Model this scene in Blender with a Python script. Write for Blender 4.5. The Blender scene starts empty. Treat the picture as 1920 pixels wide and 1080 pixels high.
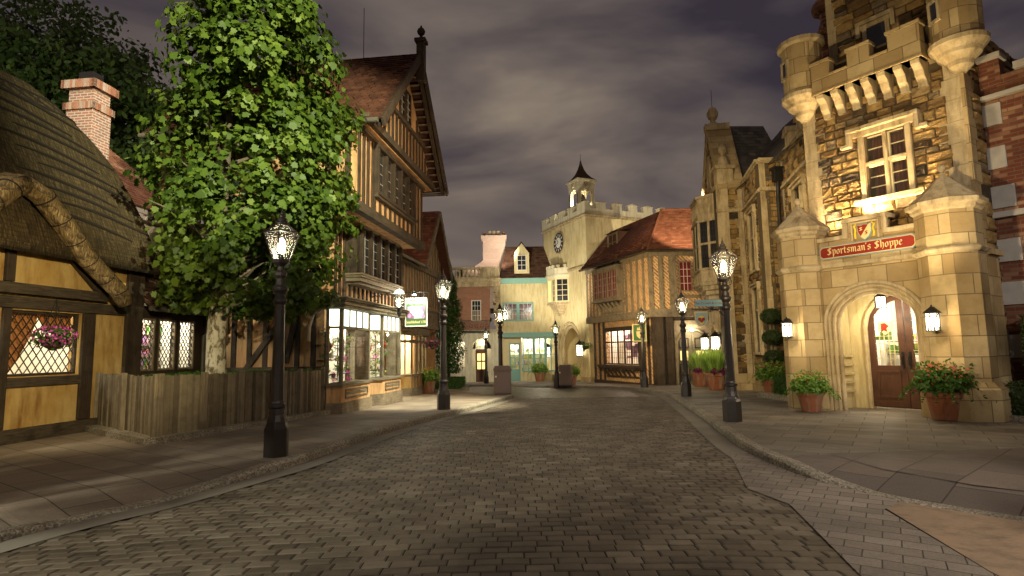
import bpy, bmesh, math, random
from math import sin, cos, pi, radians, sqrt, atan2
from mathutils import Vector, Matrix
from mathutils.geometry import tessellate_polygon
S = bpy.context.scene
C = S.collection
# ---------------------------------------------------------------- camera, sky, exposure
cd = bpy.data.cameras.new('camera'); cam = bpy.data.objects.new('camera', cd); C.objects.link(cam); S.camera = cam
cd.sensor_width = 36; cd.lens = 1067 / 1920 * 36; cd.clip_start = .05; cd.clip_end = 3000
cam.matrix_world = Matrix.Translation((0, 0, 1.55)) @ Matrix.Rotation(radians(96.25), 4, 'X') @ Matrix.Rotation(radians(-1.0), 4, 'Z')
S.view_settings.view_transform = 'Standard'; S.view_settings.look = 'None'; S.view_settings.gamma = 1
S.view_settings.exposure = 1.08
S.cycles.use_denoising = True
S.cycles.max_bounces = 6; S.cycles.diffuse_bounces = 3; S.cycles.transparent_max_bounces = 12
S.cycles.sample_clamp_indirect = 3; S.cycles.caustics_reflective = False; S.cycles.caustics_refractive = False

def nd(t, typ, ins=None, **kw):
    n = t.nodes.new(typ)
    for k, v in kw.items(): setattr(n, k, v)
    for k, v in (ins or {}).items():
        s = n.inputs[k]
        if isinstance(v, bpy.types.NodeSocket): t.links.new(v, s)
        else: s.default_value = v
    return n
def c4(c): return (c[0], c[1], c[2], 1)
def ramp(t, fac, stops, interp='LINEAR'):
    n = nd(t, 'ShaderNodeValToRGB', {0: fac}); e = n.color_ramp.elements; n.color_ramp.interpolation = interp
    while len(e) < len(stops): e.new(.5)
    for i, (p, c) in enumerate(stops): e[i].position = p; e[i].color = c4(c) if len(c) == 3 else c
    return n.outputs[0]
def mix(t, a, b, f, mode='MIX'):
    n = t.nodes.new('ShaderNodeMix'); n.data_type = 'RGBA'; n.blend_type = mode
    for i, v in ((0, f), (6, a), (7, b)):
        if isinstance(v, bpy.types.NodeSocket): t.links.new(v, n.inputs[i])
        else: n.inputs[i].default_value = (c4(v) if i else v) if not (i and len(v) == 4) else v
    return n.outputs[2]
def mth(t, op, a, b=0.0, c=None):
    n = nd(t, 'ShaderNodeMath', {0: a, 1: b}, operation=op)
    if c is not None: n.inputs[2].default_value = c
    return n.outputs[0]
def noise(t, vec, scale, detail=4, rough=.55, dist=0.0):
    return nd(t, 'ShaderNodeTexNoise', {'Vector': vec, 'Scale': scale, 'Detail': detail, 'Roughness': rough, 'Distortion': dist}).outputs[0]

w = bpy.data.worlds.new('World'); S.world = w; w.use_nodes = True
t = w.node_tree; t.nodes.clear()
tc = nd(t, 'ShaderNodeTexCoord').outputs['Generated']
mp = nd(t, 'ShaderNodeMapping', {0: tc, 'Rotation': (.3, .62, .35), 'Scale': (1.0, 1.5, 3.0)}).outputs[0]
n1 = noise(t, mp, 1.5, 5, .5, .55)
n2 = noise(t, nd(t, 'ShaderNodeMapping', {0: tc, 'Rotation': (.2, .66, .2), 'Scale': (.8, 1.2, 3.4), 'Location': (3, 1, 2)}).outputs[0], 3.2, 4, .5, .2)
nn = mth(t, 'ADD', mth(t, 'MULTIPLY', n1, .75), mth(t, 'MULTIPLY', n2, .25))
colr = ramp(t, nn, [(.35, (.019, .015, .021)), (.43, (.041, .033, .034)), (.53, (.082, .065, .056)), (.64, (.150, .120, .088))])
bg = nd(t, 'ShaderNodeBackground', {'Color': colr, 'Strength': .93})
wo = nd(t, 'ShaderNodeOutputWorld', {0: bg.outputs[0]})

# ---------------------------------------------------------------- lights that flood the street from unseen poles and roofs, plus added fills
WARM = (1, .74, .40); NEUT = (1, .88, .66); COOL = (.93, 1, .84)
def spot(name, loc, to, power, size, col=NEUT, blend=.4, rad=.12):
    l = bpy.data.lights.new(name, 'SPOT'); l.energy = power; l.spot_size = radians(size); l.spot_blend = blend
    l.color = col; l.shadow_soft_size = rad
    o = bpy.data.objects.new(name, l); C.objects.link(o); o.location = loc
    o.rotation_euler = (Vector(to) - Vector(loc)).to_track_quat('-Z', 'Y').to_euler(); return o
def point(name, loc, power, col=NEUT, rad=.05, parent=None):
    l = bpy.data.lights.new(name, 'POINT'); l.energy = power; l.color = col; l.shadow_soft_size = rad
    o = bpy.data.objects.new(name, l); C.objects.link(o); o.location = loc
    if parent: o.parent = parent
    return o
LIGHTS = True
FLOODS = [
 # name, from, at, power, cone, colour, blend
 ('flood_tree', (4.2, -2.0, 9.5), (-6.5, 13.6, 7.4), 17000, 30, (.98, 1, .66), .6),
 ('flood_roofs', (-2.5, 4.5, 13.0), (-13.6, 17.0, 8.6), 5000, 24, (1, .8, .62), .15),
 ('flood_left_walk', (-9.5, -4.0, 6.0), (-6.3, 8.6, 0), 3000, 60, (1, 1, .82), .5),
 ('flood_road', (3.0, -6.0, 8.0), (1.0, 13, 0), 620, 70, (1, .93, .80), .7),
 ('flood_right_walk', (5.5, -5.5, 7.5), (7.5, 9.5, 0), 2000, 60, (1, .93, .82), .6),
 ('flood_timber_house', (3.5, 11.5, 8.0), (-4.6, 19, 4.9), 1000, 64, (1, .72, .40), .6),
 ('flood_tower', (3.0, 8.0, 3.2), (8.8, 13.4, 4.6), 700, 74, (1, .78, .42), .6),
 ('flood_stone_hall', (4.2, 15.5, 7.0), (9.6, 22.5, 5.0), 850, 70, (1, .79, .43), .6),
 ('flood_clock', (-.8, 34.0, 1.0), (4.2, 42.5, 9.0), 2400, 62, (1, .92, .70), .5),
 ('flood_clock_side', (10.5, 34.2, 7.2), (9.0, 41.5, 11.0), 650, 80, (1, .86, .55), .5),
 ('flood_pub', (3.2, 27.0, 3.0), (7.2, 33, 3.8), 900, 90, (1, .74, .36), .6),
 ('fill_back_trees', (-15.5, 13.0, 10.5), (-25, 33, 14), 2600, 60, (.9, 1, .7), .8),  # added spot to brighten the back trees, no such fitting there
 ('flood_pub_roof', (9.0, 27.2, 9.2), (10.6, 33, 8.4), 650, 70, (1, .8, .6), .4),
 ('flood_cottage', (-4.2, 6.4, 3.6), (-9.2, 11.6, 2.0), 620, 64, (1, .84, .46), .8),
 ('fill_shop_walk', (.6, 16.5, 6.2), (-3.2, 19.5, 0), 3000, 60, (1, .97, .72), .8),  # added spot standing in for glow spilling from the shop windows
 ('flood_timber_gable', (1.5, 12.5, 3.0), (-4.4, 19, 8.8), 450, 44, (1, .72, .40), .7),
 ('flood_turrets', (6.6, 9.2, .3), (9.0, 13.6, 8.0), 820, 44, (1, .79, .44), .6),
 ('flood_chimney', (0.0, 41.5, 8.6), (-1.4, 46.2, 10), 600, 60, (1, .8, .62), .3),
 ('flood_far_houses', (-1.0, 33.0, 5.0), (0, 44, 3.8), 1000, 74, (1, .92, .70), .6),
]
for f in FLOODS: spot(f[0], f[1], f[2], f[3], f[4], f[5], f[6])

# ---------------------------------------------------------------- helpers
def gz(y): return 0 if y < 13 else -.026 * (y - 13)
def fr(x, y, deg, z=0): return Matrix.Translation((x, y, z)) @ Matrix.Rotation(radians(deg), 4, 'Z')
def thing(name, label, cat, F=None, loc=None, rotz=0, group=None):
    o = bpy.data.objects.new(name, None); C.objects.link(o); o.empty_display_size = .2
    o.matrix_world = F if F is not None else fr(loc[0], loc[1], rotz, loc[2])
    o['label'] = label; o['category'] = cat
    if group: o['group'] = group
    return o
def tag(o, label, cat, group=None, kind=None):
    o['label'] = label; o['category'] = cat
    if group: o['group'] = group
    if kind: o['kind'] = kind
    return o
WM = {}
def world(o): return WM.get(o.name) or o.matrix_world.copy()
SPLIT = {'timber_stud', 'timber_post', 'timber_beam', 'window_mullion', 'oriel_mullion', 'bargeboard', 'gutter', 'baluster', 'post', 'quoin_strip', 'pier_moulding', 'oriel_wall', 'stone_trim', 'corbel', 'oriel_parapet', 'gable_frame', 'teal_band', 'upper_quoins', 'string_course', 'cornice', 'binding_rope', 'supporters', 'painted_flowers', 'door_glass_pane', 'red_ornament', 'gable_coping', 'porch_cornice_', 'fence_post', 'carved_post', 'iron_bracket'}
class MB:
    """collects faces in the frame F; build() links them as one mesh in the parent's own coordinates"""
    def __init__(s, F=None): s.v = []; s.f = []; s.c = []; s.F = F; s.col = .5; s.sm = []; s.smooth = False; s.pieces = []
    def face(s, pts, col=None):
        n = len(s.v); s.v += [Vector(p) for p in pts]; s.f.append(tuple(range(n, n + len(pts)))); s.c.append(s.col if col is None else col); s.sm.append(s.smooth)
    def raw(s, vs, fs, col=None):
        n = len(s.v); nf = len(s.f); s.v += [Vector(p) for p in vs]
        for f in fs: s.f.append(tuple(i + n for i in f)); s.c.append(s.col if col is None else col); s.sm.append(s.smooth)
        s.pieces.append((n, len(s.v), nf, len(s.f)))
    def box(s, x0, x1, y0, y1, z0, z1, col=None):
        s.raw([(x0, y0, z0), (x1, y0, z0), (x1, y1, z0), (x0, y1, z0), (x0, y0, z1), (x1, y0, z1), (x1, y1, z1), (x0, y1, z1)],
              [(0, 3, 2, 1), (4, 5, 6, 7), (0, 1, 5, 4), (1, 2, 6, 5), (2, 3, 7, 6), (3, 0, 4, 7)], col); return s
    def beam(s, p, q, w, d, up=(0, 1, 0), col=None):
        """box from p to q, w wide across, d deep along up"""
        p = Vector(p); q = Vector(q); a = (q - p).normalized(); u = Vector(up); u = (u - a * u.dot(a)).normalized(); b = a.cross(u)
        P = [e + b * sx * w / 2 + u * sy * d / 2 for e in (p, q) for sx, sy in ((-1, -1), (1, -1), (1, 1), (-1, 1))]
        s.raw(P, [(0, 1, 2, 3), (7, 6, 5, 4), (0, 4, 5, 1), (1, 5, 6, 2), (2, 6, 7, 3), (3, 7, 4, 0)], col); return s
    def prism(s, poly, y0, y1, col=None):
        """poly in (x,z), extruded along y"""
        n = len(poly); P = [(x, y0, z) for x, z in poly] + [(x, y1, z) for x, z in poly]
        tr = tessellate_polygon([[Vector((x, z, 0)) for x, z in poly]])
        F = [tuple(a) for a in tr] + [tuple(n + i for i in reversed(a)) for a in tr] + [(i, n + i, n + (i + 1) % n, (i + 1) % n) for i in range(n)]
        s.raw(P, F, col); return s
    def slab(s, poly, z0, z1, col=None, cap0=True):
        """poly in (x,y), extruded along z"""
        n = len(poly); P = [(x, y, z0) for x, y in poly] + [(x, y, z1) for x, y in poly]
        tr = tessellate_polygon([[Vector((x, y, 0)) for x, y in poly]])
        F = ([tuple(a) for a in tr] if cap0 else []) + [tuple(n + i for i in a) for a in tr] + [(i, (i + 1) % n, n + (i + 1) % n, n + i) for i in range(n)]
        s.raw(P, F, col); return s
    def lathe(s, prof, cx=0, cy=0, n=16, ph=0, col=None, z=0, caps=True):
        P = []; F = []
        for r, zz in prof:
            for k in range(n):
                a = ph + 2 * pi * k / n; P.append((cx + r * cos(a), cy + r * sin(a), z + zz))
        for i in range(len(prof) - 1):
            for k in range(n): F.append((i * n + k, i * n + (k + 1) % n, (i + 1) * n + (k + 1) % n, (i + 1) * n + k))
        if caps: F.append(tuple(range(n))[::-1]); F.append(tuple(range((len(prof) - 1) * n, len(prof) * n)))
        s.raw(P, F, col); return s
    def tube(s, pts, r, n=6, col=None):
        pts = [Vector(p) for p in pts]; rs = r if isinstance(r, (list, tuple)) else [r] * len(pts); P = []; F = []
        for i, p in enumerate(pts):
            a = (pts[min(i + 1, len(pts) - 1)] - pts[max(i - 1, 0)])
            a = a.normalized() if a.length > 1e-6 else Vector((0, 0, 1)); u = a.orthogonal().normalized() if i == 0 else (u - a * u.dot(a)).normalized(); b = a.cross(u)
            for k in range(n): P.append(p + (u * cos(2 * pi * k / n) + b * sin(2 * pi * k / n)) * rs[i])
        for i in range(len(pts) - 1):
            for k in range(n): F.append((i * n + k, i * n + (k + 1) % n, (i + 1) * n + (k + 1) % n, (i + 1) * n + k))
        F.append(tuple(range(n))[::-1]); F.append(tuple(range((len(pts) - 1) * n, len(pts) * n)))
        s.raw(P, F, col); return s
    def build(s, name, m, parent=None, label=None, bevel=0):
        if name in SPLIT and len(s.pieces) > 1:
            r = None
            for (v0, v1, f0, f1) in s.pieces:
                q = MB(s.F); q.v = s.v[v0:v1]; q.f = [tuple(i - v0 for i in f) for f in s.f[f0:f1]]; q.c = s.c[f0:f1]; q.sm = s.sm[f0:f1]
                r = q.build(name, m, parent, label, bevel)
            return r
        me = bpy.data.meshes.new(name)
        M = None
        if s.F is not None: M = (world(parent).inverted() @ s.F) if parent else s.F
        vs = [M @ v for v in s.v] if M else s.v
        me.from_pydata([tuple(v) for v in vs], [], s.f)
        at = me.attributes.new('Col', 'FLOAT', 'FACE'); at.data.foreach_set('value', [float(c) for c in s.c])
        if any(s.sm): me.polygons.foreach_set('use_smooth', s.sm)
        bm = bmesh.new(); bm.from_mesh(me); bmesh.ops.recalc_face_normals(bm, faces=bm.faces[:]) if not getattr(s, 'keepn', False) else None
        bm.to_mesh(me); bm.free()
        me.materials.append(m)
        o = bpy.data.objects.new(name, me); C.objects.link(o)
        if parent: o.parent = parent; WM[o.name] = world(parent)
        if label: o['label'] = label
        if bevel:
            b = o.modifiers.new('bevel', 'BEVEL'); b.width = bevel; b.segments = 2; b.limit_method = 'ANGLE'
        return o
def root_at(o): return o
def dup(root, loc, rotz=0, label=None, group=None):
    r = root.copy(); C.objects.link(r); r.location = loc; r.rotation_euler = (0, 0, radians(rotz))
    if label: r['label'] = label
    if group: r['group'] = group
    for ch in list(root.children):
        c = ch.copy(); C.objects.link(c); c.parent = r
        for g in ch.children:
            d = g.copy(); C.objects.link(d); d.parent = c
    return r

# ---------------------------------------------------------------- materials
ug = bpy.data.node_groups.new('wall_uv', 'ShaderNodeTree')
ug.interface.new_socket('UV', in_out='OUTPUT', socket_type='NodeSocketVector')
_n = nd(ug, 'ShaderNodeVectorTransform', {0: nd(ug, 'ShaderNodeNewGeometry').outputs['True Normal']}, vector_type='NORMAL', convert_from='WORLD', convert_to='OBJECT').outputs[0]
_n = nd(ug, 'ShaderNodeVectorMath', {0: _n, 1: (.0003, .0007, 0)}, operation='ADD').outputs[0]
_T = nd(ug, 'ShaderNodeVectorMath', {0: nd(ug, 'ShaderNodeVectorMath', {0: (0, 0, 1), 1: _n}, operation='CROSS_PRODUCT').outputs[0]}, operation='NORMALIZE').outputs[0]
_B = nd(ug, 'ShaderNodeVectorMath', {0: _n, 1: _T}, operation='CROSS_PRODUCT').outputs[0]
_P = nd(ug, 'ShaderNodeTexCoord').outputs['Object']
_cb = nd(ug, 'ShaderNodeCombineXYZ', {0: nd(ug, 'ShaderNodeVectorMath', {0: _P, 1: _T}, operation='DOT_PRODUCT').outputs['Value'],
                                      1: nd(ug, 'ShaderNodeVectorMath', {0: _P, 1: _B}, operation='DOT_PRODUCT').outputs['Value']}).outputs[0]
nd(ug, 'NodeGroupOutput', {0: _cb})
def wuv(t):
    n = t.nodes.new('ShaderNodeGroup'); n.node_tree = ug; return n.outputs[0]
def newmat(name):
    m = bpy.data.materials.new(name); m.use_nodes = True; t = m.node_tree
    b = t.nodes['Principled BSDF']; b.inputs['Roughness'].default_value = .8; b.inputs['Specular IOR Level'].default_value = .3
    return m, t, b
def lk(t, a, b): t.links.new(a, b)
def obc(t): return nd(t, 'ShaderNodeTexCoord').outputs['Object']
def bump(t, b, h, strength=.5, dist=.02):
    lk(t, nd(t, 'ShaderNodeBump', {'Height': h, 'Strength': strength, 'Distance': dist}).outputs[0], b.inputs['Normal'])
def plain(name, col, rough=.6, var=.25, scale=6, metal=0, bmp=.15, spec=.3):
    m, t, b = newmat(name); n = noise(t, obc(t), scale, 5)
    lk(t, mix(t, [c * (1 - var) for c in col], [c * (1 + var) for c in col], n), b.inputs['Base Color'])
    b.inputs['Roughness'].default_value = rough; b.inputs['Metallic'].default_value = metal; b.inputs['Specular IOR Level'].default_value = spec
    if bmp: bump(t, b, noise(t, obc(t), scale * 9, 3), bmp, .01)
    return m
def stucco(name, a, bb, stain, sc=1.3):
    m, t, b = newmat(name); o = obc(t)
    n = ramp(t, noise(t, o, sc, 6, .65), [(.32, (0, 0, 0)), (.68, (1, 1, 1))])
    c = mix(t, a, bb, n)
    st = nd(t, 'ShaderNodeMapping', {0: o, 'Scale': (3, 3, .5)}).outputs[0]
    s = ramp(t, noise(t, st, 1.6, 6, .65), [(.46, (0, 0, 0)), (.72, (1, 1, 1))])
    lk(t, mix(t, c, stain, s), b.inputs['Base Color']); bump(t, b, noise(t, o, 16, 7, .68), .6, .03); b.inputs['Roughness'].default_value = .9
    return m
def timber(name, a, bb, horiz=False, rough=.75):
    m, t, b = newmat(name); o = obc(t)
    v = nd(t, 'ShaderNodeMapping', {0: o, 'Scale': (2, 2, 30) if horiz else (26, 26, 1.6)}).outputs[0]
    n = noise(t, v, 1.5, 6, .7, .5); n2 = noise(t, o, 3, 4)
    c = mix(t, a, bb, ramp(t, n, [(.35, (0, 0, 0)), (.7, (1, 1, 1))])); c = mix(t, c, [x * .45 for x in a], ramp(t, n2, [(.5, (0, 0, 0)), (.75, (.8, .8, .8))]))
    lk(t, c, b.inputs['Base Color']); bump(t, b, n, .6, .015); b.inputs['Roughness'].default_value = rough; return m
def brick(name, c1, c2, mortar, w=.22, h=.075, ms=.012, dirt=(.1, .08, .06), amt=.5, bmp=.6, bias=0, rot=0):
    m, t, b = newmat(name); uv = wuv(t)
    if rot: uv = nd(t, 'ShaderNodeMapping', {0: uv, 'Rotation': (0, 0, radians(rot))}).outputs[0]
    bt = nd(t, 'ShaderNodeTexBrick', {'Vector': uv, 'Color1': c4(c1), 'Color2': c4(c2), 'Mortar': c4(mortar), 'Scale': 1, 'Mortar Size': ms, 'Mortar Smooth': .2, 'Bias': bias, 'Brick Width': w, 'Row Height': h})
    d = ramp(t, noise(t, obc(t), 2.2, 6, .7), [(.45, (0, 0, 0)), (.8, (1, 1, 1))])
    lk(t, mix(t, bt.outputs[0], dirt, mth(t, 'MULTIPLY', d, amt)), b.inputs['Base Color'])
    hh = mth(t, 'ADD', mth(t, 'MULTIPLY', bt.outputs['Fac'], -1.0), mth(t, 'MULTIPLY', noise(t, obc(t), 35, 3), .4))
    bump(t, b, hh, bmp, .012); b.inputs['Roughness'].default_value = .88; return m
def attr_mat(name, stops, rough=.85, bsc=18, bst=.7, bd=.03, nvar=.35, nsc=5, spec=.3):
    m, t, b = newmat(name); a = nd(t, 'ShaderNodeAttribute', attribute_name='Col').outputs['Fac']
    c = ramp(t, a, stops); n = noise(t, obc(t), nsc, 6, .7)
    c = mix(t, c, ramp(t, n, [(.3, (.25, .22, .2)), (.65, (1, 1, 1))]), nvar, 'MULTIPLY')
    lk(t, c, b.inputs['Base Color']); b.inputs['Roughness'].default_value = rough; b.inputs['Specular IOR Level'].default_value = spec
    if bst: bump(t, b, noise(t, obc(t), bsc, 6, .65), bst, bd)
    return m
def emit(name, col, st):
    m = bpy.data.materials.new(name); m.use_nodes = True; t = m.node_tree; t.nodes.clear()
    nd(t, 'ShaderNodeOutputMaterial', {0: nd(t, 'ShaderNodeEmission', {0: c4(col), 1: st}).outputs[0]}); return m
def glassm(name, tint=(1, 1, 1), refl=.06, haze=0):
    m = bpy.data.materials.new(name); m.use_nodes = True; t = m.node_tree; t.nodes.clear()
    tr = nd(t, 'ShaderNodeBsdfTransparent', {0: c4(tint)}).outputs[0]; gl = nd(t, 'ShaderNodeBsdfGlossy', {0: (1, 1, 1, 1), 'Roughness': .03 if not haze else .2}).outputs[0]
    if haze: tr = nd(t, 'ShaderNodeMixShader', {0: haze, 1: tr, 2: nd(t, 'ShaderNodeBsdfTranslucent', {0: (.95, .95, .9, 1)}).outputs[0]}).outputs[0]
    nd(t, 'ShaderNodeOutputMaterial', {0: nd(t, 'ShaderNodeMixShader', {0: refl, 1: tr, 2: gl}).outputs[0]}); return m
def leafm(name, stops, trans=.35):
    m, t, b = newmat(name); a = nd(t, 'ShaderNodeAttribute', attribute_name='Col').outputs['Fac']
    c = ramp(t, a, stops); b.inputs['Roughness'].default_value = .55; b.inputs['Specular IOR Level'].default_value = .35
    lk(t, c, b.inputs['Base Color'])
    tr = nd(t, 'ShaderNodeBsdfTranslucent', {0: c}).outputs[0]
    ms = nd(t, 'ShaderNodeMixShader', {0: trans, 1: b.outputs[0], 2: tr}).outputs[0]
    lk(t, ms, t.nodes['Material Output'].inputs[0]); return m

M = {}
M['yellow'] = stucco('ochre_plaster', (.42, .24, .06), (.58, .41, .17), (.24, .11, .025))
M['orange'] = stucco('peach_plaster', (.50, .28, .125), (.60, .38, .19), (.26, .12, .05))
M['cream'] = stucco('cream_render', (.60, .49, .26), (.70, .60, .36), (.42, .32, .14), .7)
M['cream2'] = stucco('pale_cream_render', (.62, .56, .40), (.72, .66, .50), (.44, .38, .24), .7)
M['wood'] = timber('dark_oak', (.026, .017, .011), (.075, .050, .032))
M['woodh'] = timber('dark_oak_beam', (.034, .024, .016), (.115, .085, .058), True)
M['gwood'] = timber('weathered_oak', (.15, .115, .075), (.30, .24, .16))
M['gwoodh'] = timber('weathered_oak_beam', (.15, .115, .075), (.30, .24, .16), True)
M['shopwood'] = timber('olive_shop_paint', (.12, .10, .065), (.21, .18, .12), True)
M['fence'] = attr_mat('weathered_board', [(0, (.10, .075, .05)), (.5, (.22, .175, .115)), (1, (.36, .30, .20))], .9, 30, .5, .01, .55, 4)
M['rubble'] = attr_mat('rock_faced_stone', [(0, (.06, .048, .036)), (.2, (.16, .095, .045)), (.45, (.36, .22, .08)), (.7, (.50, .33, .13)), (1, (.19, .15, .11))], .9, 9, 1, .06, .6, 6)
M['ashlar'] = brick('limestone_ashlar', (.54, .41, .22), (.34, .235, .11), (.20, .145, .08), .62, .42, .010, (.24, .155, .06), .75, .6)
M['trim'] = stucco('limestone_trim', (.42, .32, .18), (.60, .48, .30), (.20, .14, .07), 2.6)
M['redbrick'] = brick('red_brick', (.42, .15, .07), (.30, .10, .05), (.38, .30, .22))
M['chbrick'] = brick('chimney_brick', (.36, .15, .09), (.24, .12, .09), (.46, .40, .36), .22, .078, .014)
M['diaper'] = brick('flemish_brick', (.16, .045, .022), (.56, .34, .20), (.16, .11, .08), .26, .085, .009, (.06, .03, .02), .5, .6, -.45)
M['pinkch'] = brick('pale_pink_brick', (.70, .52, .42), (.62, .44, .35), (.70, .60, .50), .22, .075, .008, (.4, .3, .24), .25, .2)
M['herring'] = brick('herringbone_brick', (.50, .24, .085), (.14, .04, .02), (.62, .47, .27), .46, .14, .03, rot=45, bias=-.3)
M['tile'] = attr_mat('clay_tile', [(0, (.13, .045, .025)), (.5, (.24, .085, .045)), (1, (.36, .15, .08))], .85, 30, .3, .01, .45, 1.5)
M['tiledark'] = attr_mat('dark_clay_tile', [(0, (.055, .028, .018)), (.5, (.10, .05, .03)), (1, (.16, .08, .05))], .85, 30, .3, .01, .45, 1.5)
M['tilelit'] = attr_mat('lit_clay_tile', [(0, (.30, .13, .08)), (.5, (.46, .23, .14)), (1, (.60, .36, .25))], .85, 30, .3, .01, .35, 1.5)  # clay tile lightened: floodlight on the rear roof is put into the colour
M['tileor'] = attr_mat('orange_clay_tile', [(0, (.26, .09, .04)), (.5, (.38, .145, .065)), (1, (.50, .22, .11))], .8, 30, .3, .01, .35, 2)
M['slate'] = attr_mat('grey_slate', [(0, (.05, .045, .045)), (.5, (.085, .075, .07)), (1, (.14, .12, .11))], .75, 30, .3, .01, .4, 2)
M['metal'] = plain('dark_bronze_iron', (.040, .030, .025), .42, .3, 8, .35, .25, .5)
M['iron'] = plain('black_iron', (.015, .014, .014), .5, .3, 8, .2, .1, .5)
M['lead'] = plain('leaded_came', (.035, .03, .025), .5, .2, 8, .2, 0, .4); M['palebar'] = plain('pale_glazing_bar', (.36, .33, .30), .6, .2, 8, 0, 0)
M['pipe'] = plain('grey_drainpipe', (.12, .105, .085), .5, .2, 5, .2, .1)
M['bin'] = plain('brown_steel', (.17, .11, .085), .45, .12, 3, .1, .1, .4)
M['terra'] = stucco('terracotta', (.34, .115, .05), (.26, .10, .05), (.36, .28, .2), 5)
M['white'] = plain('white_paint', (.72, .68, .58), .6, .08, 3, 0, .1)
M['whitewall'] = plain('shop_interior_plaster', (.78, .74, .64), .8, .06, 2, 0, 0)
M['teal'] = plain('teal_paint', (.22, .40, .34), .6, .15, 3, 0, .1)
M['creampaint'] = plain('cream_window_paint', (.66, .56, .32), .6, .12, 3, 0, .1)
M['curtain'] = plain('orange_curtain', (.50, .20, .06), .9, .3, 14, 0, .3)
M['redcurtain'] = plain('red_curtain', (.15, .012, .02), .9, .3, 14, 0, .3)
M['drape'] = plain('pale_drape', (.50, .36, .22), .9, .3, 12, 0, .3)
M['doorbrown'] = timber('brown_door_paint', (.085, .036, .021), (.125, .055, .033), False, .5)
M['brass'] = plain('brass', (.6, .42, .14), .35, .1, 5, .9, 0, .5)
M['shelf'] = plain('display_shelf_wood', (.20, .12, .07), .6, .3, 9, 0, .2)
M['glass'] = glassm('window_glass'); M['lampglass'] = glassm('lantern_glass', (.98, 1, .97), .02, .045)
M['darkglass'] = plain('dark_leaded_glass', (.022, .022, .028), .12, .4, 4, 0, 0, .7)
M['bulb'] = emit('lit_bulb', (1, .86, .58), 45)
M['glow'] = emit('lit_frosted_glass', (1, .88, .64), 3.2)
M['glowcool'] = emit('lit_transom_glass', (.95, 1, .80), 1.6)
M['glowamber'] = emit('lit_amber_window', (1, .66, .22), 1.0)
M['signred'] = plain('sign_red', (.24, .020, .010), .5, .12, 3, 0, .05)
M['signgold'] = plain('sign_gold', (.68, .53, .24), .5, .1, 5, 0, 0)
M['signgreen'] = plain('sign_green', (.05, .13, .045), .5, .1, 3, 0, 0)
M['signteal'] = plain('sign_teal', (.20, .36, .32), .5, .1, 3, 0, 0)
M['signblue'] = plain('sign_blue_grey', (.25, .33, .36), .5, .1, 3, 0, 0)
M['signwhite'] = plain('sign_white', (.75, .74, .68), .5, .05, 3, 0, 0)
M['pinkpaint'] = plain('sign_pink', (.60, .22, .42), .6, .2, 12, 0, 0)
M['mauve'] = plain('sign_mauve', (.20, .11, .19), .6, .3, 5, 0, 0)
M['yellowpaint'] = plain('crest_yellow', (.70, .48, .04), .6, .2, 12, 0, 0)
M['clockdark'] = plain('clock_dark', (.05, .045, .045), .5, .2, 5, 0, 0)
M['bark'] = None
def bark():
    m, t, b = newmat('plane_bark'); o = obc(t)
    v = nd(t, 'ShaderNodeMapping', {0: o, 'Scale': (1, 1, .55)}).outputs[0]
    n = noise(t, v, 9, 5, .6, .8)
    lk(t, ramp(t, n, [(.38, (.13, .10, .06)), (.47, (.30, .25, .16)), (.52, (.52, .46, .33)), (.7, (.62, .56, .42))]), b.inputs['Base Color'])
    bump(t, b, n, .6, .03); return m
M['bark'] = bark()
M['twig'] = plain('dark_bark', (.10, .075, .05), .9, .4, 9, 0, .4)
M['leaf'] = leafm('plane_leaf', [(0, (.028, .052, .005)), (.5, (.070, .115, .010)), (1, (.15, .20, .028))])
M['leafd'] = leafm('dark_leaf', [(0, (.018, .032, .008)), (.5, (.035, .06, .014)), (1, (.07, .11, .025))])
M['leafbg'] = leafm('background_leaf', [(0, (.04, .06, .015)), (.5, (.08, .12, .03)), (1, (.16, .21, .05))])  # dark leaf colours brightened in place of light on the back trees
M['ropedark'] = plain('tarred_rope', (.018, .012, .008), .9, .3, 9, 0, .3)
M['straw'] = None
M['hedge'] = leafm('box_leaf', [(0, (.035, .085, .012)), (.5, (.06, .15, .02)), (1, (.12, .24, .04))])
M['conifer'] = leafm('holly_leaf', [(0, (.025, .07, .012)), (.6, (.05, .14, .02)), (1, (.12, .26, .04))])
M['fern'] = leafm('bright_leaf', [(0, (.07, .15, .02)), (.5, (.14, .29, .04)), (1, (.30, .46, .09))])
M['grassy'] = leafm('grassy_leaf', [(0, (.14, .26, .04)), (.5, (.30, .46, .08)), (1, (.50, .62, .18))])
M['pink'] = leafm('magenta_petal', [(0, (.35, .02, .22)), (1, (.75, .12, .50))], .2)
M['redfl'] = leafm('red_petal', [(0, (.45, .03, .03)), (1, (.75, .15, .10))], .2)
M['purple'] = leafm('dark_purple_petal', [(0, (.10, .01, .05)), (1, (.26, .03, .14))], .2)
M['mixfl'] = leafm('mixed_petals', [(0, (.06, .2, .03)), (.35, (.14, .3, .05)), (.55, (.16, .32, .06)), (.6, (.6, .5, .12)), (.74, (.55, .42, .1)), (.8, (.32, .12, .34)), (.94, (.4, .2, .42)), (1, (.6, .12, .08))], .2)
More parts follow.
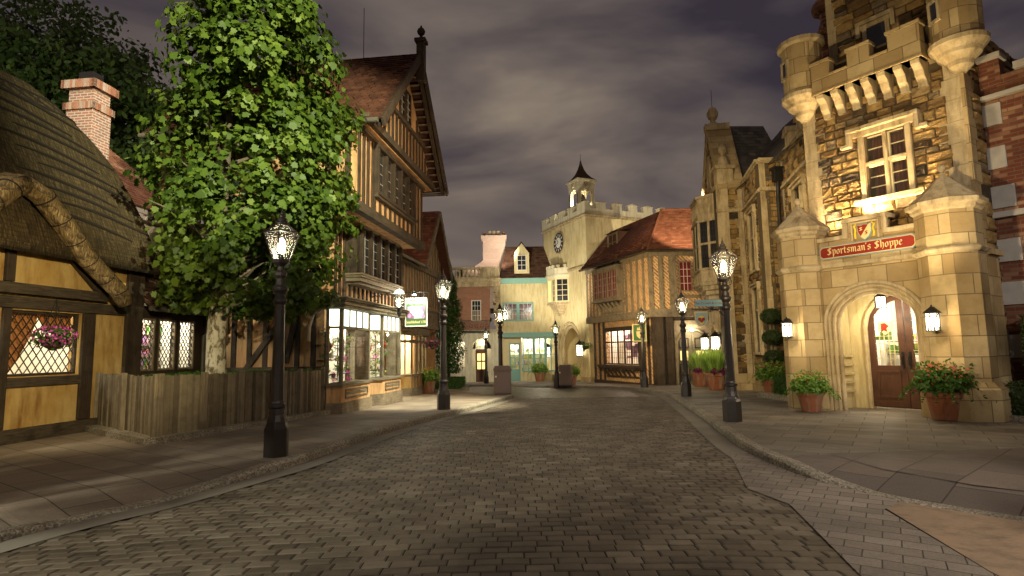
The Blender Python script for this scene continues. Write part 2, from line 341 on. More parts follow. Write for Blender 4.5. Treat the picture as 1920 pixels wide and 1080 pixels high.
def thatch(nm='thatch', k=.72, rows=11.0):
    m, t, b = newmat(nm); uv = wuv(t)
    v = nd(t, 'ShaderNodeMapping', {0: uv, 'Scale': (30, 4, 1)}).outputs[0]; n = noise(t, v, 1.0, 5, .75, .5)
    wv = nd(t, 'ShaderNodeTexWave', {'Vector': nd(t, 'ShaderNodeMapping', {0: uv, 'Scale': (1, 9, 1)}).outputs[0], 'Scale': .62, 'Distortion': 1.2, 'Detail': 2, 'Detail Scale': 3}, wave_type='BANDS', bands_direction='Y', wave_profile='SAW').outputs[0]
    sy = nd(t, 'ShaderNodeSeparateXYZ', {0: uv}).outputs[1]
    wv = mth(t, 'FRACT', mth(t, 'ADD', mth(t, 'MULTIPLY', sy, rows), mth(t, 'MULTIPLY', noise(t, uv, 5, 3), .55)))
    c = ramp(t, n, [(.36, (.026 * k, .016 * k, .007 * k)), (.52, (.09 * k, .058 * k, .024 * k)), (.68, (.23 * k, .155 * k, .065 * k))])
    c = mix(t, c, (.02, .013, .006), mth(t, 'MULTIPLY', ramp(t, wv, [(0, (1, 1, 1)), (.28, (0, 0, 0))]), .75))
    lk(t, c, b.inputs['Base Color']); bump(t, b, mth(t, 'ADD', n, mth(t, 'MULTIPLY', wv, .8)), .9, .04); b.inputs['Roughness'].default_value = .95; return m
M['thatch'] = thatch(); M['straw'] = thatch('trimmed_straw', 2.3, 3.0)
def paving(name, c1, c2, mortar, w, h, ms, rot, dirt, amt, bmp=.4, distort=0.0, msmooth=.3, rough=.75, dsc=.55, speck=.0):
    m, t, b = newmat(name); o = obc(t)
    v = nd(t, 'ShaderNodeMapping', {0: o, 'Rotation': (0, 0, radians(rot))}).outputs[0]
    if distort:
        nz = nd(t, 'ShaderNodeTexNoise', {'Vector': o, 'Scale': 5.0, 'Detail': 2}).outputs['Color']
        v = nd(t, 'ShaderNodeVectorMath', {0: v, 1: nd(t, 'ShaderNodeVectorMath', {0: nz, 'Scale': distort}, operation='SCALE').outputs[0]}, operation='ADD').outputs[0]
    bt = nd(t, 'ShaderNodeTexBrick', {'Vector': v, 'Color1': c4(c1), 'Color2': c4(c2), 'Mortar': c4(mortar), 'Scale': 1, 'Mortar Size': ms, 'Mortar Smooth': msmooth, 'Bias': 0, 'Brick Width': w, 'Row Height': h})
    d = ramp(t, noise(t, o, dsc, 6, .62, .4), [(.42, (0, 0, 0)), (.66, (1, 1, 1))])
    c = mix(t, bt.outputs[0], dirt, mth(t, 'MULTIPLY', d, amt))
    c = mix(t, c, ramp(t, noise(t, o, 70, 3, .7), [(.3, (.55, .55, .55)), (.7, (1.25, 1.25, 1.25))]), .6, 'MULTIPLY')
    lk(t, c, b.inputs['Base Color'])
    hh = mth(t, 'ADD', mth(t, 'MULTIPLY', bt.outputs['Fac'], -1.0), mth(t, 'MULTIPLY', noise(t, o, 28, 4, .6), .55))
    bump(t, b, hh, bmp, .02); b.inputs['Roughness'].default_value = rough; b.inputs['Specular IOR Level'].default_value = .35; return m
M['cobble'] = paving('brick_road', (.11, .088, .060), (.28, .235, .165), (.010, .008, .005), .215, .135, .014, -5, (.065, .052, .036), .85, 1.0, .034, .35, .5, .4)
M['paver2'] = paving('stack_bond_pavers', (.22, .175, .14), (.34, .28, .23), (.05, .04, .03), .27, .2, .006, 33, (.10, .085, .07), .6, .7, .01)
M['flag'] = paving('sandstone_flags', (.36, .285, .21), (.25, .195, .145), (.05, .038, .028), 0.84, .5, .008, 34, (.13, .105, .085), .75, .4)
M['flagr'] = paving('grey_flags', (.32, .275, .22), (.20, .17, .135), (.045, .035, .028), 0.72, .45, .008, 34, (.10, .08, .065), .85, .4)
M['flagd'] = paving('brown_slate_flags', (.22, .17, .14), (.14, .11, .095), (.05, .04, .035), 1.05, .62, .009, -40, (.08, .065, .055), .8, .4)
M['peach'] = stucco('peach_concrete', (.40, .27, .17), (.33, .23, .15), (.22, .16, .11), 2.5)
M['roadbrick'] = attr_mat('road_brick', [(0, (.100, .075, .050)), (.35, (.145, .111, .076)), (.7, (.188, .149, .104)), (1, (.240, .196, .142))], .62, 45, .5, .008, .75, 1.1, .4)
M['roadbed'] = plain('sand_joint', (.028, .021, .014), .95, .5, 9, 0, .3)
M['gutter'] = plain('gutter_concrete', (.22, .19, .15), .85, .35, 1.5, 0, .3)
def aggregate():
    m, t, b = newmat('pebble_kerb'); o = obc(t)
    vo = nd(t, 'ShaderNodeTexVoronoi', {'Vector': o, 'Scale': 55}).outputs
    c = mix(t, (.17, .14, .10), (.58, .51, .39), ramp(t, vo['Color'], [(.2, (0, 0, 0)), (.9, (1, 1, 1))]))
    c = mix(t, c, (.10, .085, .065), mth(t, 'MULTIPLY', ramp(t, noise(t, o, 1.2, 5, .65), [(.4, (0, 0, 0)), (.7, (1, 1, 1))]), .65))
    lk(t, c, b.inputs['Base Color']); bump(t, b, mth(t, 'MULTIPLY', vo['Distance'], -1), .5, .02); return m
M['kerb'] = aggregate()
M['mortar'] = plain('dark_mortar', (.10, .072, .04), .95, .3, 9, 0, .4)
M['soil'] = plain('soil', (.05, .035, .02), .95, .4, 12, 0, .5)
M['earth'] = plain('bare_earth', (.05, .045, .035), .95, .3, .5, 0, .2)
# ---------------------------------------------------------------- builders for walls, roofs, windows, leaves
def wall(mb, x0, x1, z0, z1, y0, y1, holes=()):
    xs = sorted({x0, x1} | {min(max(v, x0), x1) for h in holes for v in h[:2]}); zs = sorted({z0, z1} | {min(max(v, z0), z1) for h in holes for v in h[2:]})
    for a, b in zip(xs, xs[1:]):
        run = None
        for c, d in zip(zs, zs[1:]):
            mx, mz = (a + b) / 2, (c + d) / 2
            if any(h[0] < mx < h[1] and h[2] < mz < h[3] for h in holes):
                if run: mb.box(a, b, y0, y1, run[0], run[1]); run = None
            else: run = (run[0], d) if run else (c, d)
        if run: mb.box(a, b, y0, y1, run[0], run[1])
def rubble(mb, x0, x1, z0, z1, y, rng, holes=(), hr=(.2, .36), wr=(.28, .7), out=.05, ragged=0, prof=None):
    """rock-faced stones laid in broken courses on the plane y (facing -y); prof(z) gives the x limits"""
    z = z0
    while z < z1 - .05:
        h = min(rng.uniform(*hr), z1 - z)
        if z1 - z - h < .1: h = z1 - z
        a, b = (x0, x1) if prof is None else prof(z + h / 2)
        a -= rng.uniform(0, ragged); b += rng.uniform(0, ragged)
        iv = [(a, b)]
        for hx0, hx1, hz0, hz1 in holes:
            if hz0 < z + h * .7 and hz1 > z + h * .3:
                iv = [q for i0, i1 in iv for q in ((i0, min(i1, hx0)), (max(i0, hx1), i1)) if q[1] - q[0] > .06]
        for i0, i1 in iv:
            x = i0
            while x < i1 - .02:
                ww = rng.uniform(*wr)
                if i1 - x - ww < .18: ww = i1 - x
                cells = [(z, z + h)]
                if h > .27 and rng.random() < .25: m = z + h * rng.uniform(.4, .6); cells = [(z, m), (m, z + h)]
                for c0, c1 in cells:
                    col = rng.choice((rng.uniform(.0, .3), rng.uniform(.25, .75), rng.uniform(.4, .8), rng.uniform(.3, .7), rng.uniform(.8, 1)))
                    g = .013; P = []; F = []
                    for j in range(5):
                        for i in range(5):
                            u, v = i / 4, j / 4
                            edge = i in (0, 4) or j in (0, 4)
                            inn = 0 if edge else out * rng.uniform(.55, 1.3)
                            uu = u if edge else u + rng.uniform(-.07, .07); vv = v if edge else v + rng.uniform(-.07, .07)
                            if i == 1: uu = .10 + rng.uniform(-.03, .03)
                            if i == 3: uu = .90 + rng.uniform(-.03, .03)
                            if j == 1: vv = .14 + rng.uniform(-.04, .04)
                            if j == 3: vv = .86 + rng.uniform(-.04, .04)
                            P.append((x + g + uu * (ww - 2 * g), y - inn - (.012 if edge else 0), c0 + g + vv * (c1 - c0 - 2 * g)))
                    for j in range(4):
                        for i in range(4): F.append((j * 5 + i, j * 5 + i + 1, j * 5 + i + 6, j * 5 + i + 5))
                    n = 25
                    P += [(x + g, y + .03, c0 + g), (x + ww - g, y + .03, c0 + g), (x + ww - g, y + .03, c1 - g), (x + g, y + .03, c1 - g)]
                    F += [(n, n + 1, 4, 3, 2, 1, 0), (n + 1, n + 2, 24, 19, 14, 9, 4), (n + 2, n + 3, 20, 21, 22, 23, 24), (n + 3, n, 0, 5, 10, 15, 20)]
                    mb.raw(P, F, col)
                x += ww
        z += h
def quoins(mb, x, z0, z1, y, rng, side=1, w=(.28, .5), h=.42, out=.03):
    """dressed corner stones along a vertical edge at x growing towards side"""
    z = z0; k = 0
    while z < z1 - .02:
        hh = min(h, z1 - z); ww = w[k % 2] + rng.uniform(-.03, .03)
        a, b = (x, x + side * ww) if side > 0 else (x + side * ww, x)
        mb.box(a + .002, b - .002, y - out, y + .05, z + .004, z + hh - .004, rng.uniform(.3, .8)); z += hh; k += 1
def tiles(mb, a, b, c, d, rng, pitch=.19, tw=.18, lift=.028, colr=(0, 1)):
    """clay tiles over the slope a,b (eave) d,c (ridge): one small slab each"""
    a, b, c, d = map(Vector, (a, b, c, d)); L = max((d - a).length, (c - b).length); n = max(2, int(L / pitch))
    nrm = ((b - a).cross(d - a)).normalized()
    if nrm.z < 0: nrm = -nrm
    for i in range(n):
        t0, t1 = i / n, (i + 1.12) / n
        p, q = a.lerp(d, t0), b.lerp(c, t0); r, s_ = a.lerp(d, min(t1, 1)), b.lerp(c, min(t1, 1))
        W = (q - p).length; m = max(1, int(W / tw)); off = .5 if i % 2 else 0
        cuts = [0] + [(k + off) / m for k in range(0 if off else 1, m) if 0 < (k + off) / m < 1] + [1]
        for u0, u1 in zip(cuts, cuts[1:]):
            e = .004 / max(W, .1); l = lift * rng.uniform(.75, 1.35)
            P = [p.lerp(q, u0 + e) + nrm * l, p.lerp(q, u1 - e) + nrm * l, r.lerp(s_, u1 - e) + nrm * .006, r.lerp(s_, u0 + e) + nrm * .006,
                 p.lerp(q, u0 + e) - nrm * .01, p.lerp(q, u1 - e) - nrm * .01]
            mb.raw(P, [(0, 1, 2, 3), (4, 5, 1, 0)], min(1, max(0, rng.gauss(.5, .22))))
    mb.face([a, b, c, d] if (c - d).length > .01 else [a, b, c], .1)
def glazing(name, par, F, x0, x1, z0, z1, y, cols, rows, frame, pane, fw=.06, bar=.022, dep=.07, diamond=0, label=None, barm=None):
    """window frame part with its pane and glazing bars as sub-parts, in the opening x0..x1, z0..z1"""
    f = MB(F)
    f.box(x0, x1, y, y + dep, z0, z0 + fw); f.box(x0, x1, y, y + dep, z1 - fw, z1)
    f.box(x0, x0 + fw, y, y + dep, z0 + fw, z1 - fw); f.box(x1 - fw, x1, y, y + dep, z0 + fw, z1 - fw)
    o = f.build(name, frame, par, label)
    b = MB(F); a0, a1, c0, c1 = x0 + fw, x1 - fw, z0 + fw, z1 - fw
    if diamond:
        px = diamond; pz = diamond * 1.45; k = -int((a1 - a0 + c1 - c0) / px) - 2
        def clip(p, q):
            x, z = p; dx, dz = q[0] - p[0], q[1] - p[1]; t0, t1 = 0, 1
            for pp, qq in ((-dx, x - a0), (dx, a1 - x), (-dz, z - c0), (dz, c1 - z)):
                if abs(pp) < 1e-9:
                    if qq < 0: return None
                else:
                    r = qq / pp
                    if pp < 0: t0 = max(t0, r)
                    else: t1 = min(t1, r)
            return None if t0 >= t1 - 1e-4 else ((x + t0 * dx, z + t0 * dz), (x + t1 * dx, z + t1 * dz))
        H = c1 - c0; run = H / pz * px
        m = int((a1 - a0 + run) / px) + 2
        for k in range(-1, m + 1):
            for sg in (1, -1):
                xs = a0 - run + k * px if sg > 0 else a0 + k * px
                r = clip((xs, c0), (xs + sg * run, c1))
                if r: b.beam((r[0][0], y + dep * .5 + .002 * sg, r[0][1]), (r[1][0], y + dep * .5 + .002 * sg, r[1][1]), .017, .012, (0, 1, 0))
    for i in range(1, cols): xx = a0 + (a1 - a0) * i / cols; b.box(xx - bar / 2, xx + bar / 2, y + dep * .3, y + dep * .62, c0, c1)
    for i in range(1, rows): zz = c0 + (c1 - c0) * i / rows; b.box(a0, a1, y + dep * .34, y + dep * .58, zz - bar / 2, zz + bar / 2)
    if b.f: b.build('glazing_bar' if not diamond else 'lead_lattice', barm or frame, o)
    g = MB(F); g.box(a0, a1, y + dep * .66, y + dep * .72, c0, c1); g.build('pane', pane, o)
    return o
def room(par, F, x0, x1, y0, y1, z0, z1, power, m=None, col=(1, .93, .74), name='lit_room', lights=1):
    b = MB(F); mm = m or M['whitewall']; e = .04
    b.box(x0, x1, y1, y1 + e, z0, z1); b.box(x0 - e, x0, y0, y1, z0, z1); b.box(x1, x1 + e, y0, y1, z0, z1)
    b.box(x0 - e, x1 + e, y0, y1 + e, z1, z1 + e); b.box(x0 - e, x1 + e, y0, y1 + e, z0 - e, z0)
    o = b.build(name, mm, par)
    for i in range(lights):
        x = x0 + (x1 - x0) * (i + .5) / lights
        p = F @ Vector((x, y0 + (y1 - y0) * .45, z1 - .25)); point('room_lamp', p, power, col, .08)
    return o
def leafpts(kind, s):
    if kind == 'maple': return [(0, -.46), (.20, -.34), (.44, -.34), (.37, -.08), (.54, .14), (.30, .17), (.24, .32), (.0, .55), (-.24, .32), (-.30, .17), (-.54, .14), (-.37, -.08), (-.44, -.34), (-.20, -.34)]
    if kind == 'oval': return [(0, -.5), (.26, -.1), (.2, .25), (0, .5), (-.2, .25), (-.26, -.1)]
    if kind == 'blade': return [(-.06, -.5), (.06, -.5), (.03, .2), (0, .5)]
    return [(0, -.5), (.35, 0), (0, .5), (-.35, 0)]
def leaf(mb, p, s, kind, rng, nrm=None, col=None, fold=.12):
    n = Vector(nrm) if nrm is not None else Vector((rng.gauss(0, 1), rng.gauss(0, 1), rng.gauss(.4, 1)))
    n = n.normalized() if n.length > .01 else Vector((0, 0, 1)); u = n.orthogonal().normalized()
    u = Matrix.Rotation(rng.uniform(0, 2 * pi), 3, n) @ u; v = n.cross(u); p = Vector(p)
    mb.face([p + (u * a + v * b - n * (fold * abs(a) + .1 * b * b)) * s for a, b in leafpts(kind, s)], rng.random() if col is None else col)
def blob(rng):
    while True:
        q = Vector((rng.uniform(-1, 1), rng.uniform(-1, 1), rng.uniform(-1, 1)))
        if .02 < q.length <= 1: return q
def shell_leaves(mb, c, r, n, s, kind, rng, inner=.6, flat=0, colf=None):
    c = Vector(c); r = Vector(r) if hasattr(r, '__len__') else Vector((r, r, r))
    for _ in range(n):
        d = blob(rng).normalized(); k = rng.uniform(inner, 1) ** .6
        p = c + Vector((d.x * r.x, d.y * r.y, d.z * r.z)) * k
        nn = d * .8 + Vector((rng.gauss(0, .6), rng.gauss(0, .6), rng.gauss(.25, .6)))
        leaf(mb, p, s * rng.uniform(.7, 1.3), kind, rng, nn, colf(rng, d, k) if colf else None)
def box_leaves(mb, x0, x1, y0, y1, z0, z1, dens, s, rng):
    A = [((x0, y0, z1), (x1 - x0, 0, 0), (0, y1 - y0, 0), (0, 0, 1)), ((x0, y0, z0), (x1 - x0, 0, 0), (0, 0, z1 - z0), (0, -1, 0)), ((x0, y1, z0), (x1 - x0, 0, 0), (0, 0, z1 - z0), (0, 1, 0)),
         ((x0, y0, z0), (0, y1 - y0, 0), (0, 0, z1 - z0), (-1, 0, 0)), ((x1, y0, z0), (0, y1 - y0, 0), (0, 0, z1 - z0), (1, 0, 0))]
    for o, u, v, n in A:
        o, u, v, n = map(Vector, (o, u, v, n))
        for _ in range(int(u.length * v.length * dens)):
            p = o + u * rng.random() + v * rng.random() + n * rng.uniform(-.05, .03)
            leaf(mb, p, s * rng.uniform(.7, 1.4), 'oval', rng, n + Vector((rng.gauss(0, .6), rng.gauss(0, .6), rng.gauss(0, .6))))
def text_mesh(name, s, size, m, par, F, ext=.006, bold=0, shear=0, spacing=1):
    cu = bpy.data.curves.new(name, 'FONT'); cu.body = s; cu.size = size; cu.align_x = 'CENTER'; cu.align_y = 'CENTER'; cu.extrude = ext; cu.offset = bold; cu.shear = shear; cu.space_character = spacing
    cu.resolution_u = 4
    o = bpy.data.objects.new(name, cu); C.objects.link(o); bpy.context.view_layer.update()
    me = bpy.data.meshes.new_from_object(o.evaluated_get(bpy.context.evaluated_depsgraph_get())); bpy.data.objects.remove(o)
    me.name = name
    T = par.matrix_world.inverted() @ F @ Matrix.Rotation(pi / 2, 4, 'X'); me.transform(T)
    me.materials.clear(); me.materials.append(m)
    r = bpy.data.objects.new(name, me); C.objects.link(r); r.parent = par; return r

# ---------------------------------------------------------------- the ground
def smoothline(P, n=5):
    out = []
    for i in range(len(P) - 1):
        p0, p1, p2, p3 = (Vector(P[max(i - 1, 0)]), Vector(P[i]), Vector(P[i + 1]), Vector(P[min(i + 2, len(P) - 1)]))
        for k in range(n):
            t = k / n; out.append(.5 * ((2 * p1) + (p2 - p0) * t + (2 * p0 - 5 * p1 + 4 * p2 - p3) * t * t + (3 * p1 - p0 - 3 * p2 + p3) * t ** 3))
    out.append(Vector(P[-1])); return out
def offline(P, d):
    out = []
    for i, p in enumerate(P):
        a = (P[min(i + 1, len(P) - 1)] - P[max(i - 1, 0)]); a = Vector((a.x, a.y)).normalized(); out.append(Vector((p.x - a.y * d, p.y + a.x * d)))
    return out
def flat(poly, m, name, dz, cut=True):
    bm = bmesh.new(); vs = [bm.verts.new((x, y, 0)) for x, y in poly]
    for tr in tessellate_polygon([[Vector((x, y, 0)) for x, y in poly]]):
        try: bm.faces.new([vs[i] for i in tr])
        except ValueError: pass
    bmesh.ops.bisect_plane(bm, geom=bm.verts[:] + bm.edges[:] + bm.faces[:], plane_co=(0, 13, 0), plane_no=(0, 1, 0))
    for v in bm.verts: v.co.z = gz(v.co.y) + dz
    bmesh.ops.recalc_face_normals(bm, faces=bm.faces[:])
    if sum(f.normal.z for f in bm.faces) < 0: bmesh.ops.reverse_faces(bm, faces=bm.faces[:])
    me = bpy.data.meshes.new(name); bm.to_mesh(me); bm.free(); me.materials.append(m)
    o = bpy.data.objects.new(name, me); C.objects.link(o); o['kind'] = 'structure'; return o
RZ = -.13
flat([(-400, -300), (400, -300), (400, 900), (-400, 900)], M['earth'], 'ground', -2.2) if False else None
g = MB(); g.box(-600, 600, -400, 1500, -2.6, -2.5); o = g.build('ground', M['earth']); o['kind'] = 'structure'
flat([(-26, -14), (26, -14), (26, 62), (-26, 62)], M['cobble'], 'road', RZ)
flat([(-7.5, -3), (7.5, -3), (7.5, 23.4), (-7.5, 23.4)], M['roadbed'], 'road_bed', RZ + .002 - .012 + .012)
LK = smoothline([(-6.6, .0), (-5.6, 2.6), (-5.05, 4.2), (-4.72, 5.39), (-4.45, 6.06), (-4.06, 6.74), (-3.6, 7.92), (-3.25, 8.95), (-2.82, 11.3), (-2.35, 13.2), (-1.9, 15.2), (-1.36, 17.2), (-.72, 20.5), (-.1, 23.4), (-.05, 24.2), (-.3, 24.9), (-1.1, 25.6), (-2.0, 27), (-2.5, 30), (-2.9, 33), (-4.5, 35.4), (-9, 35.8), (-20, 36)])
RK = smoothline([(-20, 37.6), (-9, 37.6), (-1.4, 37.6), (-.3, 37.4), (.3, 36.4), (1.2, 34.4), (2.6, 33.4), (4.2, 32.6), (5.3, 31), (6.1, 28.6), (6.38, 26), (6.2, 23.65), (5.68, 20.2), (5.05, 16.96), (4.5, 14.0), (4.16, 12.2), (3.86, 10.5), (3.68, 9.3), (3.62, 8.3), (3.68, 7.4), (3.86, 6.75), (4.06, 6.3), (4.4, 5.85), (4.85, 5.35), (5.8, 4.5), (7.4, 3.4), (10, 2.0), (14, 0)])
def ldrop(p): # the left kerb sinks nearly flush a little in front of the first lamp
    return -.095 * max(0, min(1, (8.3 - p.y) / 1.4)) * max(0, min(1, (p.y - 5.2) / .8))
def rdrop(p):
    a = 1 if p.y < 6.6 else max(0, 1 - (p.y - 6.6) / 1.3)
    b = 1 if (p.y > 33.6 and -1 < p.x < 1.9) else 0
    return -.115 * max(a, b * .6)
def kerb(line, side, drop, name, label):
    mb = MB(); inner = offline(line, side * .19); n = len(line); P = []
    for p, q in zip(line, inner):
        z = gz(p.y) + drop(p); r = (Vector((q.x, q.y)) - Vector((p.x, p.y)))
        P += [(p.x, p.y, gz(p.y) + RZ - .05), (p.x + r.x * .04, p.y + r.y * .04, z - .03), (p.x + r.x * .2, p.y + r.y * .2, z + .004), (q.x, q.y, z + .006), (q.x, q.y, z - .2)]
    F = [(i * 5 + k, i * 5 + k + 1, i * 5 + k + 6, i * 5 + k + 5) for i in range(n - 1) for k in range(4)]
    mb.raw(P, F); o = mb.build(name, M['kerb']); o['kind'] = 'structure'
    return inner
LI = kerb(LK, 1, ldrop, 'kerb_left', ''); RI = kerb(RK, 1, rdrop, 'kerb_right', '')
def pavement(inner, side, drop, outer, m, name, side_near=False):
    off = offline(inner, side * .7); mb = MB(); n = len(inner)
    P = [(p.x, p.y, gz(p.y) + drop(p)) for p in inner] + [(p.x, p.y, gz(p.y)) for p in off]
    near = MB()
    for i in range(n - 1): (near if side_near and P[i][1] < 8.4 else mb).raw([P[i], P[i + 1], P[n + i + 1], P[n + i]], [(0, 1, 2, 3)])
    o = mb.build(name + '_edge', m); o['kind'] = 'structure'
    if near.f: o = near.build(name + '_near_edge', M['flagd']); o['kind'] = 'structure'
    flat([(p.x, p.y) for p in off] + outer, m, name, 0)
pavement(LI, 1, ldrop, [(-26, 36), (-26, -12), (-9, -8)], M['flag'], 'pavement_left')
pavement(RI, 1, rdrop, [(26, 0), (26, 60), (-26, 60), (-26, 38)], M['flagr'], 'pavement_right', True)
# concrete gutters beside both kerbs, the stack-bond strip and the peach apron
def strip(line, d0, d1, m, name, dz, a, b):
    A = offline(line, d0)[a:b]; B = offline(line, d1)[a:b]; mb = MB()
    for i in range(len(A) - 1):
        mb.raw([(q.x, q.y, gz(q.y) + dz) for q in (A[i], A[i + 1], B[i + 1], B[i])], [(0, 1, 2, 3)])
    o = mb.build(name, m); o['kind'] = 'structure'
# laid brick setts of the nearer carriageway, each one a small bevelled block
GLn = offline(LK, -.345); GRn = offline(RK, -.385)
def xat(line, y):
    for p, q in zip(line, line[1:]):
        if min(p.y, q.y) <= y <= max(p.y, q.y) and abs(p.y - q.y) > 1e-6: return p.x + (q.x - p.x) * (y - p.y) / (q.y - p.y)
    return None
PB = [Vector(v) for v in ((2.2, 2.0), (2.49, 4.36), (2.88, 6.2), (2.72, 6.9), (3.38, 9.2))]
LL = [p for p in GLn if p.y < 23.9 and p.x < 0.5]; RR = [p for p in GRn if 2 < p.x and p.y < 30]
mb = MB(); rg = random.Random(5150); RH, BW = .137, .222; row = 0; y0 = 1.6
while y0 < 24.5:
    x = -6.2 + (BW / 2 if row % 2 else 0) + rg.uniform(-.02, .02)
    while x < 7:
        ww = BW * rg.uniform(.96, 1.04); xc = x + ww / 2; yc = y0 + .55 - .022 * (xc - .2) ** 2 + .012 * sin(xc * 1.7 + y0) + rg.uniform(-.004, .004)
        xl = xat(LL, yc); xr = xat(RR, yc)
        if yc < 9.2: xr = xat(PB, yc) if yc > 2.0 else 2.2
        if xl is None: xl = -6.2
        if yc < 22.9 or True:
            if xr is not None and xl - .2 < x and x + ww < xr + .22 and yc < 23.4 - max(0, .0):
                sl = -.044 * (xc - .2); h = RH; g = .0065; e = .013; z = gz(yc) + RZ + .011 + rg.uniform(-.0025, .0025); tx1, ty1 = rg.uniform(-.003, .003), rg.uniform(-.003, .003)
                def pt(u, v, dz): return (x + u, yc + (u - ww / 2) * sl + v - h / 2 + rg.uniform(-.0015, .0015), z + dz + tx1 * (u / ww - .5) + ty1 * (v / h - .5))
                o = [pt(g, g, -.02), pt(ww - g, g, -.02), pt(ww - g, h - g, -.02), pt(g, h - g, -.02)]; i_ = [pt(g + e, g + e, 0), pt(ww - g - e, g + e, 0), pt(ww - g - e, h - g - e, 0), pt(g + e, h - g - e, 0)]
                m_ = [pt(g, g, -.007), pt(ww - g, g, -.007), pt(ww - g, h - g, -.007), pt(g, h - g, -.007)]
                mb.raw(o + m_ + i_, [(0, 1, 5, 4), (1, 2, 6, 5), (2, 3, 7, 6), (3, 0, 4, 7), (4, 5, 9, 8), (5, 6, 10, 9), (6, 7, 11, 10), (7, 4, 8, 11), (8, 9, 10, 11)], min(1, max(0, rg.gauss(.48, .24))))
        x += ww
    y0 += RH; row += 1
mb.pieces = []; o = mb.build('road_bricks', M['roadbrick']); o['kind'] = 'structure'
flat([(-6.5, 0), (7, 0), (7, 23.45), (-1.2, 23.45), (-4.9, 5.4), (-6.5, 3)], M['mortar'], 'road_bed', RZ - .006 + .004) if False else None
strip(LK, -.005, -.34, M['gutter'], 'gutter_left', RZ + .019, 5, 75)
strip(RK, -.005, -.38, M['gutter'], 'gutter_right', RZ + .019, 30, 98)
# road patches near the camera, on the right
flat([(3.38, 9.2), (3.72, 9.2), (3.66, 8.2), (3.72, 7.3), (3.90, 6.65), (4.10, 6.2), (3.72, 5.96), (3.43, 4.32), (3.3, 2.5), (2.2, 2.5), (2.49, 4.36), (2.88, 6.2), (2.72, 6.9)], M['paver2'], 'paving_strip', RZ + .022)
flat([(4.04, 6.2), (4.4, 5.78), (4.85, 5.28), (5.8, 4.42), (7.4, 3.3), (9.5, 2.0), (3.32, 2.0), (3.43, 4.32), (3.74, 5.96)], M['peach'], 'concrete_apron', RZ + .027)
flat([(4.48, 8.38), (7.3, 8.5), (14, 8.8), (14, 1.2), (8.0, 4.1), (6.35, 5.1), (5.0, 6.4), (4.56, 7.3)], M['flagd'], 'pavement_dark_flags', .005)

# ---------------------------------------------------------------- street lamps
def make_lamp():
    r = thing('street_lamp', L0_LABEL, 'street lamp', loc=(0, 0, 0))
    b = MB(Matrix()); b.lathe([(.19, -.12), (.19, .42), (.165, .47), (.15, .52)], n=6, ph=pi / 6); b.lathe([(.15, .52), (.125, .62), (.118, .72), (.14, .74), (.14, .78), (.11, .80), (.10, .84)], n=12)
    b.build('base', M['metal'], r, bevel=.004)
    p = MB(Matrix()); p.lathe([(.098, .82), (.078, 2.36)], n=8, ph=pi / 8)
    p.lathe([(.08, 2.33), (.105, 2.37), (.105, 2.41), (.082, 2.45), (.088, 2.50), (.125, 2.56), (.125, 2.60), (.085, 2.64), (.068, 2.74), (.10, 2.79), (.10, 2.83), (.06, 2.88), (.045, 2.97)], n=14)
    p.build('pole', M['metal'], r)
    l = MB(Matrix()); R0, R1, Z0, Z1 = .135, .285, 3.03, 3.47
    l.lathe([(.05, 2.93), (.14, 2.99), (.15, 3.03), (.12, 3.035)], n=6, ph=pi / 6)
    for k in range(6):
        a = pi / 6 + k * pi / 3; a2 = a + pi / 3; c, s = cos(a), sin(a); c2, s2 = cos(a2), sin(a2); up = (c, s, 0)
        l.beam((R0 * c, R0 * s, Z0), (R1 * c, R1 * s, Z1), .018, .018, up)
        l.beam((R1 * c, R1 * s, Z1), (.10 * c, .10 * s, 3.62), .016, .016, up)
        l.beam((R1 * c, R1 * s, Z1), (R1 * c2, R1 * s2, Z1), .026, .022, (0, 0, 1)); l.beam((R0 * c, R0 * s, Z0), (R0 * c2, R0 * s2, Z0), .02, .02, (0, 0, 1))
    for s in (-1, 1): l.tube([(s * .06, 0, 2.86), (s * .17, 0, 2.9), (s * .15, 0, 3.0), (s * .11, 0, 3.02)], .009)
    l.build('lantern_frame', M['metal'], r)
    g = MB(Matrix()); g.lathe([(R0 - .012, Z0), (R1 - .012, Z1), (.092, 3.615)], n=6, ph=pi / 6, caps=False); g.build('lantern_glass', M['lampglass'], r)
    f = MB(Matrix()); f.lathe([(.11, 3.60), (.115, 3.63), (.075, 3.66), (.085, 3.70), (.05, 3.73), (.055, 3.76), (.025, 3.79), (.03, 3.82), (.012, 3.84), (.004, 3.92)], n=12); f.build('finial', M['metal'], r)
    m = MB(Matrix()); m.lathe([(.045, 3.03), (.045, 3.14), (.03, 3.15)], n=10); m.build('lamp_holder', M['iron'], r)
    m = MB(Matrix()); m.smooth = True; m.lathe([(.034, 3.15), (.052, 3.2), (.054, 3.30), (.034, 3.37), (.006, 3.40)], n=12); m.build('bulb', M['bulb'], r)
    return r
LG = 'street lamps along both kerbs'
L0_LABEL = 'dark six-sided street lamp'
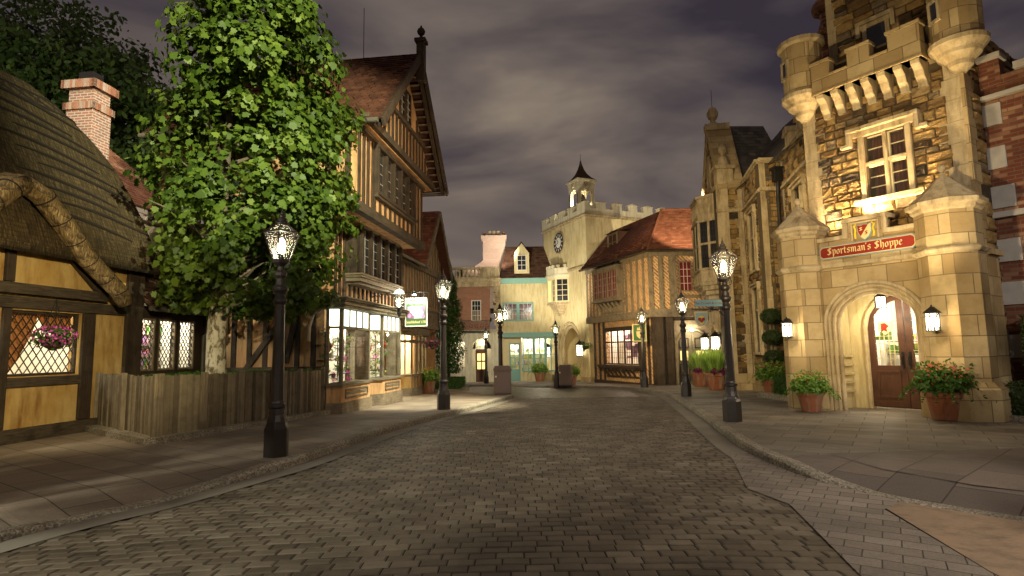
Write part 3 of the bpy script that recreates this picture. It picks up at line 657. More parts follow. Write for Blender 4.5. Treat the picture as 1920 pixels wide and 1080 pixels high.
lamps = [
 (-3.67, 8.96, 0, 'nearest and largest street lamp, before the leafy tree and board fence', 260, 1.0),
 (4.55, 12.1, 0, 'dark street lamp on the right kerb carrying the small blue-green blade sign', 240, .995),
 (-2.0, 16.44, -.09, 'street lamp on the left kerb standing before the hanging picture sign and shop windows', 280, 1.03),
 (6.21, 20.81, -.2, 'street lamp on the right kerb with grey base in front of the arched wooden door', 210, .99),
 (6.58, 29.0, -.42, 'slim street lamp standing in front of the carved timber wall beside the green hanging sign', 180, 1.06),
 (-.56, 25.3, -.32, 'street lamp rising behind the brown bin on the left pavement corner', 200, 1.03),
 (-1.89, 39.87, -.7, 'farthest street lamp in front of the arched doorway of the brick house', 90, 1.01),
 (2.47, 32.9, -.51, 'street lamp beside the brown bin below the clock tower archway', 90, .97)]
L0 = make_lamp()
for i, (x, y, z, lab, pw, sc) in enumerate(lamps):
    o = L0 if i == 0 else dup(L0, (x, y, z))
    o.location = (x, y, z); o.scale = (sc,) * 3; o.rotation_euler = (0, 0, radians((12, 8, 20, 0, 10, 25, 5, 15)[i])); o['label'] = lab; o['group'] = LG
    point('street_lamp_light', (x, y, z + 3.27 * sc), pw, (1, .86, .60), .045)

# ---------------------------------------------------------------- left: thatched cottage
FL = fr(-9.33, 10.54, 83)
cot = thing('thatched_cottage', 'low ochre plastered cottage with dark timbers and a huge thatched roof on the left edge', 'cottage', FL)
b = MB(FL); wall(b, -5, 3.12, -.1, 3.9, 0, .25, [(.02, 1.52, 1.22, 2.47)]); b.box(2.9, 3.12, .25, 6, -.1, 3.9); b.build('plaster_wall', M['yellow'], cot)
b = MB(FL)
for x0, x1, z0, z1, p in ((-5, 3.14, -.1, .26, .07), (-5, 1.56, 1.02, 1.2, .05), (-5, 2.66, 2.5, 2.72, .07), (-2.3, 1.98, 2.76, 2.96, .2)): b.box(x0, x1, -p, .02, z0, z1)
b.build('timber_beam', M['woodh'], cot, bevel=.012)
b = MB(FL)
for x0, x1, z0, z1, p in ((-.16, .0, .27, 2.49, .055), (1.54, 1.84, .27, 2.49, .055), (2.66, 3.14, .27, 3.8, .085), (-1.8, -1.62, .27, 2.49, .055)): b.box(x0, x1, -p, .02, z0, z1)
b.box(3.1, 3.16, .0, .3, .27, 3.7); b.build('timber_post', M['wood'], cot, bevel=.012)
b = MB(FL); b.prism([(-2.1, 2.97), (1.8, 2.97), (-.2, 4.66)], -.12, .6); b.build('gable_wall', M['yellow'], cot)
b = MB(FL); b.beam((-.2, -.15, 2.97), (-.2, -.15, 4.4), .17, .08); b.beam((1.85, -.17, 2.9), (-.2, -.17, 4.66), .17, .1); b.beam((-2.16, -.17, 2.9), (-.2, -.17, 4.66), .17, .1)
b.build('gable_frame', M['wood'], cot, bevel=.01)
glazing('window', cot, FL, .02, 1.52, 1.22, 2.47, .06, 1, 1, M['wood'], M['glass'], .05, diamond=.165, label='leaded diamond window with orange curtains', barm=M['lead'])
room(cot, FL, -.5, 2.3, .3, 2.2, .6, 2.7, 48)
def curtain(F, pts, z0, z1, y, m, par, name='curtain', amp=.03, n=14):
    (a0, b0), (a1, b1) = pts; mb = MB(F); R = 6; P = []
    for j in range(R + 1):
        v = j / R; l = a0 + (a1 - a0) * v ** 1.5; r = b0 + (b1 - b0) * v ** 1.5
        for i in range(n + 1): u = i / n; P.append((l + (r - l) * u, y + amp * sin(i * 2.2), z1 + (z0 - z1) * v))
    mb.raw(P, [(j * (n + 1) + i, j * (n + 1) + i + 1, (j + 1) * (n + 1) + i + 1, (j + 1) * (n + 1) + i) for j in range(R) for i in range(n)]); mb.smooth = True
    return mb.build(name, m, par)
curtain(FL, ((.05, .75), (.02, .2)), 1.27, 2.46, .22, M['curtain'], cot); curtain(FL, ((.72, 1.5), (1.3, 1.5)), 1.9, 2.46, .24, M['curtain'], cot)
# thatch: hull of shrinking rings
def thatch_hull():
    mb = MB(FL); mb.smooth = True; N = 15; P = []; rings = []
    for j in range(N + 1):
        t = j / N; z = 3.66 + 3.905 * t
        e = 1 - (1 - min(t, 1)) ** 1.0
        xr = 3.255 - 1.455 * t ** 4.82; xl = -7.0 + 2.2 * t ** 1.9; yf = -.52 + 1.88 * t ** 1.16; yb = 6.87 - 1.66 * t ** 1.52; r = .25 + .5 * t
        ring = []
        for cx, cy, a0 in ((xr - r, yf + r, -90), (xr - r, yb - r, 0), (xl + r, yb - r, 90), (xl + r, yf + r, 180)):
            for k in range(6): a = radians(a0 + 18 * k); ring.append((cx + r * cos(a), cy + r * sin(a), z))
        rings.append(ring)
    m = len(rings[0])
    inner = [(x * .93 if x > 0 else x, y + (.3 if y < 1 else -.3), z + .02) for x, y, z in rings[0]]
    low = [(x, y, z - .18) for x, y, z in rings[0]]
    R = [inner, low] + rings
    for q in R: P += q
    F = [(j * m + k, j * m + (k + 1) % m, (j + 1) * m + (k + 1) % m, (j + 1) * m + k) for j in range(len(R) - 1) for k in range(m)]
    F.append(tuple(range((len(R) - 1) * m, len(R) * m))); mb.raw(P, F)
    return mb, rings
mb, rings = thatch_hull(); roof = mb.build('thatched_roof', M['thatch'], cot)
mb = MB(FL)
for jj, a, bq in ((14, 0, 12), (13, 0, 12)):
    mb.tube([rings[jj][k % 24] for k in list(range(20, 24)) + list(range(0, 12))], .03)
R1_ = [Vector(rings[13][k % 24]) for k in list(range(20, 24)) + list(range(0, 9))]; R2_ = [Vector(rings[14][k % 24]) for k in list(range(20, 24)) + list(range(0, 9))]
def resample(L, n):
    out = []; seg = [0]
    for p, q in zip(L, L[1:]): seg.append(seg[-1] + (q - p).length)
    for i in range(n):
        d = seg[-1] * i / (n - 1)
        for j in range(len(L) - 1):
            if seg[j + 1] >= d - 1e-6: out.append(L[j].lerp(L[j + 1], (d - seg[j]) / max(1e-6, seg[j + 1] - seg[j]))); break
    return out
A_, B_ = resample(R1_, 30), resample(R2_, 30)
mb.tube([(A_ if i % 2 else B_)[i] for i in range(30)], .025); mb.tube([(B_ if i % 2 else A_)[i] for i in range(30)], .025)
rg = random.Random(3)
for q in range(11):
    j = 2 + q; k0 = 23; pts = []
    for s in range(7):
        u = s / 6; xx = rings[j][0][0] + .05 - 2.3 * u + rg.uniform(-.05, .05)
        zz = rings[j][0][2] + .22 * sin(u * 2) + .06 * u; t = (zz - 3.66) / 3.905; yy = -.52 + 1.88 * max(0, t) ** 1.16 - .015
        pts.append((xx - (j % 3) * .3, yy, zz))
    mb.tube(pts, [.014, .03, .036, .038, .036, .028, .01])
mb.build('roof_rope', M['ropedark'], roof)
# thatched hood over the gable
mb = MB(FL); mb.smooth = True
hoodpts = {}
for sg, ex in ((1, 2.02), (-1, -2.25)):
    pts = [(-.3 - sg * .02, -.45, 4.74), (-.3 + sg * .28, -.5, 4.6), (-.3 + sg * .72, -.53, 4.18), (-.28 + sg * 1.25, -.55, 3.58), (ex * .9, -.56, 2.98), (ex, -.57, 2.72)]
    hoodpts[sg] = pts; mb.tube(pts, [.17, .19, .195, .19, .18, .16], 12)
    top = [(p[0], p[1], p[2] + .18) for p in pts]; back = [(p[0] * .9, 1.5, p[2] + .55) for p in pts]
    mb.raw(top + back, [(i, i + 1, 7 + i, 6 + i) for i in range(5)])
hood = mb.build('thatched_hood', M['straw'], cot)
mb = MB(FL)
for sg, ex in ((1, 2.0), (-1, -2.2)):
    for u in (.14, .30, .46, .62, .78, .92):
        P_ = [Vector(q) for q in hoodpts[sg]]; L_ = resample(P_, 60); i = int(u * 58); c = L_[i]; tg = (L_[i + 1] - L_[i]).normalized(); u1 = Vector((0, -1, 0)); u1 = (u1 - tg * u1.dot(tg)).normalized(); u2 = tg.cross(u1)
        rr = .198 - .028 * u; mb.tube([c + u1 * rr * cos(a) + u2 * rr * sin(a) for a in [2 * pi * k / 16 for k in range(17)]], .014)
mb.build('binding_rope', M['ropedark'], hood)
# low wing with three leaded windows
wing = thing('lean_to_wing', 'low dark-tiled wing with three leaded windows between the thatched cottage and the tree', 'outbuilding', FL @ Matrix.Translation((3.2, .2, 0)))
b = MB(FL); hs = [(3.28, 3.9, 1.2, 2.5), (4.02, 4.64, 1.2, 2.5), (4.76, 5.38, 1.2, 2.5)]
wall(b, 3.16, 5.72, -.1, 2.8, .2, .36, hs); b.build('wall', M['wood'], wing)
for h in hs: glazing('window', wing, FL, h[0], h[1], h[2], h[3], .2, 1, 1, M['gwood'], M['glass'], .045, diamond=.13, barm=M['lead'])
room(wing, FL, 3.2, 5.6, .4, 1.7, .6, 2.7, 34, lights=2)
b = MB(FL)
for z in (1.25, 1.55, 1.85, 2.15, 2.42): b.box(3.3, 5.5, 1.3, 1.62, z, z + .03)
for x in (3.95, 4.65): b.box(x, x + .04, 1.28, 1.64, .8, 2.6)
b.build('shelf', M['shelf'], wing)
b = MB(FL); rg = random.Random(8)
for z in (1.28, 1.58, 1.88, 2.18):
    x = 3.35
    while x < 5.4:
        ww = rg.uniform(.05, .16); b.box(x, x + ww, 1.33, 1.5, z, z + rg.uniform(.07, .22), rg.random()); x += ww + rg.uniform(.01, .08)
b.build('stock_on_shelves', M['mixfl'], wing)
b = MB(FL); rg = random.Random(5); tiles(b, (3.1, -.25, 2.72), (5.95, -.25, 2.72), (5.55, 2.4, 5.1), (3.1, 2.4, 5.1), rg, .17, .2, .03); b.build('tiled_roof', M['tiledark'], wing)
b = MB(FL); b.tube([(3.1, -.3, 2.7), (5.98, -.3, 2.68)], .06, 8); b.tube([(5.9, -.28, 2.68), (5.9, -.2, 2.45), (5.72, -.05, 2.25), (5.66, .12, 2.1), (5.66, .12, .1)], .055, 8); b.build('gutter_and_downpipe', M['pipe'], wing)
# hanging basket
def foliage_basket(name, label, F, x, y, z, r, n, fl, share=.5, seed=1, hook=.5, group='hanging flower baskets', s=.06):
    p = F @ Vector((x, y, z)); o = thing(name, label, 'hanging basket', loc=tuple(p), group=group); rg = random.Random(seed)
    FF = Matrix.Translation(p)
    b = MB(FF); b.lathe([(.03, -.24), (.14, -.17), (.2, -.02), (.21, .02)], n=14); b.build('basket', M['soil'], o)
    b = MB(FF)
    for k in range(3): a = 2.1 * k; b.tube([(.19 * cos(a), .19 * sin(a), 0), (0, 0, hook)], .006, 4)
    b.build('chain', M['iron'], o)
    b = MB(FF); shell_leaves(b, (0, 0, 0), (r, r * .8, r * .55), n, s, 'oval', rg, .3); b.build('foliage', M['hedge'], o)
    b = MB(FF); shell_leaves(b, (.03, -.03, .03), (r * .98, r * .8, r * .5), int(n * share), s * .85, 'oval', rg, .75); b.build('flowers', fl, o)
    return o
bk = foliage_basket('hanging_basket', 'hanging basket of magenta flowers in front of the leaded cottage window', FL, .14, -.8, 1.93, .40, 700, M['pink'], .45, 2, .72)
# brick chimney behind the thatch
FC = FL @ Matrix.Translation((4.28, 2.75, 0))
ch = thing('brick_chimney', 'brick chimney stack with two corbelled rims rising behind the thatched roof', 'chimney', FC)
b = MB(FC); b.box(0, .62, 0, .82, 2, 8.6); b.box(.03, .59, .03, .79, 8.6, 9.2); b.build('brick_shaft', M['chbrick'], ch)
for z0, z1, e in ((8.42, 8.62, .06), (9.02, 9.26, .11)):
    b = MB(FC); rg = random.Random(4)
    for q in range(2):
        Lx = (.62 if q == 0 else .82) + 2 * e; n = int(Lx / .085)
        for k in range(n):
            a0 = -e + Lx * k / n; a1 = -e + Lx * (k + 1) / n - .012
            if q == 0: b.box(a0, a1, -e, -e + .1, z0, z1, rg.random()); b.box(a0, a1, .82 + e - .1, .82 + e, z0, z1, rg.random())
            else: b.box(-e, -e + .1, a0 + .0, a1, z0, z1, rg.random()); b.box(.62 + e - .1, .62 + e, a0, a1, z0, z1, rg.random())
    b.box(-e + .02, .62 + e - .02, -e + .02, .82 + e - .02, z0 + .01, z1 - .01, .3)
    b.build('brick_rim', attr_mat('rim_brick', [(0, (.24, .10, .06)), (.5, (.36, .17, .11)), (1, (.42, .34, .29))]) if z0 < 9 else bpy.data.materials['rim_brick'], ch)
b = MB(FC); b.box(.15, .5, .2, .65, 9.2, 9.6); b.build('chimney_cap', M['iron'], ch)
# house with red tiled roof behind
FD = FL @ Matrix.Translation((6.3, 6.0, 0))
hd = thing('tiled_house', 'house with red tiled roof and white cornice glimpsed between the chimney and the tree', 'house', FD)
b = MB(FD); b.box(.2, 6.3, 0, 7, 0, 6.9); b.build('wall', M['cream2'], hd)
b = MB(FD); b.box(-.1, 6.5, -.32, 0, 6.9, 7.1); b.box(0, 6.4, -.2, 0, 6.7, 6.9); b.build('cornice', M['white'], hd)
b = MB(FD); tiles(b, (-.3, -.4, 7.1), (6.7, -.4, 7.1), (5.2, 3.4, 10.6), (1.0, 3.4, 10.6), random.Random(6), .2, .2, .04); b.face([(-.3, -.4, 7.1), (1.0, 3.4, 10.6), (-.3, 7.2, 7.1)], .3); b.face([(-.3, 7.2, 7.1), (1.0, 3.4, 10.6), (5.2, 3.4, 10.6), (6.7, 7.2, 7.1)], .3); b.face([(6.7, -.4, 7.1), (6.7, 7.2, 7.1), (5.2, 3.4, 10.6)], .3)
b.build('tiled_roof', M['tilelit'], hd)
b = MB(FD)
for k in range(14): b.box(.1 + k * .45, .32 + k * .45, -.3, -.2, 6.72, 6.88)
b.build('dentil_band', M['white'], hd)

# ---------------------------------------------------------------- fence, ground cover and tree
P0, P1, P2 = FL @ Vector((2.06, .0, 0)), FL @ Vector((.34, -2.81, 0)), FL @ Vector((5.5, -3.52, 0))
fe = thing('board_fence', 'weathered vertical board fence around the planted bed in front of the cottage', 'fence', loc=tuple(P1), rotz=83)
b = MB(Matrix()); rg = random.Random(11); pb = MB(Matrix()); kb = MB(Matrix())
for A, B in ((P0, P1), (P1, P2)):
    A = Vector((A.x, A.y, gz(A.y))); B = Vector((B.x, B.y, gz(B.y))); d = (B - A); L = d.length; u = d.normalized(); n = Vector((u.y, -u.x, 0)); x = 0; k = 0
    if n.x < 0 and n.y > -.2: n = -n
    k2 = 0
    while x < L - .04:
        ww = min(rg.uniform(.055, .13), L - x); p = A + u * x; q = A + u * (x + ww - .012); o_ = n * rg.uniform(-.012, .012); z1 = 1.2 + rg.uniform(-.02, .015) - .006 * x
        ln = u * rg.uniform(-.006, .006); th = n * .035
        Vb = [p + o_, q + o_, q + o_ - th, p + o_ - th]
        b.raw([v + Vector((0, 0, .1)) for v in Vb] + [v + ln + Vector((0, 0, z1)) for v in Vb], [(3, 2, 1, 0), (4, 5, 6, 7), (0, 1, 5, 4), (1, 2, 6, 5), (2, 3, 7, 6), (3, 0, 4, 7)], min(1, max(0, rg.gauss(.45, .28))))
        x += ww
    m = 2 if L < 4.5 else 5
    for i in range(m + 1):
        p = A + d * i / m + n * .04
        if i == 0 and A is not P0: pass
        pb.beam(p + Vector((0, 0, -.02)), p + Vector((0, 0, 1.235)), .11, .09, n)
    kb.beam(A - u * .1 + n * .12 + Vector((0, 0, .03)), B + u * .14 + n * .12 + Vector((0, 0, .03)), .16, .28, n)
b.build('board', M['fence'], fe, label='weathered vertical boards'); pb.build('fence_post', M['gwood'], fe, bevel=.008)
kb.build('stone_curb', M['kerb'], fe)
gp = thing('planter_bed', 'raised bed of soil held by the board fence', 'planter', FL)
b = MB(FL); b.slab([(2.05, -.1), (.48, -2.72), (5.45, -3.4), (5.85, -2.8), (5.8, .1)], -.05, 1.02); b.build('soil', M['soil'], gp)
b = MB(FL); rg = random.Random(21)
for _ in range(5200):
    v_ = rg.random() ** 1.6; x = .5 + v_ * 1.5 + rg.random() * (5.2 - v_ * 1.5); y = -2.70 - max(0, x - .5) * .14 * (1 - v_) + v_ * 2.6
    leaf(b, (x, y, 1.08 + rg.uniform(-.05, .07)), rg.uniform(.035, .07), 'oval', rg, (rg.gauss(0, .5), -.4 + rg.gauss(0, .5), 1))
tag(b.build('ground_cover', M['hedge']), 'low green ground cover filling the fenced bed', 'ground cover', kind='stuff')
# the plane tree
tp = FL @ Vector((3.0, -2.1, 0)); tx, ty = tp.x, tp.y
tr = thing('plane_tree', 'large leafy plane tree with mottled pale trunk behind the board fence', 'tree', loc=(tx, ty, 0))
b = MB(Matrix()); b.smooth = True; rg = random.Random(31)
b.tube([(tx, ty, .3), (tx + .01, ty, 1.2), (tx - .02, ty, 2.0), (tx + .03, ty + .02, 2.7), (tx + .05, ty, 3.2)], [.26, .225, .205, .21, .15], 14)
trunk = b.build('trunk', M['bark'], tr)
b = MB(Matrix()); b.smooth = True; ends = []; b.tube([(tx + .05, ty, 3.1), (tx, ty, 4.5), (tx + .1, ty, 7), (tx + .05, ty, 9.5)], [.15, .12, .08, .03], 10)
for k in range(26):
    a = rg.uniform(0, 2 * pi); z0 = rg.uniform(2.4, 7.5); L = rg.uniform(.9, 1.6); p = Vector((tx, ty, z0)); pts = [p]
    for s in range(5): p = p + Vector((cos(a) * L / 5, sin(a) * L / 5, .34 * L / 2 * rg.uniform(.4, 1))); a += rg.uniform(-.25, .25); pts.append(p)
    b.tube(pts, [.07, .055, .04, .03, .02, .01], 7); ends += pts[2:]
b.build('branch', M['twig'], tr)
b = MB(Matrix()); CC = Vector((tx + .80, ty, 6.15))
def crown_r(z): # radius of the crown by height
    K = [(2.4, 1.1), (2.9, 1.75), (3.6, 2.0), (5.5, 2.15), (7.4, 2.1), (9.0, 1.8), (9.8, 1.4), (10.6, .9), (11.2, .2)]
    for (a, p), (c, q) in zip(K, K[1:]):
        if a <= z <= c: return p + (q - p) * (z - a) / (c - a)
    return 0
clumps = []
for k in range(400):
    z = rg.uniform(2.6, 11.0); a = rg.uniform(0, 2 * pi); r = crown_r(z) * (rg.uniform(.25, 1) ** .5) * rg.uniform(.86, 1.12)
    clumps.append(Vector((CC.x + r * cos(a), CC.y + r * sin(a), z)))
for c in clumps:
    cr = rg.uniform(.3, .56); bias = rg.uniform(-.22, .22)
    out = (c - Vector((CC.x, CC.y, c.z - .8))).normalized()
    for _ in range(52):
        d = blob(rg); p = c + Vector((d.x, d.y, d.z * .8)) * cr
        leaf(b, p, rg.choice((rg.uniform(.08, .15), rg.uniform(.13, .22))), 'maple', rg, out * .7 + d * .5 + Vector((rg.gauss(0, .45), rg.gauss(0, .45), rg.gauss(.1, .45))), min(1, max(0, rg.gauss(.5 + bias, .2))))
b.build('crown', M['leaf'], tr)
# dark trees behind the cottage
def dark_tree(name, label, x, y, h, r, n, seed, s=.3, m='leafd', cat='tree', z0f=.3, group=None):
    o = thing(name, label, cat, loc=(x, y, gz(y)), group=group); rg = random.Random(seed)
    b = MB(Matrix()); b.tube([(x, y, -1), (x + .2, y, h * .5), (x, y, h * .85)], [.32, .22, .07], 8)
    for k in range(9):
        a = rg.uniform(0, 6.3); z0 = rg.uniform(h * .3, h * .7); b.tube([(x, y, z0), (x + cos(a) * r * .45, y + sin(a) * r * .45, z0 + r * .4), (x + cos(a) * r * .8, y + sin(a) * r * .8, z0 + r * .9)], [.1, .06, .02], 5)
    b.build('trunk', M['twig'], o)
    b = MB(Matrix())
    for k in range(n):
        d = blob(rg); c = Vector((x + d.x * r, y + d.y * r, h * (z0f + (1 - z0f) * .5) + d.z * h * (1 - z0f) * .5)); cr = rg.uniform(.12, .26) * r; bi = rg.uniform(-.25, .25)
        for _ in range(42):
            e = blob(rg); leaf(b, c + Vector((e.x * cr, e.y * cr, e.z * cr * .6)), s * rg.uniform(.6, 1.3), 'oval', rg, None, min(1, max(0, rg.gauss(.45 + bi, .2))))
    b.build('crown', M['leafbg' if m == 'leafd' else m], o); return o
for x, y, h, r, n, sd, lab in ((-29.5, 32.5, 21.5, 5.8, 420, 41, 'dark tree behind the thatched roof at the far left edge'), (-24.6, 34.5, 21.0, 5.0, 380, 42, 'dark broad tree standing behind the brick chimney'),
                              (-33, 40, 29.0, 7.0, 420, 43, 'tallest dark tree at the top left corner of the view')):
    dark_tree('dark_tree', lab, x, y, h, r, n, sd, .42, group='trees behind the cottage')
dark_tree('dark_tree', 'dark distant treetop left of the pale chimney', -4.6, 60, 10.2, 2.6, 60, 44, .3)
dark_tree('dark_tree', 'dark distant treetop behind the columnar holly', -7.6, 62, 9.4, 2.6, 60, 45, .3)
# columnar holly with a clipped hedge at its foot
hx, hy = -3.55, 31.6
o = thing('columnar_tree', 'narrow dense green columnar tree beside the timber house and brick house', 'tree', loc=(hx, hy, gz(hy)))
b = MB(Matrix()); b.tube([(hx, hy, -.6), (hx, hy, 6)], [.1, .03], 8); b.build('trunk', M['twig'], o)
b = MB(Matrix()); rg = random.Random(51)
for _ in range(9500):
    u = rg.random(); z = .35 + u * 6.4; r = .92 * min(1, (u + .03) / .1) ** .5 * (1 - max(0, (u - .35) / .65) ** 1.5 * .97) * (1 + .16 * sin(z * 5 + rg.uniform(-.6, .6))); a = rg.uniform(0, 6.283); k = rg.uniform(.55, 1.04)
    leaf(b, (hx + r * k * cos(a), hy + r * k * sin(a), z), rg.uniform(.08, .16), 'oval', rg, (cos(a), sin(a), rg.gauss(.2, .6)))
b.build('crown', M['conifer'], o)
def hedge(name, label, x0, x1, y0, y1, z0, z1, F=Matrix(), seed=1, m='hedge', dens=420, s=.07):
    p = F @ Vector(((x0 + x1) / 2, (y0 + y1) / 2, z0)); mb = MB(F); rg = random.Random(seed); e = .05; mb.box(x0 + e, x1 - e, y0 + e, y1 - e, z0, z1 - e, .05)
    box_leaves(mb, x0, x1, y0, y1, z0, z1, dens, s, rg); o = thing(name, label, 'hedge', loc=tuple(p)); mb.build('foliage', M[m], o); return o
hedge('clipped_hedge', 'low clipped green hedge at the foot of the columnar tree', -4.3, -2.75, 29.6, 32.8, -.55, .1, seed=52)
b = MB(); b.box(-4.5, -2.55, 29.3, 33.0, -.7, -.38); tag(b.build('stone_bed_edging', M['kerb']), 'low stone edging around the hedge bed on the left pavement', 'edging')

# ---------------------------------------------------------------- pots
def pot(name, label, x, y, s, seed, kind, group='terracotta pots of plants along the pavements', z=None):
    z0 = gz(y) if z is None else z
    o = thing(name, label, 'flower pot', loc=(x, y, z0), group=group); FF = Matrix.Translation((x, y, z0)) @ Matrix.Scale(s, 4); rg = random.Random(seed)
    b = MB(FF); b.smooth = False; b.lathe([(.17, 0), (.19, .02), (.25, .34), (.275, .345), (.285, .42), (.27, .425), (.25, .42), (.245, .36)], n=28); b.build('terracotta_pot', M['terra'], o)
    b = MB(FF); b.lathe([(.24, .30), (.245, .37)], n=20); b.build('soil', M['soil'], o)
    b = MB(FF)
    if kind == 'grass':
        for _ in range(900):
            a = rg.uniform(0, 6.283); r0 = rg.uniform(0, .22); l = rg.uniform(.3, .75); tl = rg.uniform(.05, .6); p = Vector((r0 * cos(a), r0 * sin(a), .4)); q = p + Vector((cos(a) * tl * l, sin(a) * tl * l, l * (1 - .35 * tl))); sd = Vector((-sin(a), cos(a), 0)) * .008; m_ = p.lerp(q, .6) + Vector((0, 0, .05))
            c = rg.random(); b.face([p - sd, p + sd, m_ + sd, m_ - sd], c); b.face([m_ - sd, m_ + sd, q], c)
        b.build('foliage', M['grassy'], o); f = MB(FF)
        for k in range(4): a = rg.uniform(-2.6, .2); shell_leaves(f, (.24 * cos(a), .24 * sin(a), .46), .1, 60, .07, 'oval', rg, .3)
        f.build('flowers', M['purple'], o)
    else:
        shell_leaves(b, (0, 0, .56), (.40, .40, .24), 1000, .085, 'oval', rg, .35)
        for _ in range(420):
            a = rg.uniform(0, 6.283); r = rg.uniform(.1, .42); leaf(b, (r * cos(a), r * sin(a), rg.uniform(.5, .95) - r * .3), .06, 'oval', rg)
        for _ in range(14):
            a = rg.uniform(0, 6.283); p = Vector((.3 * cos(a), .3 * sin(a), .5))
            for k in range(16): p = p + Vector((cos(a) * .018, sin(a) * .018, .01 - k * .003)); leaf(b, p, .055, 'oval', rg)
        b.build('foliage', M['fern'] if kind != 'dark' else M['hedge'], o)
        f = MB(FF)
        for _ in range(120 if kind == 'few' else 260):
            a = rg.uniform(0, 6.283); r = rg.uniform(.05, .36); leaf(f, (r * cos(a), r * sin(a), rg.uniform(.66, .9) - r * .35), .045, 'oval', rg, (0, -.5, 1))
        f.build('flowers', M['redfl'], o)
    return o
pot('flower_pot', 'terracotta pot with leafy green plant left of the stone arch', 7.05, 13.75, 1.08, 61, 'few')
pot('flower_pot', 'large weathered terracotta pot with reddish flowers right of the stone arch', 8.74, 11.72, 1.34, 62, 'dark')
pot('flower_pot', 'terracotta pot of bright green leaves beside the tiered topiary', 9.15, 20.4, 1.35, 63, 'few')
pot('flower_pot', 'front pot of tall grassy plants and dark purple flowers below the shield sign', 8.85, 25.1, 1.75, 64, 'grass')
pot('flower_pot', 'rear pot of tall grassy plants partly hidden near the arched wooden door', 9.3, 28.6, 1.75, 65, 'grass')
pot('flower_pot', 'pot of red and yellow flowers beside the timber shop on the left pavement', -3.95, 26.6, 1.35, 66, 'few')
pot('flower_pot', 'round pot under the teal shop window of the cream house', 1.95, 42.6, 1.6, 67, 'few')
pot('flower_pot', 'pot half hidden behind the bin by the clock tower arch', 3.45, 34.6, 1.4, 68, 'few')
b = MB(); b.slab([(1.05, 23.0), (1.42, 22.97), (1.44, 23.22), (1.07, 23.25)], gz(23.1) + RZ + .016, gz(23.1) + RZ + .03); tag(b.build('drain_cover', M['gutter']), 'small pale drain cover set in the brick road before the far bend', 'drain cover')
# bins
def bin_(label, x, y, rot):
    z = gz(y); F = fr(x, y, rot, z); o = thing('litter_bin', label, 'litter bin', F, group='brown litter bins')
    b = MB(F); b.box(-.36, .36, -.3, .3, .04, .98); b.build('body', M['bin'], o, bevel=.015)
    b = MB(F); b.prism([(-.38, .98), (.38, .98), (.38, 1.06), (.3, 1.2), (-.3, 1.2), (-.38, 1.06)], -.32, .32); b.build('lid', M['bin'], o, bevel=.015)
    b = MB(F); b.box(-.3, .3, -.318, -.3, .1, .7); b.box(-.27, .27, -.345, -.32, 1.02, 1.1); b.build('door', M['metal'] if False else M['bin'], o, bevel=.006)
    b = MB(F); b.box(-.33, -.25, -.335, -.3, .72, .8); b.build('latch', M['white'], o)
    b = MB(F); b.box(-.33, .33, -.27, .27, -.02, .05); b.build('plinth', M['iron'], o); return o
bin_('brown steel litter bin at the left pavement corner with a street lamp behind it', -.48, 24.6, 4)
bin_('brown litter bin beside the lamp on the far pavement below the clock tower', 2.98, 32.9, -12)

# trees outside the view: left casts the leaf shadows, right added to dapple floodlight
dark_tree('unseen_tree', 'street tree beside the left pavement behind the viewpoint', -8.4, 1.2, 5.6, 1.5, 60, 46, .2, z0f=.45)
dark_tree('unseen_tree', 'unseen tree added by the right pavement to break up its floodlight', 6.6, -1.6, 6.4, 1.6, 60, 47, .2, z0f=.5)
# ---------------------------------------------------------------- left: tall timber-framed shop
FH = fr(-4.78, 17.7, 83)
th = thing('timber_framed_house', 'tall jettied half-timbered house with steep tiled gable and glowing shop windows below', 'house', FH)
def studs(mb, xs, z0, z1, y, w=.11, p=.05): 
    for x in xs: mb.box(x - w / 2, x + w / 2, y - p, y + .03, z0, z1)
def lin(a, b, n): return [a + (b - a) * i / (n - 1) for i in range(n)]
# upper walls
b = MB(FH); wall(b, -1.75, 4.3, 3.1, 5.42, .05, .3); b.box(-1.75, -1.5, .3, 5, -.2, 5.42); b.box(3.2, 3.45, .3, 5, -.3, 5.42); b.box(-1.75, -1.5, .85, .9, -.2, 3.1)
wall(b, -2.7, 3.45, 5.42, 7.75, -1.0, -.8); b.box(-2.7, -2.5, -.8, 5, 5.42, 7.75); b.box(3.25, 3.45, -.8, 5, 5.42, 7.75)
b.build('plaster_wall', M['orange'], th)
b = MB(FH); b.prism([(-2.75, 7.75), (4.0, 7.75), (.63, 11.25)], -1.25, -1.0); b.build('gable_wall', M['orange'], th)
b = MB(FH)
studs(b, lin(-1.68, -1.1, 3), 3.1, 5.4, .05, .12); studs(b, lin(2.85, 4.25, 5), 3.1, 5.4, .05, .12); studs(b, lin(-1.0, 2.8, 12), 3.1, 3.66, .05, .1)
studs(b, [-2.62, -2.3, -1.98, -1.62], 5.6, 7.7, -1.0, .13); studs(b, [2.28, 2.62, 2.98, 3.38], 5.6, 7.7, -1.0, .13); studs(b, lin(-1.45, 2.15, 9), 5.6, 6.15, -1.0, .11)
for x in lin(-2.45, 3.7, 18):
    h = (3.37 - abs(x - .63)) * 1.04 + 7.75; z1 = min(9.0, h - .1)
    if z1 > 8.1: b.box(x - .05, x + .05, -1.31, -1.2, 7.95, z1)
for x in (-.75, -.45, 1.95, 2.25): b.box(x - .05, x + .05, -1.31, -1.2, 9.1, (3.37 - abs(x - .63)) * 1.04 + 7.6)
for x in lin(.6, 4.9, 10): b.box(-1.81, -1.73, x - .07, x + .07, -.1, 5.4)
for x in lin(-.75, 4.9, 11): b.box(-2.76, -2.68, x - .07, x + .07, 5.6, 7.7)
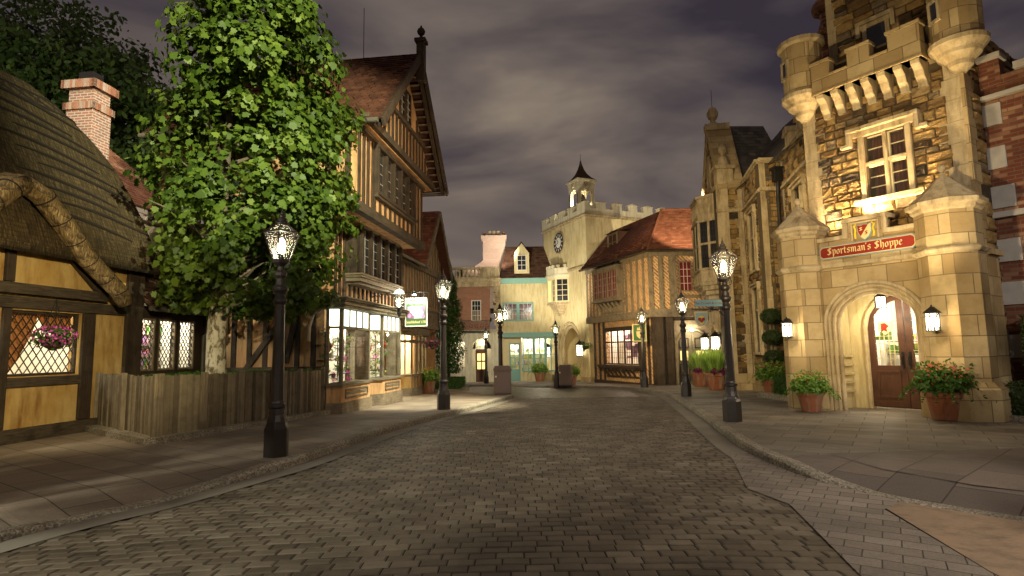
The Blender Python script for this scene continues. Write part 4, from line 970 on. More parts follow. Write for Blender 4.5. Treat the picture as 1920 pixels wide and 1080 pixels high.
b.beam((-1.80, 1.4, 1.3), (-1.80, .35 + .7, 3.0), .16, .09, (1, 0, 0)); b.beam((-1.82, 2.6, 1.1), (-1.82, 1.1, 3.1), .16, .1, (1, 0, 0))
b.build('timber_stud', M['wood'], th, bevel=.008)
b = MB(FH)
for x0, x1, z0, z1, y in ((-2.85, 3.6, 5.33, 5.6, -1.0), (-2.8, 3.5, 7.62, 7.78, -1.02), (-2.9, 4.12, 7.76, 7.98, -1.27), (-1.55, 2.25, 6.02, 6.16, -1.04), (-1.4, 2.7, 8.98, 9.12, -1.24), (-1.8, 3.5, 3.1, 3.2, .05)): b.box(x0, x1, y - .12, y + .12, z0, z1)
b.box(-1.86, -1.74, .3, 5, 1.0, 1.2); b.box(-1.86, -1.74, .3, 5, -.2, .1); b.box(-1.86, -1.74, .3, 5, 3.0, 3.25)
b.box(-2.86, -2.7, -.9, 5, 5.33, 5.6); b.box(-2.9, -2.7, -.9, 5, 7.6, 7.8)
b.build('timber_beam', M['woodh'], th, bevel=.01)
b = MB(FH); b.box(-2.7, 3.45, -1.0, .06, 5.40, 5.45); b.box(-2.75, 4.0, -1.25, -.95, 7.72, 7.76); b.build('jetty_soffit', M['orange'], th)
# second-floor window band
for k in range(5):
    x0 = -1.42 + k * .72; x1 = x0 + .6
    glazing('casement_window', th, FH, x0, x1, 6.2, 7.5, -1.07, 2, 4, M['wood'], M['darkglass'], .04, .016, .06, barm=M['palebar'])
b = MB(FH)
for k in range(6): x = -1.53 + k * .72; b.box(x, x + .12, -1.17, -1.0, 6.16, 7.55)
b.box(-1.55, 2.28, -1.2, -1.0, 7.5, 7.62); b.box(-1.55, 2.28, -1.2, -1.0, 6.1, 6.2); b.build('window_mullion', M['wood'], th, bevel=.008)
for x0 in (.02, .66): glazing('attic_window', th, FH, x0, x0 + .55, 9.2, 10.3, -1.3, 2, 4, M['wood'], M['darkglass'], .05, .018, .07, barm=M['palebar'])
# first-floor oriel
b = MB(FH); P = [(-1.0, -.45), (2.75, -.45), (2.75, .06), (-1.0, .06)]
b.box(-1.0, 2.75, -.45, .06, 5.32, 5.42)
for z0, z1, e in ((3.58, 3.66, -.1), (3.66, 3.78, 0), (3.78, 3.84, .05), (3.84, 3.9, .09)): b.box(-1.0 - e, 2.75 + e, -.45 - e, .05, z0, z1)
b.build('oriel_base', M['gwoodh'], th, bevel=.012)
b = MB(FH)
for k in range(6): x = -1.0 + k * .726; b.box(x, x + .12, -.5, -.32, 3.9, 5.32)
b.box(-1.0, -.9, -.42, .05, 3.9, 5.32); b.box(2.65, 2.75, -.42, .05, 3.9, 5.32); b.box(-1.0, 2.75, -.3, -.28, 3.9, 4.0)
b.build('oriel_mullion', M['wood'], th, bevel=.008)
for k in range(5):
    x0 = -.87 + k * .726; glazing('oriel_window', th, FH, x0, x0 + .6, 3.92, 5.3, -.42, 2, 5, M['wood'], M['darkglass'] if k != 1 else M['darkglass'], .035, .014, .05, barm=M['palebar'])
# roof
b = MB(FH); rg = random.Random(71); yf, yb_ = -1.78, 5.2
tiles(b, (-2.98, yb_, 7.75), (-2.98, yf, 7.75), (.63, yf, 11.5), (.63, yb_, 11.5), rg, .19, .19, .05)
tiles(b, (4.24, yf, 7.75), (4.24, yb_, 7.75), (.63, yb_, 11.5), (.63, yf, 11.5), rg, .19, .19, .05)
b.build('tiled_roof', attr_mat('dimmed_tile', [(0, (.06, .022, .014)), (.5, (.12, .045, .026)), (1, (.19, .075, .042))], .85, 30, .3, .01, .45, 1.5), th)  # weak light on this roof is put into the darker tile colours
b = MB(FH)
for sg in (-1, 1):
    a = (.63, yf - .03, 11.4); c = (.63 + sg * 3.62, yf - .03, 7.64); b.beam(a, c, .26, .08)
    b.beam((.63, yf + .12, 11.3), (.63 + sg * 3.5, yf + .12, 7.62), .1, .14)
b.build('bargeboard', M['wood'], th, bevel=.01)
b = MB(FH)
for k in range(18):
    for sg in (-1, 1):
        t = k / 18; b.beam((.63 + sg * 3.55 * t, yf + .05, 11.3 - 3.68 * t), (.63 + sg * 3.55 * t, -1.2, 11.3 - 3.68 * t), .12, .02, (0, 0, 1))
b.build('soffit_boards', M['gwood'], th)
b = MB(FH); b.box(.5, .76, yf - .16, yf + .1, 10.5, 12.0); b.box(.44, .82, yf - .22, yf + .16, 11.86, 11.97); b.lathe([(.13, 12.0), (.05, 12.08), (.05, 12.12), (.12, 12.2), (.14, 12.28), (.10, 12.36), (.04, 12.41), (.03, 12.46), (.005, 12.5)], .63, yf - .03, 14)
b.build('finial_post', M['wood'], th, bevel=.01)
b = MB(FH); b.tube([(.63, .2, 11.4), (.63, .2, 13.3)], .012, 5); b.build('lightning_rod', M['iron'], th)
b = MB(FH); b.tube([(-3.06, -1.7, 7.68), (-3.06, 5.2, 7.68)], .07, 8); b.tube([(4.3, -1.7, 7.68), (4.3, 5.2, 7.68)], .07, 8); b.build('gutter', M['pipe'], th)
# fascia over the shop
b = MB(FH)
for z0, z1, e in ((2.84, 2.92, .12), (2.92, 3.04, .16), (3.04, 3.09, .24), (3.09, 3.13, .30)): b.box(-2.15 - e, 3.3 + e * .3, -.38 - e, .3, z0 - .06, z1 - .06)
b.build('cornice', M['shopwood'], th, bevel=.01)
# shop bays
FHb = FH @ Matrix.Translation((0, -.26, 0))
def bay(nm, lab, x0, x1, yl, z00, sp):
    o = nm
    for z0, z1, e, m_, n_ in ((z00, .22, .05, 'gwoodh', 'bay_plinth'), (.22, .66, 0, 'orange', 'bay_panel'), (.66, .74, .06, 'shopwood', 'bay_sill')):
        b = MB(FHb); b.slab([(x0 - e - sp, yl), (x0 - e, -.12 - e), (x1 + e, -.12 - e), (x1 + e, yl + .3)], z0, z1); bp = b.build(n_, M[m_], th, bevel=.006)
        if n_ == 'bay_panel':
            f = MB(FHb); a, c = x0 + .22, x1 - .22
            for q in ((a, c, .32, .36), (a, c, .53, .57)): f.box(q[0], q[1], -.155, -.11, q[2], q[3])
            for q in (a, c - .05): f.box(q, q + .05, -.155, -.11, .36, .53)
            f.box(a + .12, c - .12, -.14, -.11, .41, .48); f.build('panel_moulding', M['shopwood'], bp)
    f = MB(FHb)
    for x, w_ in ((x0, .1), (x1 - .1, .1)): f.box(x, x + w_, -.12, -.02, .74, 2.86)
    f.box(x0 - sp, x0 - sp + .07, yl - .04, yl + .04, .74, 2.86); f.box(x0 + .1, x1 - .1, -.11, -.03, 2.22, 2.3); f.box(x0 + .1, x1 - .1, -.11, -.03, 2.76, 2.86); f.beam((x0 + .03, -.04, 2.26), (x0 - sp + .03, yl, 2.26), .08, .06, (0, 0, 1)); f.beam((x0 + .03, -.04, 2.81), (x0 - sp + .03, yl, 2.81), .08, .1, (0, 0, 1))
    for k in range(1, 4): x = x0 + .1 + (x1 - x0 - .2) * k / 4; f.box(x - .03, x + .03, -.10, -.04, 2.3, 2.76)
    f.box(x1 - .05, x1, -.02, yl + .1, .74, 2.86)
    fo = f.build('bay_window_frame', M['shopwood'], th, bevel=.005)
    g = MB(FHb); g.box(x0 + .1, x1 - .1, -.075, -.068, .74, 2.22); g.beam((x0 + .03, -.03, 1.48), (x0 - sp + .03, yl, 1.48), .004, 1.48, (0, 0, 1)); g.build('pane', M['glass'], fo)
    g = MB(FHb); g.box(x0 + .1, x1 - .1, -.075, -.068, 2.3, 2.76); g.beam((x0 + .03, -.03, 2.53), (x0 - sp + .03, yl, 2.53), .004, .46, (0, 0, 1)); g.build('transom_pane', M['glowcool'], fo)
bay('bay', 'x', -2.08, 0.0, .26, -.2, .12); bay('bay', 'x', 1.1, 2.98, .31, -.35, .37)
room(th, FH, -1.70, 3.1, .36, 3.6, -.15, 2.82, 80, m=plain('shop_room_wall', (.62, .60, .50), .8, .1, 2, 0, 0), col=(1, .95, .78), lights=3)
b = MB(FH); b.box(-1.5, -1.45, -.02, .6, .7, 2.8) if False else None
b.box(-.02, 1.0, .36, .42, -.3, 2.84); b.build('shop_door', M['shopwood'], th)
# display inside: shelves, topiary, flowers
b = MB(FH); rg = random.Random(81)
for x0, x1 in ((-2.0, -.1), (1.15, 2.9)):
    for z, y in ((.95, .18), (1.35, .34), (1.78, .46)): b.box(x0 + .1, x1 - .1, y - .1, y + .1, z, z + .02)
    for x in (x0 + .12, (x0 + x1) / 2, x1 - .12): b.box(x, x + .025, .2, .225, .74, 2.15); b.box(x, x + .025, .5, .525, .74, 2.15)
b.box(1.7, 1.76, .3, .36, .74, 2.5); b.box(-1.0, -.5, 1.3, 1.34, 0, 2.2); b.build('display_rack', M['iron'], th)
b = MB(FH)
for cx in (-1.75, -1.1, -.4, 1.4, 2.0, 2.7):
    hh = rg.uniform(.9, 1.5)
    for z in lin(.9, .9 + hh, 5): shell_leaves(b, (cx + rg.uniform(-.08, .08), .14 + rg.uniform(0, .2), z), rg.uniform(.1, .19), 90, .06, 'oval', rg, .2)
for _ in range(34): shell_leaves(b, (rg.choice((rg.uniform(-1.95, -.1), rg.uniform(1.2, 2.8))), rg.uniform(.05, .5), rg.choice((.85, 1.05, 1.5, 1.9))), rg.uniform(.06, .12), 40, .05, 'oval', rg, .2)
b.build('flower_display', M['mixfl'], th)
b = MB(FH)
for _ in range(12): shell_leaves(b, (rg.choice((rg.uniform(-1.9, -.1), rg.uniform(1.2, 2.8))), rg.uniform(.02, .3), rg.choice((.8, .98, 1.4))), .09, 30, .055, 'oval', rg, .2)
b.build('purple_flowers', M['pink'], th)
b = MB(FH)
for cx, z in ((-1.85, 1.75), (1.15, 1.7), (2.5, 1.85)): b.lathe([(.02, z - .16), (.09, z), (.02, z + .14)], cx, .1, 10)
b.build('red_ornament', M['signred'], th)
b = MB(FH)
for k in range(14): x = rg.uniform(-1.4, 3); z = rg.uniform(.6, 1.9); b.box(x, x + rg.uniform(.1, .4), 2.6, 2.9, z, z + rg.uniform(.1, .4))
for z in (.6, 1.1, 1.6, 2.1): b.box(-1.4, 3.1, 2.5, 3.2, z - .04, z)
b.build('back_shelves', M['shelf'], th)
b = MB(FH); pts = [(-1.72 - .0, -.12 + .62 * (1 - cos(a)), 2.15 + .62 * sin(a)) for a in [pi / 2 * k / 8 for k in range(9)]]
b.tube([(-2.08, .6, 1.9), (-2.1, .58, 2.3), (-2.14, .45, 2.65), (-2.15, .1, 2.84)], .06, 8); b.build('curved_bracket', M['gwood'], th)

# bracket lantern on the timber house
FB = FH @ Matrix.Translation((1.1, 0.05, 0))
lb = thing('bracket_lantern', 'round-topped lantern on a scrolled iron bracket above the shop windows', 'wall lantern', FB)
b = MB(FB); b.box(-.02, .02, -.03, 0, 3.12, 3.62); b.tube([(0, 0, 3.52), (0, -.95, 3.52)], .014, 6)
for (cy, cz, r, s) in ((-.16, 3.33, .12, 1), (-.36, 3.42, .07, -1), (-.58, 3.46, .05, 1)): b.tube([(0, cy + r * (1 - k * .05) * cos(k * .55) * s, cz + r * (1 - k * .05) * sin(k * .55)) for k in range(15)], .011, 5)
b.build('scroll_bracket', M['iron'], lb)
b = MB(FB); cy = -.98
for k in range(8):
    a = k * pi / 4; b.beam((.12 * cos(a), cy + .12 * sin(a), 3.0), (.19 * cos(a), cy + .19 * sin(a), 3.43), .014, .014, (cos(a), sin(a), 0))
    b.tube([(.19 * cos(a), cy + .19 * sin(a), 3.43), (.15 * cos(a), cy + .15 * sin(a), 3.55), (.06 * cos(a), cy + .06 * sin(a), 3.63), (0, cy, 3.65)], .008, 5)
b.lathe([(.2, 3.42), (.205, 3.43), (.2, 3.45), (.19, 3.44)], 0, cy, 16, caps=False); b.lathe([(.125, 2.97), (.13, 3.01), (.06, 2.96), (.05, 2.86), (.08, 2.84), (.03, 2.7)], 0, cy, 10); b.build('lantern_frame', M['iron'], lb)
b = MB(FB); b.smooth = True; b.lathe([(.115, 3.0), (.18, 3.43)], 0, cy, 16, caps=False); b.build('lantern_glass', M['lampglass'], lb)
b = MB(FB); b.smooth = True; b.lathe([(.185, 3.45), (.15, 3.55), (.06, 3.62), (.01, 3.64)], 0, cy, 16); b.build('glass_dome', emit('lit_dome', (1, .9, .62), 1.8), lb)
b = MB(FB); b.lathe([(.03, 3.05), (.04, 3.15), (.03, 3.27), (.005, 3.3)], 0, cy, 10); b.build('bulb', M['bulb'], lb)
point('bracket_lantern_light', FB @ Vector((0, cy, 3.2)), 40, (1, .86, .6), .05)
# hanging picture sign
FS = FH @ Matrix.Translation((3.15, 0, 0)) @ Matrix.Rotation(radians(-90), 4, 'Z')   # local -y faces the camera
sg_ = thing('hanging_picture_sign', 'green framed hanging sign with white teapot and pink flowers under a bright sign lamp', 'sign', FS)
sx0, sx1, sz0, sz1 = .52, 1.28, 2.50, 3.48   # x runs out from the wall
b = MB(FS); b.box(sx0, sx1, -.03, .03, sz0, sz1); b.build('sign_board', M['signgreen'], sg_)
b = MB(FS)
for q in ((sx0 - .03, sx1 + .03, sz0 - .03, sz0), (sx0 - .03, sx1 + .03, sz1, sz1 + .03), (sx0 - .03, sx0, sz0, sz1), (sx1, sx1 + .03, sz0, sz1)): b.box(q[0], q[1], -.045, .045, q[2], q[3])
b.build('sign_frame', M['signwhite'], sg_)
b = MB(FS); b.box(sx0 + .05, sx1 - .05, -.036, -.029, sz0 + .26, sz1 - .26); b.build('picture_ground', M['mauve'], sg_)
b = MB(FS); rg = random.Random(9)
cx, cz = (sx0 + sx1) / 2 + .06, (sz0 + sz1) / 2 - .02
b.prism([(cx + .21 * cos(a), cz + .16 * sin(a)) for a in lin(0, 2 * pi, 25)[:-1]], -.043, -.037)
b.prism([(cx + .08 * cos(a), cz + .17 + .05 * sin(a)) for a in lin(0, 2 * pi, 13)[:-1]], -.043, -.037)
b.prism([(cx - .18, cz - .05), (cx - .34, cz + .10), (cx - .31, cz + .12), (cx - .16, cz + .05)], -.0435, -.0375); b.prism([(cx - .14, cz - .2), (cx + .15, cz - .2), (cx + .1, cz - .1), (cx - .1, cz - .1)], -.0425, -.0372)
b.build('teapot_painting', M['signwhite'], sg_)
b = MB(FS)
for (fx, fz) in ((sx0 + .14, sz1 - .36), (sx0 + .12, sz0 + .36), (sx1 - .12, sz0 + .33), (sx0 + .22, sz1 - .33)):
    for k in range(5): a = k * 1.257; b.prism([(fx + .045 * cos(a) + .035 * cos(q), fz + .045 * sin(a) + .035 * sin(q)) for q in lin(0, 2 * pi, 9)[:-1]], -.042 - k * .0005, -.036)
b.build('painted_flowers', M['pinkpaint'], sg_)
text_mesh('sign_lettering', 'Established 1706', .125, M['signgold'], sg_, FS @ Matrix.Translation(((sx0 + sx1) / 2, -.034, sz0 + .13)), .003, .002, .3)
text_mesh('sign_title', 'Tea Caddy', .17, M['signwhite'], sg_, FS @ Matrix.Translation(((sx0 + sx1) / 2, -.034, sz1 - .13)), .003, .003, .3)
b = MB(FS); b.tube([(0, 0, 3.72), (1.4, 0, 3.72)], .014, 6); b.tube([(sx0 + .1, 0, 3.72), (sx0 + .1, 0, 3.54)], .008, 5); b.tube([(sx1 - .1, 0, 3.72), (sx1 - .1, 0, 3.54)], .008, 5); b.build('sign_bracket', M['iron'], sg_)
b = MB(FS); b.tube([(.9, 0, 3.75), (.9, -.2, 3.8), (.92, -.3, 3.72)], .012, 6); b.lathe([(.05, 3.68), (.1, 3.6)], .92, -.32, 12, caps=False); b.build('sign_lamp', M['iron'], sg_)
b = MB(FS); b.lathe([(.02, 3.58), (.06, 3.6), (.06, 3.64), (.02, 3.67)], .92, -.32, 10); b.build('sign_bulb', emit('sign_bulb', (1, .97, .85), 90), sg_)
point('sign_light', FS @ Vector((.92, -.34, 3.55)), 42, (1, .95, .8), .05)

# ---------------------------------------------------------------- smaller timber house beyond
FG = FH @ Matrix.Translation((3.6, .6, 0))
gh = thing('small_timber_house', 'smaller timbered house with carved jetty and red tiled gable beyond the tall one', 'house', FG)
F = FH
b = MB(F); wall(b, 4.3, 12.3, 3.6, 5.5, .55, .8); wall(b, 3.5, 12.3, -.6, 2.8, 1.0, 1.2, [(3.7, 5.9, .4, 2.5), (6.35, 9.3, .4, 2.5)]); b.prism([(8.0, 5.5), (12.6, 5.5), (10.3, 8.3)], .5, .75); b.box(12.1, 12.3, .8, 7, -.6, 5.5)
b.build('plaster_wall', M['orange'], gh)
b = MB(F); studs(b, lin(3.6, 12.2, 22), 3.7, 5.5, .55, .13)
for x in lin(8.6, 12, 8): b.box(x - .06, x + .06, .44, .52, 5.6, min(7.9, 5.5 + (2.3 - abs(x - 10.3)) * 1.2))
b.box(8.0, 12.6, .4, .55, 5.45, 5.65); b.box(3.5, 12.4, .42, .56, 5.3, 5.45); b.build('timber_stud', M['gwood'], gh, bevel=.01)
b = MB(F); b.box(4.35, 10.7, .25, .8, 2.75, 3.45); b.box(4.35, 10.75, .15, .8, 3.45, 3.55); b.box(4.35, 10.75, .21, .8, 2.62, 2.75)
for k in range(14): x = 3.9 + k * .38; b.box(x + .5, x + .64, .35, 1.0, 2.46, 2.62)
b.build('carved_jetty', M['gwoodh'], gh, bevel=.012)
b = MB(F)
for k in range(7):
    cx = 4.9 + k * .85
    b.tube([(cx + .3 * cos(a), .235, 2.9 + .42 * sin(a)) for a in lin(0, pi, 11)], .03, 5)
    for a in lin(.35, pi - .35, 5): b.tube([(cx, .235, 2.82), (cx + .25 * cos(a), .235, 2.9 + .32 * sin(a))], .02, 4)
b.build('carving', M['gwood'], gh)
def bay3(x0, x1, y0, y1, z0, top):
    y1 = y0 + .5
    b = MB(F); b.slab([(x0 - .35, y1), (x0, y0), (x1, y0), (x1 + .3, y1)], z0, .02); b.build('bay_plinth', M['gwoodh'], gh)
    b = MB(F); b.slab([(x0 - .32, y1), (x0, y0 + .04), (x1, y0 + .04), (x1 + .25, y1)], .02, .5); bb = b.build('bay_panel', M['yellow'], gh)
    b = MB(F)
    for k in range(6): x = x0 + (x1 - x0 - .06) * k / 5; b.box(x, x + .06, y0, y0 + .1, .02, .5)
    b.box(x0, x1, y0 - .02, y1, .5, .6); b.build('bay_sill', M['gwoodh'], gh)
    b = MB(F)
    for k in range(5): x = x0 + (x1 - x0 - .07) * k / 4; b.box(x, x + .07, y0, y0 + .07, .6, top)
    b.box(x0 - .35, x0 - .27, y1 - .06, y1 + .02, .6, top); b.beam((x0, y0 + .03, 2.01), (x0 - .32, y1, 2.01), .08, .1, (0, 0, 1)); b.beam((x0 - .16, y0 + .27, .6), (x0 - .16, y0 + .27, top), .05, .05)
    b.box(x0, x1, y0 - .01, y0 + .13, 1.95, 2.07); b.box(x0 - .1, x1 + .1, y0 - .08, y1, top, top + .3)
    b.build('bay_window_frame', M['gwood'], gh, bevel=.006)
    b = MB(F); b.box(x0, x1, y0 + .14, y0 + .15, .6, 1.95); b.box(x0, x1, y0 + .14, y0 + .15, 2.07, top); b.beam((x0, y0 + .05, (.6 + top) / 2), (x0 - .3, y1, (.6 + top) / 2), .005, top - .6, (0, 0, 1)); b.build('pane', M['glass'], gh)
bay3(6.9, 9.2, .4, 1.5, -.6, 2.3)
room(gh, F, 3.6, 12, 1.25, 3.6, -.3, 2.75, 130, col=(1, .86, .52), lights=3)
b = MB(F); rg = random.Random(83)
for k in range(40): x = rg.uniform(3.7, 9.2); z = rg.choice((.3, .8, 1.3, 1.8)); b.box(x, x + rg.uniform(.1, .35), 2.0, 2.3, z, z + rg.uniform(.1, .35))
b.build('shop_goods', M['shelf'], gh)
glazing('window', gh, F, 3.7, 5.9, .4, 2.5, .98, 3, 2, M['gwood'], M['glass'], .08, .05, .1)
b = MB(F); rg = random.Random(84); tiles(b, (3.4, .2, 5.45), (8.4, .2, 5.45), (8.4, 3.6, 8.3), (3.4, 3.6, 8.3), rg, .2, .2, .03)
tiles(b, (7.85, 5, 5.45), (7.85, .05, 5.45), (10.3, .05, 8.55), (10.3, 5, 8.55), rg, .2, .2, .03); tiles(b, (12.75, .05, 5.45), (12.75, 5, 5.45), (10.3, 5, 8.55), (10.3, .05, 8.55), rg, .2, .2, .03)
b.build('tiled_roof', M['tile'], gh)
b = MB(F); b.beam((10.3, -.0, 8.45), (7.8, 0, 5.35), .22, .08); b.beam((10.3, -.0, 8.45), (12.8, 0, 5.35), .22, .08); b.build('bargeboard', M['gwood'], gh, bevel=.01)
b = MB(F); b.tube([(10.85, .2, 5.3), (10.85, .2, 2.9), (10.7, .35, 2.5), (10.2, .9, 2.2), (10.2, .92, -.5)], .06, 8); b.tube([(3.4, .1, 5.4), (8.1, .1, 5.4)], .07, 8); b.build('downpipe', M['pipe'], gh)
foliage_basket('hanging_basket', 'hanging basket of pink flowers at the corner of the carved jetty by the holly', F, 8.9, .05, 1.9, .46, 700, M['pink'], .6, 85, .6)
foliage_basket('hanging_basket', 'small pink flower basket half hidden beside the glazed shop bay', F, 4.1, .3, 2.0, .30, 380, M['pink'], .6, 86, .7)
# ---------------------------------------------------------------- far end: brick house
def arc(cx, cz, r, a0, a1, n=12, rz=None): return [(cx + r * cos(a0 + (a1 - a0) * k / n), cz + (rz or r) * sin(a0 + (a1 - a0) * k / n)) for k in range(n + 1)]
FI = fr(-6.0, 44.0, 0)
ih = thing('brick_house', 'red brick house with cream quoins, balustrade and arched doorway at the far left end', 'house', FI)
F = fr(0, 44, 0)
b = MB(F); wall(b, -6, -1.75, 3.1, 6.5, 0, .3, [(-3.18, -2.42, 3.85, 5.47)]); b.build('brick_wall', M['redbrick'], ih)
b = MB(F); dz = arc(-2.4, 1.75, .72, 0, pi, 12)
wall(b, -6, -.95, -1.1, 3.1, -.06, .3, [(-4.5, -3.65, .3, 2.3), (-3.1, -1.7, -1.1, 2.5)])
b.prism([(-3.1, 2.5), (-3.1, 1.75)] + list(reversed(arc(-2.4, 1.75, .7, 0, pi, 14))) + [(-1.7, 2.5)], -.06, .3) if False else None
b.prism(list(reversed(arc(-2.4, 1.78, .7, 0, pi, 14))) + [(-1.7, 2.5), (-3.1, 2.5)], -.058, .3)
b.build('ground_floor_wall', M['cream2'], ih)
b = MB(F)
for k in range(8): w_ = .5 if k % 2 else .34; b.box(-.95 - w_, -.95, -.06, .3, 3.1 + k * .425 + .004, 3.1 + (k + 1) * .425 - .004)
b.build('quoins', M['trim'], ih)
b = MB(F)
for z0, z1, e in ((3.02, 3.16, .1), (6.5, 6.72, .12), (6.72, 6.86, .22), (6.86, 7.0, .34), (7.0, 7.12, .4)): b.box(-6.2, -.95 + e * .3, -.06 - e, .3, z0, z1)
b.box(-6, -.95, -.15, .15, 7.12, 7.25); b.box(-6, -.95, -.18, .18, 7.9, 8.05); b.box(-2.5, -.95, -.12, .12, 7.25, 7.9); b.build('cornice', M['trim'], ih)
b = MB(F)
for k in range(12): b.lathe([(.06, 7.25), (.09, 7.35), (.1, 7.45), (.05, 7.65), (.07, 7.75), (.06, 7.9)], -5.8 + k * .29, 0, 8)
b.build('baluster', M['trim'], ih)
glazing('window', ih, F, -3.18, -2.42, 3.85, 5.47, .02, 3, 4, M['white'], M['darkglass'], .07, .03, .1)
curtain(F, ((-3.1, -2.5), (-3.1, -2.5)), 3.92, 4.7, .085, M['drape'], ih)
glazing('lit_window', ih, F, -4.5, -3.65, .3, 2.3, 0, 4, 5, M['creampaint'], M['glass'], .07, .025, .1)
b = MB(F); b.box(-2.9, -2.05, .35, .42, -1.1, 1.62); dd = b.build('front_door', M['doorbrown'], ih)
b = MB(F)
for x in (-2.78, -2.42):
    b.box(x, x + .28, .33, .36, .15, .7); b.box(x, x + .28, .33, .36, .8, 1.35)
b.build('door_glass', M['glowamber'], dd)
b = MB(F); b.box(-3.2, -2.9, .36, .44, -1.1, 2.5); b.box(-2.05, -1.6, .36, .44, -1.1, 2.5); b.box(-3.2, -1.6, .36, .44, 1.7, 2.6); b.build('door_surround', M['cream2'], ih)
b = MB(F)
for k in range(7): a = .3 + k * .42; b.tube([(-2.4 + .1 * cos(a), .3, 1.8 + .1 * sin(a)), (-2.4 + .62 * cos(a), .3, 1.8 + .62 * sin(a))], .012, 4)
b.build('fanlight', M['iron'], ih)
b = MB(F); b.box(-3.9, -1.7, -.62, -.06, 3.0, 3.08); b.tube([(-3.9, -.6, 3.85), (-1.75, -.6, 3.85), (-1.75, -.1, 3.85)], .02, 5)
for k in range(24): x = -3.88 + k * .093; b.tube([(x, -.6, 3.08), (x, -.6, 3.85)], .009, 4)
for k in range(5): b.tube([(-3.6 + k * .42 + .13 * cos(q), -.61, 3.45 + .13 * sin(q)) for q in lin(0, 6.2, 9)], .012, 4)
b.build('iron_balcony', M['iron'], ih)
room(ih, F, -5.5, -3.3, .4, 2, -.8, 2.7, 60)
point('porch_lamp', F @ Vector((-2.4, .12, 2.1)), 14, (1, .88, .6), .06)
# chimney with pots
FCh = F @ Matrix.Translation((-1.5, 3.0, 0))
pc = thing('pale_chimney', 'broad floodlit pink brick chimney with five pots above the brick house', 'chimney', FCh)
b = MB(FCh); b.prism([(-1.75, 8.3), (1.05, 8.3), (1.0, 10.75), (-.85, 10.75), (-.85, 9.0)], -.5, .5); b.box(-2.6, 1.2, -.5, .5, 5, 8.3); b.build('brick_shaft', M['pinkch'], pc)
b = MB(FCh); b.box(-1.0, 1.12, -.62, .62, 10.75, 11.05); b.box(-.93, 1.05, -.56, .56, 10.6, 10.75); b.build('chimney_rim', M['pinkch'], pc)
for k, x in enumerate((-.75, -.3, .06, .42, .85)):
    b = MB(FCh); b.lathe([(.13, 11.05), (.11, 11.3), (.15, 11.34 + (.1 if 0 < k < 4 else 0)), (.15, 11.42 + (.1 if 0 < k < 4 else 0))], x, 0, 12); b.build('chimney_pot', M['terra'] if k in (0, 4) else M['trim'], pc)

# ---------------------------------------------------------------- far end: cream house with teal trim
FJ = fr(-.95, 44.2, 0)
jh = thing('cream_house', 'cream rendered house with teal trim and dark mansard roof between brick house and clock tower', 'house', FJ)
b = MB(F); wall(b, -.93, 3.6, 2.9, 6.75, .2, .5, [(-.76, 1.63, 3.8, 5.24)]); wall(b, -.93, 3.6, -1.1, 2.55, .2, .5, [(-.76, .6, -1.1, 2.5), (.68, 3.4, -.1, 2.5)]); b.build('rendered_wall', M['cream'], jh)
b = MB(F); b.box(-.93, 3.6, -.02, .2, 6.72, 6.98); b.box(-.93, 3.6, -.12, .2, 6.98, 7.12); b.box(-.93, 3.6, .02, .3, 2.55, 2.9); b.box(-.93, 3.6, -.06, .2, 2.82, 2.9); b.build('teal_band', M['teal'], jh)
wj = glazing('casement_window', jh, F, -.76, .435, 3.8, 5.24, .12, 3, 3, M['teal'], M['darkglass'], .11, .03, .1, barm=M['white']); glazing('casement_window', jh, F, .435, 1.63, 3.8, 5.24, .12, 3, 3, M['teal'], M['darkglass'], .11, .03, .1, barm=M['white'])
for x0, x1 in ((-.62, .3), (.58, 1.5)): curtain(F, ((x0, x1), (x0, x1)), 3.92, 4.5, .185, M['drape'], jh); curtain(F, ((x0, x1), (x0, x0 + .15)), 4.5, 5.1, .187, M['redcurtain'], jh)
glazing('shop_window', jh, F, .72, 1.6, -.1, 2.5, .1, 2, 2, M['teal'], M['glass'], .1, .07, .12); glazing('shop_window', jh, F, 1.6, 2.5, -.1, 2.5, .1, 2, 2, M['teal'], M['glass'], .1, .07, .12); glazing('shop_window', jh, F, 2.5, 3.38, -.1, 2.5, .1, 2, 2, M['teal'], M['glass'], .1, .07, .12)
d_ = glazing('shop_door', jh, F, -.3, .55, -1.05, 2.1, .55, 2, 3, M['teal'], M['glass'], .12, .06, .1)
b = MB(F); b.box(-.2, .45, .55, .6, -.95, .1); b.build('door_panel', M['teal'], jh)
b = MB(F); b.box(-.76, -.3, .5, .56, -1.1, 2.5); b.box(.55, .62, .5, .56, -1.1, 2.5); b.box(-.3, .55, .5, .56, 2.1, 2.5); b.build('entry_surround', M['creampaint'], jh)
room(jh, F, -.9, 3.5, .7, 3.2, -.9, 2.6, 110, lights=2)
b = MB(F); rg = random.Random(91)
for k in range(70): x = rg.uniform(-.3, 3.3); z = rg.choice((-.1, .4, .9, 1.4)) ; y = rg.uniform(.9, 2.6); b.box(x, x + rg.uniform(.06, .22), y, y + .1, z, z + rg.uniform(.1, .35), rg.random())
for z in (-.12, .38, .88, 1.38): b.box(-.8, 3.3, 2.6, 3.0, z - .03, z, .2)
b.build('shop_goods', M['mixfl'], jh)
b = MB(F); rg = random.Random(92); tiles(b, (-1.0, -.1, 7.12), (3.7, -.1, 7.12), (3.7, 1.6, 9.9), (-.4, 1.6, 9.9), rg, .26, .26, .05); b.face([(-1.0, -.1, 7.12), (-.4, 1.6, 9.9), (-.4, 6, 9.9), (-1.0, 6, 7.12)], .2); b.build('mansard_roof', M['tiledark'], jh)
b = MB(F); b.prism([(.2, 7.5), (1.38, 7.5), (1.38, 9.1), (.79, 9.9), (.2, 9.1)], -.02, 1.4); b.build('dormer', M['cream'], jh)
